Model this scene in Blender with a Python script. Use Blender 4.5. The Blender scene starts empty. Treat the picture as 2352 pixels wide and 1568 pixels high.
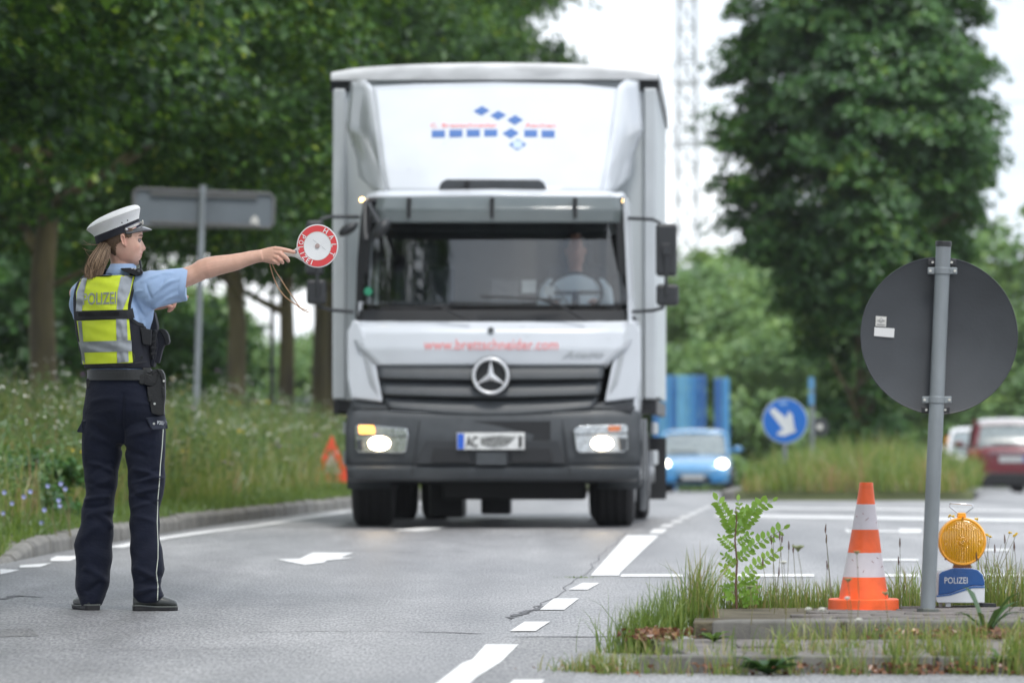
import bpy, bmesh, math, random
import numpy as np
from mathutils import Vector, Matrix, noise
from mathutils.bvhtree import BVHTree
R = math.radians
random.seed(7); RNG = np.random.default_rng(11)
SC = bpy.context.scene
COL = SC.collection

# ------------------------------------------------------------------ camera
CAM_H, F_PX, CX, CY, HZ = 0.84, 13067.0, 1176.0, 784.0, 965.0
PITCH = math.atan((HZ - CY) / F_PX)
cam_d = bpy.data.cameras.new('camera'); cam = bpy.data.objects.new('camera', cam_d); COL.objects.link(cam)
cam.location = (0, 0, CAM_H); cam.rotation_euler = (R(90) + PITCH, 0, 0)
cam_d.sensor_width = 36; cam_d.lens = 200; cam_d.clip_start = 0.5; cam_d.clip_end = 3000
cam_d.dof.use_dof = True; cam_d.dof.focus_distance = 24.6; cam_d.dof.aperture_fstop = 4.8
SC.camera = cam

# ------------------------------------------------------------------ sky and sun
SUN_EL, SUN_AZ = R(64), R(163)      # azimuth from +Y clockwise: behind the camera, a little to its right
w = bpy.data.worlds.new('World'); SC.world = w; w.use_nodes = True
nt = w.node_tree; nt.nodes.clear()
def N(t, kind, **kw):
    n = t.nodes.new(kind)
    for k, v in kw.items(): setattr(n, k, v)
    return n
out = N(nt, 'ShaderNodeOutputWorld'); bg = N(nt, 'ShaderNodeBackground'); bg.inputs['Strength'].default_value = 0.1
sky = N(nt, 'ShaderNodeTexSky', sky_type='NISHITA', sun_disc=False, sun_elevation=SUN_EL, sun_rotation=SUN_AZ)
tc = N(nt, 'ShaderNodeTexCoord'); mp = N(nt, 'ShaderNodeMapping'); mp.inputs['Scale'].default_value = (1, 1, 2.6); mp.inputs['Location'].default_value = (3.1, 0, 1.4)
nz = N(nt, 'ShaderNodeTexNoise'); nz.inputs['Scale'].default_value = 4.2; nz.inputs['Detail'].default_value = 6
nz.inputs['Roughness'].default_value = 0.55
cr = N(nt, 'ShaderNodeValToRGB')
cr.color_ramp.elements[0].position = 0.36; cr.color_ramp.elements[0].color = (5.0, 5.8, 7.0, 1)
cr.color_ramp.elements[1].position = 0.60; cr.color_ramp.elements[1].color = (10.8, 11.1, 11.5, 1)
mx = N(nt, 'ShaderNodeMix', data_type='RGBA'); mx.inputs['Factor'].default_value = 0.86
nt.links.new(tc.outputs['Generated'], mp.inputs['Vector']); nt.links.new(mp.outputs['Vector'], nz.inputs['Vector'])
nt.links.new(nz.outputs['Fac'], cr.inputs['Fac'])
nt.links.new(sky.outputs['Color'], mx.inputs['A']); nt.links.new(cr.outputs['Color'], mx.inputs['B'])
nt.links.new(mx.outputs['Result'], bg.inputs['Color']); nt.links.new(bg.outputs['Background'], out.inputs['Surface'])
sd = bpy.data.lights.new('sun', 'SUN'); sun = bpy.data.objects.new('sun', sd); COL.objects.link(sun)
sd.energy = 1.5; sd.angle = R(10); sd.color = (1, 0.965, 0.91)
sun.location = (-5, -20, 30)
sun.rotation_euler = Vector((math.sin(SUN_AZ) * math.cos(SUN_EL), math.cos(SUN_AZ) * math.cos(SUN_EL), math.sin(SUN_EL))).to_track_quat('Z', 'Y').to_euler()
SC.view_settings.view_transform = 'Standard'; SC.view_settings.look = 'None'
SC.view_settings.exposure = 0.74; SC.view_settings.gamma = 1.0; SC.view_settings.use_curve_mapping = False
SC.cycles.use_denoising = True
SC.cycles.max_bounces = 8; SC.cycles.transparent_max_bounces = 16; SC.cycles.diffuse_bounces = 3
SC.cycles.glossy_bounces = 3; SC.cycles.transmission_bounces = 6; SC.cycles.caustics_reflective = False
SC.cycles.caustics_refractive = False; SC.cycles.sample_clamp_indirect = 6

# ------------------------------------------------------------------ survey helpers
# measured picture positions (2352 x 1568 grid) turned into places at a known distance
_GY = np.array([-200, 42, 50, 62, 75, 87, 100, 130, 160, 220, 400, 3000], float)
_GZ = np.array([0, 0, -.018, -.075, -.15, -.28, -.45, -.81, -1.1, -1.4, -1.7, -3.0])
_fy = np.arange(-200, 3000, 1.0); _fz = np.interp(_fy, _GY, _GZ)
_fz = np.convolve(np.pad(_fz, 6, mode='edge'), np.ones(13) / 13, 'valid')
def gz(Y): return float(np.interp(Y, _fy, _fz))
def gzv(Y): return np.interp(Y, _fy, _fz)
_cp, _sp = math.cos(PITCH), math.sin(PITCH)
def P(x, y, Y):
    u = (x - CX) / F_PX; v = (CY - y) / F_PX
    dy = _cp - v * _sp; dz = _sp + v * _cp
    t = Y / dy
    return Vector((u * t, Y, CAM_H + dz * t))
def G(x, y, h=0.0):
    a, b = 8.0, 700.0
    for _ in range(50):
        m = (a + b) / 2
        if P(x, y, m).z - gz(m) - h > 0: a = m
        else: b = m
    return P(x, y, a)
def GP(x, Y, h=0.0):            # point on the ground at picture column x, distance Y
    return Vector(((x - CX) / F_PX * Y, Y, gz(Y) + h))

# ------------------------------------------------------------------ materials
MATS = {}
def mat(name, col, rough=0.6, metal=0.0, spec=0.5, var=0.12, vs=6.0, bump=0.0, bs=60.0, coat=0.0, emit=None, es=0.0,
        stretch=(1, 1, 1), col2=None, trans=0.0, sheen=0.0, sss=0.0, detail=4.0, bdist=0.01):
    if name in MATS: return MATS[name]
    m = bpy.data.materials.new(name); m.use_nodes = True; t = m.node_tree
    b = t.nodes['Principled BSDF']
    b.inputs['Roughness'].default_value = rough; b.inputs['Metallic'].default_value = metal
    b.inputs['Specular IOR Level'].default_value = spec
    if coat: b.inputs['Coat Weight'].default_value = coat; b.inputs['Coat Roughness'].default_value = 0.08
    if sheen: b.inputs['Sheen Weight'].default_value = sheen
    if sss:
        b.inputs['Subsurface Weight'].default_value = sss; b.inputs['Subsurface Radius'].default_value = (0.012, 0.005, 0.003)
        b.inputs['Subsurface Scale'].default_value = 1.0
    if trans: b.inputs['Transmission Weight'].default_value = trans
    tc = N(t, 'ShaderNodeTexCoord'); mp = N(t, 'ShaderNodeMapping'); mp.inputs['Scale'].default_value = stretch
    t.links.new(tc.outputs['Object'], mp.inputs['Vector'])
    nz = N(t, 'ShaderNodeTexNoise'); nz.inputs['Scale'].default_value = vs; nz.inputs['Detail'].default_value = detail
    t.links.new(mp.outputs['Vector'], nz.inputs['Vector'])
    r = N(t, 'ShaderNodeValToRGB'); r.color_ramp.elements[0].position = 0.3; r.color_ramp.elements[1].position = 0.7
    c = Vector(col); lo = c * (1 - var); hi = Vector(col2) if col2 else c * (1 + var)
    r.color_ramp.elements[0].color = (*lo, 1); r.color_ramp.elements[1].color = (*hi, 1)
    t.links.new(nz.outputs['Fac'], r.inputs['Fac']); t.links.new(r.outputs['Color'], b.inputs['Base Color'])
    mr = N(t, 'ShaderNodeMapRange'); mr.inputs['To Min'].default_value = max(0, rough - 0.08); mr.inputs['To Max'].default_value = min(1, rough + 0.08)
    t.links.new(nz.outputs['Fac'], mr.inputs['Value']); t.links.new(mr.outputs['Result'], b.inputs['Roughness'])
    if bump:
        n2 = N(t, 'ShaderNodeTexNoise'); n2.inputs['Scale'].default_value = bs; n2.inputs['Detail'].default_value = 5
        t.links.new(mp.outputs['Vector'], n2.inputs['Vector'])
        bp = N(t, 'ShaderNodeBump'); bp.inputs['Strength'].default_value = bump; bp.inputs['Distance'].default_value = bdist
        t.links.new(n2.outputs['Fac'], bp.inputs['Height']); t.links.new(bp.outputs['Normal'], b.inputs['Normal'])
    if emit:
        b.inputs['Emission Color'].default_value = (*emit, 1); b.inputs['Emission Strength'].default_value = es
    MATS[name] = m; return m

def leaf_mat(name, stops, trans=0.35, gloss=0.10, grough=0.35):
    """leaf: colour from the per-leaf tone attribute, part of the light passes through"""
    m = bpy.data.materials.new(name); m.use_nodes = True; t = m.node_tree; t.nodes.clear()
    o = N(t, 'ShaderNodeOutputMaterial'); at = N(t, 'ShaderNodeAttribute', attribute_name='tone')
    r = N(t, 'ShaderNodeValToRGB'); els = r.color_ramp.elements
    while len(els) < len(stops): els.new(0.5)
    for e, (p, c) in zip(els, stops): e.position = p; e.color = (*c, 1)
    t.links.new(at.outputs['Fac'], r.inputs['Fac'])
    d = N(t, 'ShaderNodeBsdfDiffuse'); tr = N(t, 'ShaderNodeBsdfTranslucent'); g = N(t, 'ShaderNodeBsdfGlossy')
    g.inputs['Roughness'].default_value = grough; g.inputs['Color'].default_value = (.9, .95, 1, 1)
    hs = N(t, 'ShaderNodeHueSaturation'); hs.inputs['Hue'].default_value = 0.48; hs.inputs['Value'].default_value = 1.5
    t.links.new(r.outputs['Color'], hs.inputs['Color'])
    t.links.new(r.outputs['Color'], d.inputs['Color']); t.links.new(hs.outputs['Color'], tr.inputs['Color'])
    a = N(t, 'ShaderNodeMixShader'); a.inputs[0].default_value = trans
    t.links.new(d.outputs[0], a.inputs[1]); t.links.new(tr.outputs[0], a.inputs[2])
    b = N(t, 'ShaderNodeMixShader'); b.inputs[0].default_value = gloss
    t.links.new(a.outputs[0], b.inputs[1]); t.links.new(g.outputs[0], b.inputs[2])
    t.links.new(b.outputs[0], o.inputs['Surface']); MATS[name] = m; return m

def glass_mat(name, tint=(.8, .85, .85), refl=1.0, ior=1.5):
    m = bpy.data.materials.new(name); m.use_nodes = True; t = m.node_tree; t.nodes.clear()
    o = N(t, 'ShaderNodeOutputMaterial'); f = N(t, 'ShaderNodeFresnel'); f.inputs['IOR'].default_value = ior
    ml = N(t, 'ShaderNodeMath', operation='MULTIPLY'); ml.inputs[1].default_value = refl; ml.use_clamp = True
    tr = N(t, 'ShaderNodeBsdfTransparent'); tr.inputs['Color'].default_value = (*tint, 1)
    g = N(t, 'ShaderNodeBsdfGlossy'); g.inputs['Roughness'].default_value = 0.01
    mxs = N(t, 'ShaderNodeMixShader'); t.links.new(f.outputs[0], ml.inputs[0]); t.links.new(ml.outputs[0], mxs.inputs[0])
    t.links.new(tr.outputs[0], mxs.inputs[1]); t.links.new(g.outputs[0], mxs.inputs[2]); t.links.new(mxs.outputs[0], o.inputs['Surface'])
    MATS[name] = m; return m

# ------------------------------------------------------------------ objects
ROOTM = {}
def link(o, parent=None):
    COL.objects.link(o)
    if parent is not None: o.parent = parent; ROOTM[o.name] = ROOTM.get(parent.name, Matrix.Identity(4))
    return o
def tag(o, label=None, cat=None, group=None, kind=None):
    if label: o['label'] = label
    if cat: o['category'] = cat
    if group: o['group'] = group
    if kind: o['kind'] = kind
    return o
def thing(name, label, cat, loc=(0, 0, 0), rot=(0, 0, 0), group=None):
    o = bpy.data.objects.new(name, None); COL.objects.link(o); o.empty_display_size = 0.2
    o.location = loc; o.rotation_euler = rot
    ROOTM[o.name] = Matrix.LocRotScale(Vector(loc), __import__('mathutils').Euler(rot), None)
    return tag(o, label, cat, group)
def copy_tree(o, parent=None):
    c = o.copy(); COL.objects.link(c)
    if parent is not None: c.parent = parent
    for ch in [k for k in bpy.data.objects if k.parent == o]: copy_tree(ch, c)
    return c
def mesh_from(name, V, Fc, m=None, parent=None, world=False, smooth=False, tone=None, kind=None, mod=None):
    me = bpy.data.meshes.new(name)
    if isinstance(V, np.ndarray) and isinstance(Fc, np.ndarray):
        me.vertices.add(len(V)); me.vertices.foreach_set('co', V.astype(np.float32).ravel())
        k = Fc.shape[1]; me.loops.add(Fc.size); me.loops.foreach_set('vertex_index', Fc.astype(np.int32).ravel())
        me.polygons.add(len(Fc)); me.polygons.foreach_set('loop_start', np.arange(0, Fc.size, k, dtype=np.int32))
        me.update(calc_edges=True)
    else:
        me.from_pydata([tuple(v) for v in V], [], Fc); me.update()
    if smooth: me.polygons.foreach_set('use_smooth', np.ones(len(me.polygons), bool))
    if tone is not None:
        at = me.attributes.new('tone', 'FLOAT', 'POINT'); at.data.foreach_set('value', np.asarray(tone, np.float32))
    if m is not None: me.materials.append(m)
    o = bpy.data.objects.new(name, me); link(o, parent)
    if world and parent is not None: me.transform(ROOTM[o.name].inverted())
    if kind: o['kind'] = kind
    return o

class MB:
    def __init__(s): s.v = []; s.f = []; s.sm = []
    def add(s, V, Fc, sm=False):
        b = len(s.v); s.v += [Vector(p) for p in V]; s.f += [tuple(i + b for i in f) for f in Fc]; s.sm += [sm] * len(Fc); return s
    def box(s, c, d, rot=None, taper=1.0):
        V = []
        for z in (-1, 1):
            for y in (-1, 1):
                for x in (-1, 1):
                    k = taper if z > 0 else 1
                    p = Vector((x * d[0] / 2 * k, y * d[1] / 2 * k, z * d[2] / 2))
                    if rot is not None: p = rot @ p
                    V.append(p + Vector(c))
        return s.add(V, [(0, 2, 3, 1), (4, 5, 7, 6), (0, 1, 5, 4), (2, 6, 7, 3), (0, 4, 6, 2), (1, 3, 7, 5)])
    def tube(s, pts, rad, n=8, cap=True, flat=1.0, up=None):
        pts = [Vector(p) for p in pts]; m = len(pts)
        rad = rad if hasattr(rad, '__len__') else [rad] * m
        V = []; prev = None
        for i, p in enumerate(pts):
            t = (pts[min(i + 1, m - 1)] - pts[max(i - 1, 0)]).normalized()
            a = up if up is not None else (prev if prev is not None else (Vector((0, 0, 1)) if abs(t.z) < .9 else Vector((1, 0, 0))))
            u = (Vector(a) - t * Vector(a).dot(t)); u = u.normalized() if u.length > 1e-6 else t.orthogonal().normalized()
            prev = u; w_ = t.cross(u)
            for k in range(n):
                an = 2 * math.pi * k / n
                V.append(p + (u * math.cos(an) + w_ * math.sin(an) * flat) * rad[i])
        Fc = []
        for i in range(m - 1):
            for k in range(n):
                Fc.append((i * n + k, i * n + (k + 1) % n, (i + 1) * n + (k + 1) % n, (i + 1) * n + k))
        s.add(V, Fc, True)
        if cap:
            b = len(s.v) - len(V)
            s.f += [tuple(b + k for k in reversed(range(n))), tuple(b + (m - 1) * n + k for k in range(n))]; s.sm += [False, False]
        return s
    def loft(s, rings, cap=True, sm=True, closed=True):
        n = len(rings[0]); m = len(rings); V = [p for r in rings for p in r]; Fc = []
        for i in range(m - 1):
            for k in range(n if closed else n - 1):
                Fc.append((i * n + k, i * n + (k + 1) % n, (i + 1) * n + (k + 1) % n, (i + 1) * n + k))
        s.add(V, Fc, sm)
        if cap and closed:
            b = len(s.v) - len(V)
            s.f += [tuple(b + k for k in reversed(range(n))), tuple(b + (m - 1) * n + k for k in range(n))]; s.sm += [False, False]
        return s
    def prism(s, pts, vec):
        n = len(pts); vec = Vector(vec); pts = [Vector(p) for p in pts]
        V = pts + [p + vec for p in pts]
        return s.add(V, [tuple(range(n)), tuple(reversed(range(n, 2 * n)))] + [(k, n + k, n + (k + 1) % n, (k + 1) % n) for k in range(n)])
    def ball(s, c, r, nu=12, nv=8, sc=(1, 1, 1), rot=None):
        rings = []
        for i in range(nv + 1):
            a = math.pi * (i + 0.02) / (nv + 0.04) ; z = math.cos(a); rr = math.sin(a)
            ring = []
            for k in range(nu):
                b = 2 * math.pi * k / nu; p = Vector((rr * math.cos(b) * r * sc[0], rr * math.sin(b) * r * sc[1], -z * r * sc[2]))
                if rot is not None: p = rot @ p
                ring.append(p + Vector(c))
            rings.append(ring)
        return s.loft(rings)
    def build(s, name, m=None, parent=None, world=False, bevel=0, seg=2, kind=None, solid=0):
        o = mesh_from(name, s.v, s.f, m, parent, world, kind=kind)
        me = o.data
        bm = bmesh.new(); bm.from_mesh(me); bmesh.ops.recalc_face_normals(bm, faces=bm.faces[:]) if not solid else None; bm.to_mesh(me); bm.free()
        me.polygons.foreach_set('use_smooth', np.array(s.sm, bool)) if len(s.sm) == len(me.polygons) else None
        if any(s.sm): me.set_sharp_from_angle(angle=R(48))
        if solid:
            md = o.modifiers.new('solid', 'SOLIDIFY'); md.thickness = solid; md.offset = 0
        if bevel:
            md = o.modifiers.new('bevel', 'BEVEL'); md.width = bevel; md.segments = seg; md.limit_method = 'ANGLE'; md.angle_limit = R(35); md.harden_normals = True
        return o

def text_geo(s, bold=0.0, shear=0.0):
    """flat lettering: vertices in 0..1 x 0..1 of its own bounding box, faces, aspect"""
    cu = bpy.data.curves.new('txt', 'FONT'); cu.body = s; cu.size = 1; cu.offset = bold; cu.shear = shear; cu.resolution_u = 3
    o = bpy.data.objects.new('txt', cu); COL.objects.link(o)
    dg = bpy.context.evaluated_depsgraph_get(); me = bpy.data.meshes.new_from_object(o.evaluated_get(dg))
    V = np.array([v.co[:] for v in me.vertices]); Fc = [tuple(p.vertices) for p in me.polygons]
    bpy.data.objects.remove(o); bpy.data.curves.remove(cu); bpy.data.meshes.remove(me)
    lo = V.min(0); hi = V.max(0); V = V - lo; asp = (hi[0] - lo[0]) / (hi[1] - lo[1])
    V[:, 0] /= (hi[0] - lo[0]); V[:, 1] /= (hi[1] - lo[1]); return V, Fc, asp
def lettering(name, s, m, parent, fn, bold=0.0, shear=0.0, world=True):
    V, Fc, _ = text_geo(s, bold, shear)
    return mesh_from(name, [fn(v[0], v[1]) for v in V], Fc, m, parent, world)

# shared paints and metals
ASPH = mat('asphalt_dark', (.05, .05, .052), .8)
WHITE = mat('white_paint', (.80, .81, .82), .35, coat=.4, var=.03, vs=2)
BLACKP = mat('black_plastic', (.018, .019, .021), .45, var=.2, vs=30)
GREYP = mat('grey_plastic', (.045, .048, .052), .5, var=.15, vs=8, bump=.1, bs=200)
RUBBER = mat('rubber', (.012, .012, .013), .8, var=.25, vs=20)
GALV = mat('galvanised_steel', (.24, .265, .28), .55, .35, var=.18, vs=9, stretch=(1, 1, .35), bump=.08, bs=120)
CHROME = mat('chrome', (.75, .76, .78), .15, 1.0, var=.05)
STEELD = mat('dark_steel', (.06, .06, .065), .5, .6)
# ================================================================== road, ground, kerbs
KERB = [G(0, 1296), G(102, 1273), G(168, 1262), G(366, 1226), G(527, 1200.6), G(637, 1188), G(798, 1168)]
_ky = [-40] + [p.y for p in KERB] + [p.y + 0 for p in []]; _kx = [KERB[0].x - 3.6] + [p.x for p in KERB]
_ky += [120, 260, 900]; _kx += [_kx[-1] + (120 - _ky[-4 + 0]) * .0546 if False else KERB[-1].x + (120 - KERB[-1].y) * .0546,
                               KERB[-1].x + (260 - KERB[-1].y) * .0546, KERB[-1].x + (900 - KERB[-1].y) * .0546]
def kx(Y): return float(np.interp(Y, _ky, _kx))
def kxv(Y): return np.interp(Y, _ky, _kx)

def asphalt():
    m = bpy.data.materials.new('road_asphalt'); m.use_nodes = True; t = m.node_tree; b = t.nodes['Principled BSDF']
    tc = N(t, 'ShaderNodeTexCoord')
    def noise_(scale, st=(1, 1, 1), det=4, rough=.5):
        mp = N(t, 'ShaderNodeMapping'); mp.inputs['Scale'].default_value = st
        n = N(t, 'ShaderNodeTexNoise'); n.inputs['Scale'].default_value = scale; n.inputs['Detail'].default_value = det; n.inputs['Roughness'].default_value = rough
        t.links.new(tc.outputs['Object'], mp.inputs['Vector']); t.links.new(mp.outputs['Vector'], n.inputs['Vector']); return n
    big = noise_(.5, (1.6, .35, 1), 3); mid = noise_(5, (1, .16, 1), 6, .7); fine = noise_(95, (1, .085, 1), 3, .75)
    r1 = N(t, 'ShaderNodeValToRGB'); r1.color_ramp.elements[0].color = (.20, .203, .21, 1); r1.color_ramp.elements[1].color = (.30, .30, .305, 1)
    r1.color_ramp.elements[0].position = .3; r1.color_ramp.elements[1].position = .7
    t.links.new(big.outputs['Fac'], r1.inputs['Fac'])
    trk = noise_(1.1, (1.3, .035, 1), 2); rt = N(t, 'ShaderNodeValToRGB'); rt.color_ramp.elements[0].color = (.80, .80, .81, 1); rt.color_ramp.elements[1].color = (1.1, 1.1, 1.1, 1); rt.color_ramp.elements[0].position = .38; rt.color_ramp.elements[1].position = .62; t.links.new(trk.outputs['Fac'], rt.inputs['Fac'])
    m0 = N(t, 'ShaderNodeMix', data_type='RGBA', blend_type='MULTIPLY'); m0.inputs['Factor'].default_value = 1; t.links.new(r1.outputs[0], m0.inputs['A']); t.links.new(rt.outputs[0], m0.inputs['B'])
    r2 = N(t, 'ShaderNodeValToRGB'); r2.color_ramp.elements[0].color = (.75, .75, .75, 1); r2.color_ramp.elements[1].color = (1.2, 1.2, 1.2, 1)
    r2.color_ramp.elements[0].position = .3; r2.color_ramp.elements[1].position = .7
    t.links.new(mid.outputs['Fac'], r2.inputs['Fac'])
    r3 = N(t, 'ShaderNodeValToRGB'); r3.color_ramp.elements[0].color = (.33, .33, .34, 1); r3.color_ramp.elements[1].color = (1.75, 1.73, 1.70, 1)
    r3.color_ramp.elements[0].position = .33; r3.color_ramp.elements[1].position = .67
    t.links.new(fine.outputs['Fac'], r3.inputs['Fac'])
    m1 = N(t, 'ShaderNodeMix', data_type='RGBA', blend_type='MULTIPLY'); m1.inputs['Factor'].default_value = .8
    m2 = N(t, 'ShaderNodeMix', data_type='RGBA', blend_type='MULTIPLY'); m2.inputs['Factor'].default_value = .9
    t.links.new(m0.outputs['Result'], m1.inputs['A']); t.links.new(r2.outputs[0], m1.inputs['B'])
    t.links.new(m1.outputs['Result'], m2.inputs['A']); t.links.new(r3.outputs[0], m2.inputs['B'])
    t.links.new(m2.outputs['Result'], b.inputs['Base Color'])
    mr = N(t, 'ShaderNodeMapRange'); mr.inputs['To Min'].default_value = .38; mr.inputs['To Max'].default_value = .54
    t.links.new(mid.outputs['Fac'], mr.inputs['Value']); t.links.new(mr.outputs['Result'], b.inputs['Roughness'])
    bp = N(t, 'ShaderNodeBump'); bp.inputs['Strength'].default_value = .16; bp.inputs['Distance'].default_value = .003
    t.links.new(fine.outputs['Fac'], bp.inputs['Height']); t.links.new(bp.outputs['Normal'], b.inputs['Normal'])
    b.inputs['Specular IOR Level'].default_value = .5
    return m
MROAD = asphalt()
MGRND = mat('meadow_soil', (.045, .06, .018), .95, var=.35, vs=1.2, col2=(.085, .10, .03), bump=.4, bs=20, bdist=.03)
MSOIL = mat('dry_soil', (.09, .075, .05), .95, var=.4, vs=5, col2=(.16, .14, .09), bump=.5, bs=40, bdist=.02)
MCONC = mat('kerb_concrete', (.17, .165, .15), .85, var=.3, vs=7, bump=.35, bs=90, bdist=.006)
MPAV = mat('weathered_paving', (.17, .155, .145), .85, var=.35, vs=9, bump=.4, bs=70, bdist=.01)
MMARK = mat('road_marking_paint', (.72, .72, .71), .55, var=.12, vs=14, stretch=(1, .3, 1), bump=.2, bs=150, bdist=.003)

Ys = np.concatenate([np.arange(-60, 200, 2.0), np.arange(200, 420, 10.0)])
def strip(name, xl, xr, m, h=0.0, nx=6, kind='structure', parent=None, ys=Ys, zadd=None, cuts=None):
    V = []; n = nx + 1
    for Y in ys:
        a, b = xl(Y), xr(Y)
        for i in range(n):
            x = a + (b - a) * i / nx; z = gz(Y) + h + (zadd(x, Y, i / nx) if zadd else 0); V.append((x, Y, z))
    Fc = np.array([(j * n + i, j * n + i + 1, (j + 1) * n + i + 1, (j + 1) * n + i) for j in range(len(ys) - 1) for i in range(nx)])
    return mesh_from(name, np.array(V), Fc, m, parent, kind=kind, smooth=True)
gY = np.concatenate([np.arange(-150, 300, 5.0), np.arange(300, 1500, 60.0)])
strip('ground', lambda Y: -400, lambda Y: 400, MGRND, h=-.06, nx=8, ys=gY)
road = strip('road', kx, lambda Y: kx(Y) + 24, MROAD, nx=10, ys=np.arange(-60, 330, 2.0))

# left verge behind the kerb
def vz(x, Y, f): return .11 * min(1, max(.25, (Y - 33.5) / 2.0)) + .10 * f + .03 * noise.noise(Vector((x * .8, Y * .8, 0)))
strip('verge', lambda Y: kx(Y) - 9, lambda Y: kx(Y) - .12, MGRND, nx=8, ys=np.arange(30, 260, 1.0), zadd=lambda x, Y, f: vz(x, Y, 1 - f))
def verge_h(x, Y):
    f = np.clip((kxv(Y) - .12 - x) / 8.9, 0, 1); return gzv(Y) + .11 * np.clip((Y - 33.5) / 2, .25, 1) + .10 * f

# kerb stones along the left verge
kerb = MB(); _ks = []
Y = 31.2; first = None
while Y < 110:
    L = random.uniform(.94, 1.0) if Y < 75 else 3.0
    a, b = Vector((kx(Y), Y, 0)), Vector((kx(Y + L), Y + L, 0))
    d = (b - a).normalized(); nrm = Vector((-d.y, d.x, 0))
    h0 = .112 * min(1, max(.12, (Y - 33.6) / 1.8)); h1 = .112 * min(1, max(.12, (Y + L - 33.6) / 1.8)); j = random.uniform(-.008, .008)
    b2 = b - d * .018
    V = []
    for q, h, zz in ((a, h0, gz(a.y)), (b2, h1, gz(b2.y))):
        for off, hh in ((0, -.12), (0.012, h - .03 + j), (.04, h + j), (.15, h + j), (.15, -.12)):
            p = q + nrm * off; V.append((p.x, p.y, zz + hh))
    Fc = [(k, (k + 1) % 5, 5 + (k + 1) % 5, 5 + k) for k in range(5)] + [(0, 1, 2, 3, 4), (9, 8, 7, 6, 5)]
    _ks.append((V, Fc)); Y += L
kr = bpy.data.objects.new('kerb', None); COL.objects.link(kr); kr['kind'] = 'structure'; ROOTM['kerb'] = Matrix.Identity(4)
for V, Fc in _ks: mesh_from('kerb_stone', V, Fc, MCONC, kr).modifiers.new('b', 'BEVEL').width = .006

# ---- painted markings, each its own sheet 4 mm above the asphalt
def mark(name, pts, ground=True, h=.004, m=None):
    V = [G(x, y, h) for x, y in pts] if ground else pts
    return mesh_from(name, V, [tuple(range(len(V)))], m or MMARK, road)
def linepts(ptsV, w):               # a stripe of width w along measured centre points
    c = [G(x, y) for x, y in ptsV]; V = []
    for i, p in enumerate(c):
        d = (c[min(i + 1, len(c) - 1)] - c[max(i - 1, 0)]); n = Vector((-d.y, d.x, 0)).normalized() * w / 2
        V += [p + n, p - n]
    for v in V: v.z = gz(v.y) + .004
    return V, [(2 * i, 2 * i + 1, 2 * i + 3, 2 * i + 2) for i in range(len(c) - 1)]
def stripe(name, ptsV, w):
    V, Fc = linepts(ptsV, w); return mesh_from(name, V, Fc, MMARK, road)
stripe('edge_line', [(262, 1258), (366, 1237.5), (470, 1222), (586, 1208), (700, 1190), (802, 1174)], .13)
e0 = G(802, 1174); V = []
for Y in np.arange(e0.y + 1, 200, 3): x = kx(Y) + .28; V += [(x, Y, gz(Y) + .004), (x + .12, Y, gz(Y) + .004)]
mesh_from('edge_line', V, [(2 * i, 2 * i + 1, 2 * i + 3, 2 * i + 2) for i in range(len(V) // 2 - 1)], MMARK, road)
for pts in ([(0, 1306), (45, 1307.5), (22, 1314), (0, 1318)], [(46, 1297), (118, 1292), (93, 1301), (45, 1303)],
            [(116, 1282), (130, 1276), (190, 1276), (160, 1287), (116, 1287.5)], [(196, 1269), (214, 1263), (252, 1262), (236, 1270)]):
    mark('edge_dash', pts)
# right boundary: blocks, the solid piece, the long near piece
mark('lane_line', [(995, 1572), (1062, 1520), (1085, 1512), (1115, 1478), (1192, 1478), (1150, 1520), (1092, 1556), (1078, 1572)])
for pts in ([(1171, 1448), (1205, 1426), (1264, 1426), (1230, 1448)], [(1240, 1399), (1272, 1373), (1330, 1373), (1296, 1399)],
            [(1306, 1353), (1337, 1337.5), (1378, 1337.5), (1350, 1353)]):
    mark('lane_dash', pts)
mark('lane_line', [(1356, 1321), (1440, 1228.5), (1514, 1228.5), (1478, 1262), (1425, 1314), (1421, 1321)])
cy_ = [(1490, 1534, 1224, 1214), (1513, 1552, 1210, 1203), (1537, 1573, 1200, 1194), (1555, 1590, 1190, 1184.5), (1576, 1606, 1181, 1176.5), (1594, 1622, 1173, 1169), (1610, 1636, 1166, 1162.5)]
for a, b, y0, y1 in cy_: mark('lane_dash', [(a, y0), (a + 12, y1), (b, y1), (b - 12, y0)])
for a, b in ((1425, 1567), (1665, 1869), (2018, 2110), (2248, 2360)): mark('wait_line', [(a, 1323.5), (a + 3, 1317.5), (b, 1317.5), (b + 2, 1323.5)])
mark('cross_line', [(1640, 1186), (1650, 1180), (2400, 1192), (2400, 1198)])
mark('cross_line', [(1700, 1166), (1705, 1163), (2400, 1172), (2400, 1175)])
for a, b, y in ((2012, 2110, 1285), (2250, 2320, 1262)): mark('cross_line', [(a, y + 2), (a, y - 2), (b, y - 2), (b, y + 2)])
mark('direction_arrow', [(1941, 1213), (1957, 1219), (1957, 1216.5), (2066, 1218), (2066, 1213), (2117, 1214), (2117, 1223), (2066, 1223), (2066, 1221), (1957, 1220.5), (1945, 1222)])
mark('direction_arrow', [(635, 1283.5), (688, 1282), (718, 1268), (812, 1268.5), (783, 1279), (812, 1280.5), (750, 1286), (745, 1291), (700, 1296.5), (668, 1290)])
mark('direction_arrow', [(898, 1217), (944, 1213), (968, 1208.5), (1030, 1208), (1003, 1215), (960, 1219)])
mark('cross_line', [(1165, 1572), (1180, 1559), (1252, 1559), (1240, 1572)])
MTAR = mat('tar_seam', (.085, .085, .09), .6, var=.3, vs=20)
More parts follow.
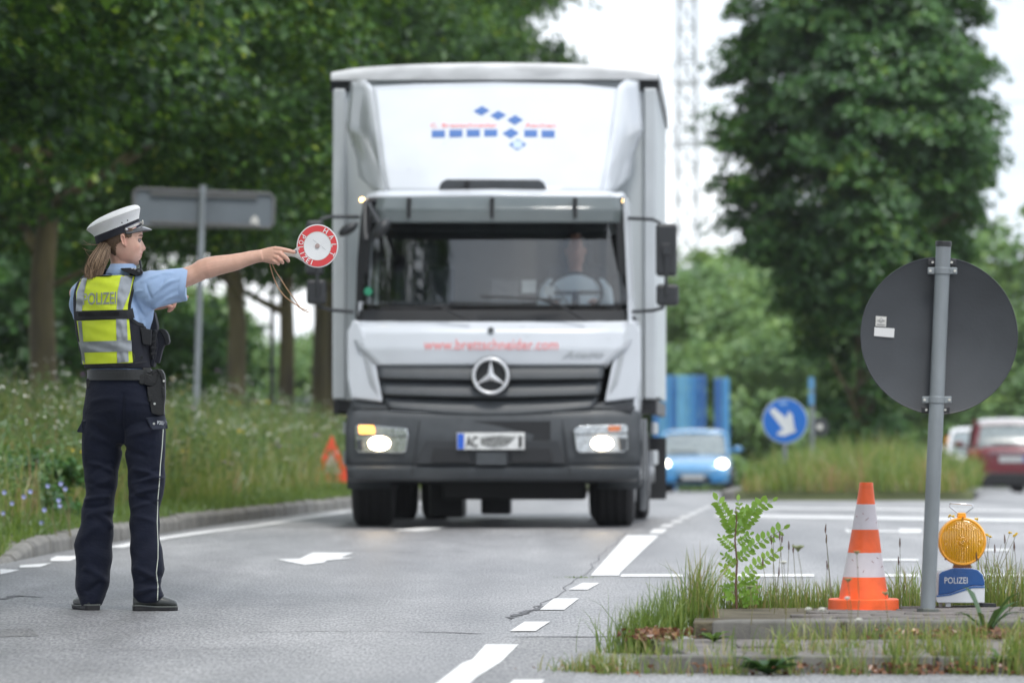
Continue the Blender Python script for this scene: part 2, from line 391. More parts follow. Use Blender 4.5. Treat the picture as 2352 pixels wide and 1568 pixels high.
def crack(pts, w, h=.006):
    c = [G(x, y) for x, y in pts]; V = []; random.seed(3)
    fine = []
    for a, b in zip(c, c[1:]):
        for k in range(6): fine.append(a.lerp(b, k / 6))
    fine.append(c[-1])
    for p in fine:
        ww = w * random.uniform(.3, 1.3); o = random.uniform(-.02, .02)
        V += [(p.x - ww + o, p.y, gz(p.y) + h), (p.x + ww + o, p.y, gz(p.y) + h)]
    mesh_from('tar_seam', V, [(2 * i, 2 * i + 1, 2 * i + 3, 2 * i + 2) for i in range(len(fine) - 1)], MTAR, road)
crack([(1168, 1424), (1200, 1410), (1250, 1385), (1300, 1350), (1340, 1318), (1380, 1275), (1432, 1229), (1480, 1200)], .003, .002)
crack([(1170, 1420), (1190, 1412), (1215, 1404), (1245, 1392)], .02, .003)
MR2 = MROAD.copy(); MR2.name = 'road_patch_asphalt'
for n_ in MR2.node_tree.nodes:
    if n_.type == 'VALTORGB' and abs(n_.color_ramp.elements[0].color[0] - .20) < .002: n_.color_ramp.elements[0].color = (.155, .156, .16, 1); n_.color_ramp.elements[1].color = (.225, .222, .22, 1)
mark('road_patch', [(1010, 1600), (1192, 1463), (1425, 1461), (1330, 1530), (1300, 1600)], h=.002, m=MR2); mark('road_patch', [(-60, 1445), (70, 1442), (90, 1459), (-60, 1463)], h=.002, m=MR2)
crack([(1188, 1463), (1260, 1462), (1340, 1464), (1425, 1461)], .10, .0025); crack([(560, 1452), (760, 1449), (980, 1451), (1100, 1455)], .03, .002); crack([(100, 1490), (330, 1493), (600, 1489)], .015, .002)
crack([(0, 1377), (40, 1368), (95, 1371)], .03, .002)

# ---- traffic island in front (two low steps of kerb stones and paving)
isl = bpy.data.objects.new('traffic_island', None); COL.objects.link(isl); isl['kind'] = 'structure'; ROOTM['traffic_island'] = Matrix.Identity(4)
Z1, Z2 = .055, .113
Yf1, Yf2, Yb = 18.95, 20.62, 22.35
def poly_slab(name, pts, z0, z1, m, bev=.008):
    b = MB(); b.prism([(x, y, z0) for x, y in pts], (0, 0, z1 - z0)); return b.build(name, m, isl, bevel=bev)
poly_slab('island_base', [(.62, Yf1 + .14), (9, Yf1 + .14), (9, Yf2 + .03), (.50, Yf2 + .03)], -.1, Z1 - .006, MPAV)
poly_slab('island_base', [(.66, Yf2 + .14), (9, Yf2 + .14), (9, Yb), (.84, Yb), (.70, Yb - .6)], -.1, Z2 - .007, MSOIL)
x = .42
while x < 9:
    poly_slab('kerb_stone', [(x, Yf1), (x + .98, Yf1), (x + .98, Yf1 + .13), (x + (.1 if x < .5 else 0), Yf1 + .13)], -.1, Z1 + random.uniform(-.004, .004), MCONC); x += 1.0
x = .72
for L in (.49, 1, 1, 1, 1, 1, 1, 1):
    poly_slab('kerb_stone', [(x, Yf2), (x + L - .02, Yf2), (x + L - .02, Yf2 + .13), (x + (.08 if x < .8 else 0), Yf2 + .13)], -.1, Z2 + random.uniform(-.003, .004), MCONC, .012); x += L
# paving stones laid on both steps
for (x0, x1, y0, y1, z, sx, sy) in ((.78, 8.6, Yf1 + .16, Yf2 - .02, Z1, .32, .33), (.95, 8.6, Yf2 + .15, Yb - .05, Z2, .20, .10)):
    r_ = 0; yy = y0
    sh = {}
    while yy + sy < y1 + .01:
        xx = x0 + (r_ % 2) * sx / 2 + max(0, (yy - y0)) * .2 * (1 if z > .1 else 0)
        while xx < (x1 if z < .1 else 4.6):
            if random.random() < .97:
                k = random.randrange(4)
                if (z, k) not in sh:
                    b = MB(); b.box((0, 0, 0), (sx - .014, sy - .012, .05)); o = b.build('paving_stone', MPAV, isl, bevel=.006, seg=1); sh[(z, k)] = o
                else:
                    o = sh[(z, k)].copy(); COL.objects.link(o)
                o.location = (xx + sx / 2, yy + sy / 2, z - .025 + random.uniform(-.004, .006)); o.rotation_euler = (random.uniform(-.02, .02), random.uniform(-.02, .02), random.uniform(-.02, .02))
            xx += sx
        yy += sy; r_ += 1

# ---- the planted island between the carriageways
def ml(Y): return P(1684, 1150, 67).x + (Y - 67) * .0546
def mr_(Y): return P(2236, 1150, 67).x + (Y - 67) * .0546 + .9 * min(1, max(0, (Y - 67) / 25))
strip('median_island', ml, mr_, MGRND, h=.0, nx=4, ys=np.concatenate([[67, 67.3, 67.8], np.arange(68.5, 150, 1.5)]), zadd=lambda x, Y, f: (.10 + .12 * math.sin(math.pi * f)) * min(1, (Y - 67) / .8) - .02 * (Y < 67.1))
km = bpy.data.objects.new('median_kerb', None); COL.objects.link(km); km['kind'] = 'structure'; ROOTM['median_kerb'] = Matrix.Identity(4)
for i in range(0):
    x0 = ml(67) + i * 1.0; b = MB(); b.box((x0 + .45, 66.93, gz(67) + .03), (.96, .14, .16)); b.build('kerb_stone', MCONC, km, bevel=.01)
for i in range(14):
    Y = 67.5 + i; b = MB(); b.box((ml(Y) - .07, Y, gz(Y) + .03), (.14, .96, .16)); b.build('kerb_stone', MCONC, km, bevel=.01)
# far right verge
strip('far_verge', lambda Y: kx(Y) + 24, lambda Y: kx(Y) + 60, MGRND, nx=4, ys=np.arange(60, 330, 5.0), h=.05)
# ================================================================== vegetation
L_TREE = leaf_mat('leaf_maple', [(0, (.008, .030, .006)), (.4, (.028, .085, .012)), (.75, (.075, .175, .020)), (.95, (.15, .27, .022)), (1, (.22, .30, .03))], .42, .03, .45)
L_DARK = leaf_mat('leaf_lime', [(0, (.022, .072, .014)), (.5, (.052, .150, .026)), (.85, (.10, .23, .036)), (1, (.19, .31, .03))], .32, .045, .45)
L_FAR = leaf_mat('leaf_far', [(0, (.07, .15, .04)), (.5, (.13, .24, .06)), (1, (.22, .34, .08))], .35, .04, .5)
L_GRASS = leaf_mat('grass_blade', [(0, (.06, .12, .015)), (.5, (.14, .23, .03)), (.75, (.25, .30, .06)), (.9, (.38, .33, .15)), (1, (.36, .24, .11))], .4, .05, .4)
L_WEED = leaf_mat('weed_leaf', [(0, (.06, .13, .03)), (.6, (.12, .21, .05)), (1, (.24, .27, .10))], .35, .05, .4)
M_BARK = mat('tree_bark', (.10, .082, .055), .95, var=.35, vs=3, stretch=(1, 1, .25), bump=.7, bs=14, bdist=.03, col2=(.18, .15, .07))
M_STEM = mat('plant_stem', (.16, .15, .06), .8, var=.3)
M_STEMR = mat('seedling_stem', (.14, .075, .05), .8, var=.2)

def blades(px, py, pz, h, w, lean=.35, rng=RNG, tone=None, straight=False):
    """curved tapering grass blades, 3 segments each"""
    n = len(px); az = rng.uniform(0, 2 * math.pi, n); la = rng.uniform(0, 2 * math.pi, n); ln = np.abs(rng.normal(0, lean, n))
    dx, dy = np.cos(az) * w / 2, np.sin(az) * w / 2
    V = np.zeros((n, 7, 3)); k = 0
    for i, (f, ww) in enumerate(((0, 1), (.4, .85), (.75, .55))):
        hx = np.cos(la) * ln * h * f * f; hy = np.sin(la) * ln * h * f * f; hz = h * f * (1 - .25 * ln * f)
        for sg in (-1, 1):
            V[:, k, 0] = px + hx + sg * dx * ww; V[:, k, 1] = py + hy + sg * dy * ww; V[:, k, 2] = pz + hz; k += 1
    V[:, 6, 0] = px + np.cos(la) * ln * h * 1.1; V[:, 6, 1] = py + np.sin(la) * ln * h * 1.1; V[:, 6, 2] = pz + h * (1 - .3 * ln)
    base = (np.arange(n) * 7)[:, None]
    T = np.array([[0, 1, 3], [0, 3, 2], [2, 3, 5], [2, 5, 4], [4, 5, 6]])
    Fc = (base[:, :, None] + T[None]).reshape(-1, 3)
    t = np.repeat(rng.beta(2, 2.2, n) if tone is None else tone, 7)
    return V.reshape(-1, 3), Fc, t
def cards(c, nrm, size, rng=RNG, tone=None, asp=.8, fold=.18):
    """leaves: folded diamonds (4 triangles) of given size, normal"""
    n = len(c); nrm = nrm / np.linalg.norm(nrm, axis=1, keepdims=True)
    a = rng.normal(size=(n, 3)); u = np.cross(nrm, a); u /= np.linalg.norm(u, axis=1, keepdims=True); v = np.cross(nrm, u)
    s = size[:, None]
    pts = [c - u * s * .5, c - u * s * .12 + v * s * .5 * asp + nrm * s * fold, c + u * s * .55, c - u * s * .12 - v * s * .5 * asp + nrm * s * fold]
    V = np.stack(pts, 1).reshape(-1, 3); b = (np.arange(n) * 4)[:, None]
    Fc = np.stack([b + np.array([0, 1, 2]), b + np.array([0, 2, 3])], 1).reshape(-1, 3)
    t = np.repeat(rng.beta(1.6, 2.4, n) if tone is None else tone, 4)
    return V, Fc, t
def join(parts):
    V = []; Fc = []; T = []; b = 0
    for v, f, t in parts: V.append(v); Fc.append(f + b); T.append(t); b += len(v)
    return np.concatenate(V), np.concatenate(Fc), np.concatenate(T)

def crown_geo(seed, rx, ry, z0, z1, ncl=260, per=85, leaf=.16, power=2.4, droop=.5, cl=.75, shape=None):
    """leaf sprays gathered in drooping plates through an uneven crown volume"""
    rng = np.random.default_rng(seed); H = z1 - z0; cen = []
    while len(cen) < ncl:
        p = rng.uniform(-1, 1, 3); z = (p[2] + 1) / 2
        prof = shape(z) if shape else (1 - abs(2 * z - .85) ** power) if abs(2 * z - .85) < 1 else 0
        r = math.hypot(p[0], p[1]); a = math.atan2(p[1], p[0])
        lim = max(0, prof) ** .5 * (1 + .16 * math.sin(3 * a + seed) + .12 * math.sin(5 * a + 9 * z + seed * 2) + .08 * math.sin(11 * z + 2 * a))
        if r < lim and (r > lim * .45 or rng.random() < .22): cen.append((p[0] * rx, p[1] * ry, z0 + z * H, a, r / max(lim, .01)))
    cen = np.array(cen); n = ncl * per
    ci = np.repeat(np.arange(ncl), per); sc = rng.uniform(.65, 1.25, ncl)[ci] * cl
    q = rng.normal(size=(n, 3)); q /= np.linalg.norm(q, axis=1, keepdims=True); q *= (rng.random(n) ** .45)[:, None]
    off = q * np.stack([sc, sc, sc * .42], 1)
    rad = np.hypot(off[:, 0], off[:, 1]); off[:, 2] -= droop * rad * rad / cl
    c = cen[ci][:, :3] + off
    outw = np.stack([np.cos(cen[ci][:, 3]), np.sin(cen[ci][:, 3]), np.full(n, .0)], 1)
    nrm = np.stack([np.zeros(n), np.zeros(n), np.ones(n)], 1) * 1.0 + outw * .55 + rng.normal(size=(n, 3)) * .45 + off / cl * .5
    tone = np.clip(rng.beta(1.7, 2.6, n) + rng.normal(0, .12, ncl)[ci] + .06, 0, 1)
    return cards(c, nrm, rng.uniform(.7, 1.25, n) * leaf, rng, tone)
def trunk_mb(h, r, seed, bare, top_r=.3, limbs=7, spread=2.2):
    rd = random.Random(seed); b = MB(); pts = []; rr = []
    for i in range(9):
        f = i / 8; pts.append((rd.uniform(-.06, .06) * f * 2, rd.uniform(-.06, .06) * f * 2, -.25 + f * h)); rr.append(r * (1 + .35 * max(0, 1 - f * 14)) * (1 - f * (1 - top_r)))
    rr[0] = r * 1.35; b.tube(pts, rr, 12)
    for k in range(limbs):
        a = rd.uniform(0, 6.28); z = bare + (h - bare) * (k / limbs) * .8; L = spread * rd.uniform(.6, 1.1)
        P_ = [Vector((0, 0, z))]; d = Vector((math.cos(a), math.sin(a), rd.uniform(.4, .9)))
        for s_ in range(1, 5): P_.append(P_[-1] + d * L / 4 + Vector((rd.uniform(-.1, .1), rd.uniform(-.1, .1), 0)))
        b.tube(P_, [r * .42 * (1 - s_ * .2) for s_ in range(5)], 7)
        q = P_[2]; d2 = Vector((math.cos(a + .9), math.sin(a + .9), .5)); b.tube([q, q + d2 * L * .25, q + d2 * L * .55 + Vector((0, 0, .1))], [r * .22, r * .15, r * .06], 6)
    return b
CROWNS = {}
def tree(name, label, x, Y, key, h, r, bare, mleaf, scale=1.0, rot=0.0, group=None, sz=None, cat='tree', zoff=0, limbs=7, spread=2.2):
    t = thing(name, label, cat, (x, Y, gz(Y) + zoff), (0, 0, rot), group); t.scale = (scale, scale, sz or scale)
    tk = ('t', key, h, r, bare)
    if tk not in CROWNS:
        o = trunk_mb(h, r, hash(key) % 97 if not isinstance(key, int) else key, bare, limbs=limbs, spread=spread).build('trunk', M_BARK, t); CROWNS[tk] = o.data
    else: link(bpy.data.objects.new('trunk', CROWNS[tk]), t)
    ck = ('c', key, mleaf.name)
    if ck not in CROWNS:
        V, Fc, T = CROWN_DEF[key](); o = mesh_from('crown', V, Fc, mleaf, t, tone=T); CROWNS[ck] = o.data
    else: o = link(bpy.data.objects.new('crown', CROWNS[ck]), t)
    return t
CROWN_DEF = {
    1: lambda: crown_geo(1, 4.6, 4.6, 3.5, 12.5, 460, 150, .125, cl=.80),
    2: lambda: crown_geo(2, 4.9, 4.6, 3.6, 12.0, 460, 150, .125, cl=.80),
    3: lambda: crown_geo(3, 3.0, 3.0, .55, 13.5, 1200, 130, .13, cl=.52, shape=lambda z: (float(np.interp(z, [0, .03, .14, .24, .305, .405, .5, .695, .9, 1], [.5, .75, 1.0, 1.65, 2.15, 2.55, 2.8, 2.45, 1.7, .5])) / 3.0) ** 2),
    4: lambda: crown_geo(4, 5, 5, .6, 9.0, 240, 60, .36, cl=1.3),
    5: lambda: crown_geo(5, 6, 5, .4, 12, 240, 60, .40, cl=1.5),
    6: lambda: crown_geo(6, 1, 1, .0, 1.6, 70, 60, .07, cl=.30, droop=.2),
    7: lambda: crown_geo(7, 4.4, 4.4, 2.4, 9.0, 330, 80, .18, cl=.8),
}
# row of maples along the left verge, receding beside the road
row = [(46, 1, 1.0, .3, 'maple standing nearest, its dark crown filling the top left corner'),
       (58, 2, 1.0, 1.4, 'maple just left of the frame whose low boughs hang over the verge'),
       (73, 1, 1.0, 2.6, 'maple with a thick brown trunk left of the officer, behind the weeds'),
       (84, 2, .95, 4.1, 'maple hidden behind the grey rectangular sign back, dark lower boughs'),
       (97, 1, 1.0, 5.0, 'maple with straight brown trunk directly below the raised arm'),
       (106, 2, 1.0, .9, 'maple with ochre lichened trunk below the signalling disc'),
       (115, 1, 1.0, 3.4, 'maple with dark slim trunk close to the left edge of the truck'),
       (127, 2, 1.12, 2.0, 'maple showing its bright crown above the left half of the truck'),
       (141, 1, 1.15, 0.7, 'maple at the far end of the row, crown edge over the truck roof')]
for Y, key, s, ro, lab in row:
    x = -10 + .0546 * Y + {84: -1.6, 115: .1, 127: -1.2, 141: -1.6}.get(Y, 0)
    tree('maple_tree', lab, x, Y, key, 7.5, {106: .19, 115: .15, 84: .14}.get(Y, .21), 3.0, L_TREE, s, ro, 'maples in a row along the left verge', sz=s * (1.05 if Y < 90 else 1.12 if Y < 110 else 1.35))
for (x, Y, s, ro, lab) in ((-9.9, 108, .62, 1.0, 'bushy dark tree filling the gap left of the thick brown trunk'), (-8.3, 122, .55, 2.2, 'bushy dark tree behind the officer at vest height'), (-12.0, 120, .8, 4, 'dark tree deep in the shade behind the weeds at the left edge')):
    tree('dark_tree', lab, x, Y, 4, 5, .15, 1, L_DARK, s, ro, 'shaded trees behind the maple row', limbs=4)
# trees the road passes before the camera (their reflection stands in the windscreen)
for (x, Y, s, ro, lab) in ((-6.9, 22, 1.55, 5.2, 'maple beside the road left of the camera view, nearer than the officer'), (-10.4, 8, 1.3, .2, 'maple beside the road left of the camera, nearest of the row')):
    tree('maple_tree', lab, x, Y, 2, 7.5, .21, 3.0, L_TREE, s, ro, 'maples in a row along the left verge')

# big dark lime on the right
tb = P(1985, 1030, 110)
tree('lime_tree', 'large dense dark green tree with tall crown on the right, beyond the long grass', tb.x, 110, 3, 9.5, .22, 1.2, L_DARK, .93, 1.1, sz=1.0, limbs=10, spread=2.0)
# lighter, farther trees
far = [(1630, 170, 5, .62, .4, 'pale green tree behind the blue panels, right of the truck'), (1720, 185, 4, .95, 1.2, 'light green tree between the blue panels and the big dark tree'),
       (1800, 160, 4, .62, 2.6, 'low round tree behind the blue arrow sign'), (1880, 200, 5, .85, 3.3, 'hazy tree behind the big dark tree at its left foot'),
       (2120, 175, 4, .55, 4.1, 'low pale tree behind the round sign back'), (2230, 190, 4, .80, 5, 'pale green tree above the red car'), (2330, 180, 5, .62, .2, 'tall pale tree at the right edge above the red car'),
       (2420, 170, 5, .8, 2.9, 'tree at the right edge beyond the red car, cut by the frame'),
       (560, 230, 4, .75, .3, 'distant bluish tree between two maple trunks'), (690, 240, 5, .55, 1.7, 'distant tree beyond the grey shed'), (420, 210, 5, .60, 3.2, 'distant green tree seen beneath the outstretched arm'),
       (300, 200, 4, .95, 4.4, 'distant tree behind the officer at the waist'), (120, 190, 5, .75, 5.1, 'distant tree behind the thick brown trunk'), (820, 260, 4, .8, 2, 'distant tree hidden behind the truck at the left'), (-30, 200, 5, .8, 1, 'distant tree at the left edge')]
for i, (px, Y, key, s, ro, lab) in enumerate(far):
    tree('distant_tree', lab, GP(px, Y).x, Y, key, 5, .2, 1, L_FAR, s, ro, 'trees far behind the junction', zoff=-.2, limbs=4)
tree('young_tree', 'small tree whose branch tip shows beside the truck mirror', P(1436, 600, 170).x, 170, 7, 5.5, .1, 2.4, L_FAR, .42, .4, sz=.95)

# a low conifer-like shrub in the verge at the left edge
sh = thing('juniper_shrub', 'low dense green shrub among the weeds at the left edge', 'shrub', (P(40, 1060, 41).x, 41.0, gz(41) + .1))
V, Fc, T = crown_geo(6, .42, .5, .02, .56, 90, 70, .05, cl=.17, droop=.2); mesh_from('foliage', V, Fc, L_DARK, sh, tone=T * .9)
b = MB()
for k in range(6): a = k * 1.05; b.tube([(0, 0, -.1), (.1 * math.cos(a), .1 * math.sin(a), .18), (.24 * math.cos(a), .24 * math.sin(a), .38)], [.02, .014, .006], 6)
b.build('stem', M_BARK, sh)

# ---- grass and wild flowers of the verge
def field(name, n, ysel, xoff, h, w, lean, label, m=L_GRASS, tone=None, hf=None, base=None, kind='stuff', rng=RNG):
    Y = ysel(n); o = xoff(n, Y); x = (kxv(Y) - .14 - o); z = verge_h(x, Y) - .02
    hh = h(n, o, Y); V, Fc, T = blades(x, Y, z, hh, w, lean, rng, tone(n, o, Y) if tone else None)
    ob = mesh_from(name, V, Fc, m, tone=T, kind=kind); tag(ob, label, name.replace('_', ' ')); return ob
ysel = lambda n: 31 + (RNG.random(n) ** 1.25) * 60
def patch_noise(x, y, s): return np.sin(x * s + 1.3) * np.cos(y * s * .8 + .7) + np.sin(x * s * 2.3 + y * s * .9)
field('short_grass', 30000, ysel, lambda n, Y: RNG.random(n) ** 1.5 * 2.2 - .05, lambda n, o, Y: (.08 + .13 * RNG.random(n)) * (.6 + np.clip(o, 0, 1)), .008, .5,
      'short green grass along the kerb of the left verge', tone=lambda n, o, Y: np.clip(RNG.beta(2, 3, n) * .8 + .1 * patch_noise(o, Y, 1.1), 0, 1))
field('tall_grass', 52000, ysel, lambda n, Y: .45 + RNG.random(n) ** 1.2 * 6.5, lambda n, o, Y: (.25 + .58 * RNG.random(n)) * (.42 + np.clip(o * .58, 0, 1.2)), .010, .35,
      'tall wild grass and weeds on the left verge', tone=lambda n, o, Y: np.clip(RNG.beta(2.4, 2.0, n) + .08 + .14 * patch_noise(o, Y, .9), 0, 1))
def weeds(n, Yr, orr, hr, label, seed):
    """branching leafy stems; returns the tips"""
    rng = np.random.default_rng(seed); Y = Yr[0] + rng.random(n) ** 1.2 * (Yr[1] - Yr[0]); o = orr[0] + rng.random(n) * (orr[1] - orr[0])
    x = kxv(Y) - .14 - o; z = verge_h(x, Y); h = (hr[0] + rng.random(n) * (hr[1] - hr[0])) * (.55 + np.clip(o * .35, 0, .7)); parts = []; tips = []
    V, Fc, T = blades(x, Y, z, h, .012, .18, rng, np.full(n, .55)); parts.append((V, Fc, T)); tp = V.reshape(n, 7, 3)[:, 6]
    k = 9; f = rng.uniform(.15, .95, (n, k)); base = np.stack([x, Y, z], 1)[:, None] * (1 - f[..., None]) + tp[:, None] * f[..., None]
    off = rng.normal(0, .05, (n, k, 3)); c = (base + off).reshape(-1, 3)
    parts.append(cards(c, rng.normal(size=c.shape) + [0, 0, .6], rng.uniform(.04, .09, len(c)), rng, asp=.4))
    return join(parts), tp, h
(Vw, Fw, Tw), tips, hh = weeds(5200, (33, 90), (.5, 6.5), (.5, 1.15), '', 5)
ob = mesh_from('wild_plants', Vw, Fw, L_WEED, tone=Tw, kind='stuff'); tag(ob, 'leafy wild plants growing between the grasses of the left verge', 'wild plants')
M_FW = mat('white_petals', (.62, .62, .56), .8, var=.12); M_FB = mat('blue_petals', (.34, .37, .66), .8, var=.15); M_FY = mat('yellow_petals', (.70, .46, .03), .8, var=.1)
M_FP = mat('purple_petals', (.42, .20, .45), .8, var=.15)
def flowers(name, tp, size, m, label, k=5, seed=3, spread=.03):
    rng = np.random.default_rng(seed); n = len(tp); c = np.repeat(tp, k, 0) + rng.normal(0, spread, (n * k, 3)) * [1, 1, .35]
    V, Fc, T = cards(c, rng.normal(size=c.shape) * .4 + [0, -.5, 1], rng.uniform(.6, 1.3, len(c)) * size, rng, asp=1, fold=.1)
    ob = mesh_from(name, V, Fc, m, tone=T, kind='stuff'); tag(ob, label, 'flowers')
ry_ = tips[:, 1]; sel = RNG.random(len(tips))
flowers('white_flowers', tips[(sel < .24) & (ry_ > 39)], .019, M_FW, 'clusters of small white flowers on the left verge')
flowers('white_flowers', tips[(sel < .06) & (ry_ <= 39)], .019, M_FW, 'few white flower heads in the weeds nearest the officer')
flowers('yellow_flowers', tips[(sel > .985)], .019, M_FY, 'scattered yellow flowers on the left verge')
flowers('purple_flowers', tips[(sel > .97) & (sel < .98)], .022, M_FP, 'scattered purple thistle flowers on the left verge')
ch = [P(x, y, 36.5 + (i % 3) * .6) for i, (x, y) in enumerate([(10, 1130), (55, 1140), (110, 1115), (140, 1110), (150, 1122), (28, 1155), (135, 1148), (138, 1160), (8, 1178), (102, 1170), (96, 1200), (18, 1225), (70, 1128), (600, 1130), (820, 1100)])]
ch2 = np.array([tuple(p) for p in ch]); 
cp = thing('chicory_plant', 'straggly chicory with blue flowers at the left edge above the kerb', 'plant', (P(80, 1240, 36.8).x, 36.8, gz(36.8) + .1))
b = MB(); fl = MB()
for i, p in enumerate(ch[:13]):
    q = Vector((p.x + random.uniform(-.05, .08), p.y, gz(36.8) + .1)); b.tube([q, q.lerp(p, .6) + Vector((.02, 0, 0)), p], [.004, .003, .002], 5)
    for k in range(9):
        a = k * 2 * math.pi / 9; d = Vector((math.cos(a), -.45, math.sin(a))) * .017; w_ = Vector((-math.sin(a), 0, math.cos(a))) * .005
        fl.add([p, p + d * .7 + w_, p + d, p + d * .7 - w_], [(0, 1, 2, 3)])
    fl.build('flower_head', M_FB, cp, world=True); fl = MB()
b.build('stem', M_STEM, cp, world=True)

# ---- median island grass, long
def box_field(name, n, xr, yr, h, w, lean, label, zf, tone=None, rng=RNG, m=L_GRASS, hp=1.0):
    Y = rng.uniform(*yr, n); f = rng.random(n); x = xr[0](Y) + (xr[1](Y) - xr[0](Y)) * f; z = zf(x, Y)
    hh = rng.uniform(*h, n) * (1 if hp == 1 else hp(f, Y)); V, Fc, T = blades(x, Y, z, hh, w, lean, rng, tone(f, Y) if tone else None)
    ob = mesh_from(name, V, Fc, m, tone=T, kind='stuff'); tag(ob, label, 'grass'); return ob
mlv = np.vectorize(ml); mrv = np.vectorize(mr_)
box_field('long_grass', 34000, (lambda Y: mlv(Y) + .1, lambda Y: mrv(Y) - .1), (67.15, 96), (.18, .50), .014, .35, 'long unmown grass covering the island between the carriageways', lambda x, Y: gzv(Y) + .1,
          hp=lambda f, Y: (.5 + .45 * np.sin(np.pi * np.clip(f, .05, .95)) + .3 * np.clip((Y - 72) / 20, 0, 1)) * (1 + .28 * np.sin(f * 19 + Y * .7) + .2 * np.sin(f * 43 - Y * .5)) * RNG.choice([1, 1, 1, 1.35], len(f)), tone=lambda f, Y: np.clip(RNG.beta(2, 2.2, len(f)) + np.where(Y < 68.2, .2, 0) + .14 * np.sin(f * 14 + Y * .4), 0, 1))
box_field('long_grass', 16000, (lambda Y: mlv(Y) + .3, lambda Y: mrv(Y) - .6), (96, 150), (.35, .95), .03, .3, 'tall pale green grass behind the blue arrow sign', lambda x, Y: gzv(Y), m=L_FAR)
# wild scrub far beyond the junction, across the horizon
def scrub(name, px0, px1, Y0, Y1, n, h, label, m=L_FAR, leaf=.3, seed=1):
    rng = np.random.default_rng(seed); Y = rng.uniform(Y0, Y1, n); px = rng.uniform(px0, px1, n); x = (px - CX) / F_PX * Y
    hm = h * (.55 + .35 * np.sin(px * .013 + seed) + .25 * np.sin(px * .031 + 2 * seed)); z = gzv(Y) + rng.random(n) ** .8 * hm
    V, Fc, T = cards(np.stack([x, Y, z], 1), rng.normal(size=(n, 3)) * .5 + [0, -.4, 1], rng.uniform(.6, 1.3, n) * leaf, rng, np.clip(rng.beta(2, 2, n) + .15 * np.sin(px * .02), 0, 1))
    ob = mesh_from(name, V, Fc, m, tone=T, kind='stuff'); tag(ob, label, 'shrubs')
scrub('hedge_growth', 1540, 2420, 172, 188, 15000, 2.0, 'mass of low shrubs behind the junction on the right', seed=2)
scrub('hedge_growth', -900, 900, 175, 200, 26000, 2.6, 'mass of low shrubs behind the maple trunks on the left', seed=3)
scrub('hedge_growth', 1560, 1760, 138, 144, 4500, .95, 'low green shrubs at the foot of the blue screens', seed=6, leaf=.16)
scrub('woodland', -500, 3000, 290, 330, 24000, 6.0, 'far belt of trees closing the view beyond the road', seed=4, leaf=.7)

# ---- foreground weeds on the traffic island
def tuft(name, label, x, Y, z, n, h, sp, seed, lean=.35, w=.005, tone=(.1, .75), group=None):
    rng = np.random.default_rng(seed); n = int(n * .72); px = rng.normal(0, sp, n); py = rng.normal(0, sp * .8, n)
    V, Fc, T = blades(px, py, np.full(n, -.01), rng.uniform(.3, 1.08, n) * h, w * rng.uniform(.6, 1.3, n), lean, rng, rng.uniform(*tone, n))
    ob = mesh_from(name, V, Fc, L_GRASS, tone=T); ob.location = (x, Y, z); tag(ob, label, 'grass tuft', group); return ob
GT = 'grass tufts on the traffic island'
def at(x, y, Y): p = P(x, y, Y); return p.x, p.y
for i, (px, Y, z, n, h, sp, lab) in enumerate([
    (1455, 20.6, .0, 420, .20, .055, 'bushy green grass tuft at the left tip of the traffic island'),
    (1500, 20.9, .02, 420, .22, .05, 'fresh green grass tuft beside the brown leaf pile'),
    (1555, 21.2, .05, 420, .22, .06, 'grass tuft behind the brown leaf pile on the island'),
    (1600, 21.5, .09, 260, .30, .025, 'upright tall grass clump left of the leafy seedling'),
    (1625, 21.2, .10, 110, .24, .02, 'thin pale grass clump next to the tall upright one'),
    (1690, 22.3, .10, 300, .16, .07, 'grass at the foot of the leafy seedling'),
    (1780, 22.5, .10, 240, .13, .08, 'thin grass between the seedling and the traffic cone'),
    (1880, 22.6, .10, 220, .13, .08, 'thin grass just left of the traffic cone'),
    (2080, 22.6, .10, 200, .20, .05, 'grass between the traffic cone and the sign post'),
    (2190, 22.7, .10, 160, .12, .06, 'grass behind the warning lamp'),
    (2290, 22.5, .10, 260, .26, .07, 'tall thin grass right of the warning lamp'),
    (2345, 22.3, .10, 220, .22, .07, 'thin grass at the right edge behind the island kerb'),
    (1345, 19.1, .0, 330, .085, .06, 'low grass at the outer left corner of the front kerb'),
    (1425, 19.0, .0, 330, .10, .07, 'low grass tuft along the front kerb, second from the left')]):
    tuft('grass_tuft', lab, (px - CX) / F_PX * Y, Y, z, n, h, sp, 40 + i, group=GT, tone=(.15, .72) if i < 3 else (.3, .97))
rng = np.random.default_rng(77); n = 9000
x = .28 + rng.random(n) ** .9 * 2.0; Y = np.where(rng.random(n) < .6, rng.normal(18.9, .07, n), rng.uniform(18.9, 19.7, n)); dens = np.clip(.35 + .5 * (x - .6), .25, 1); dens = dens * np.clip(.30 + .9 * patch_noise(x * 6, Y * 3, 2.3), .06, 1); k = rng.random(n) < dens; x, Y = x[k], Y[k]
V, Fc, T = blades(x, Y, np.where(Y > 18.95, .05, 0.0), rng.uniform(.02, .17, len(x)) * np.clip(.6 + (x - .4) * .35, .5, 1.3), .0042, .5, rng, rng.beta(2.6, 1.6, len(x)))
tag(mesh_from('dry_grass', V, Fc, L_GRASS, tone=T, kind='stuff'), 'half dry grass growing out of the front kerb of the island', 'grass')
n = 700; x = 1.0 + rng.random(n) * 1.5; Y = rng.normal(20.55, .06, n)
V, Fc, T = blades(x, Y, np.full(n, .05), rng.uniform(.03, .10, n), .004, .5, rng, rng.beta(3, 1.5, n))
tag(mesh_from('dry_grass', V, Fc, L_GRASS, tone=T, kind='stuff'), 'sparse dry grass in front of the upper kerb of the island', 'grass')
n = 2200; x = .9 + rng.random(n) * 1.6; Y = rng.normal(22.35, .06, n)
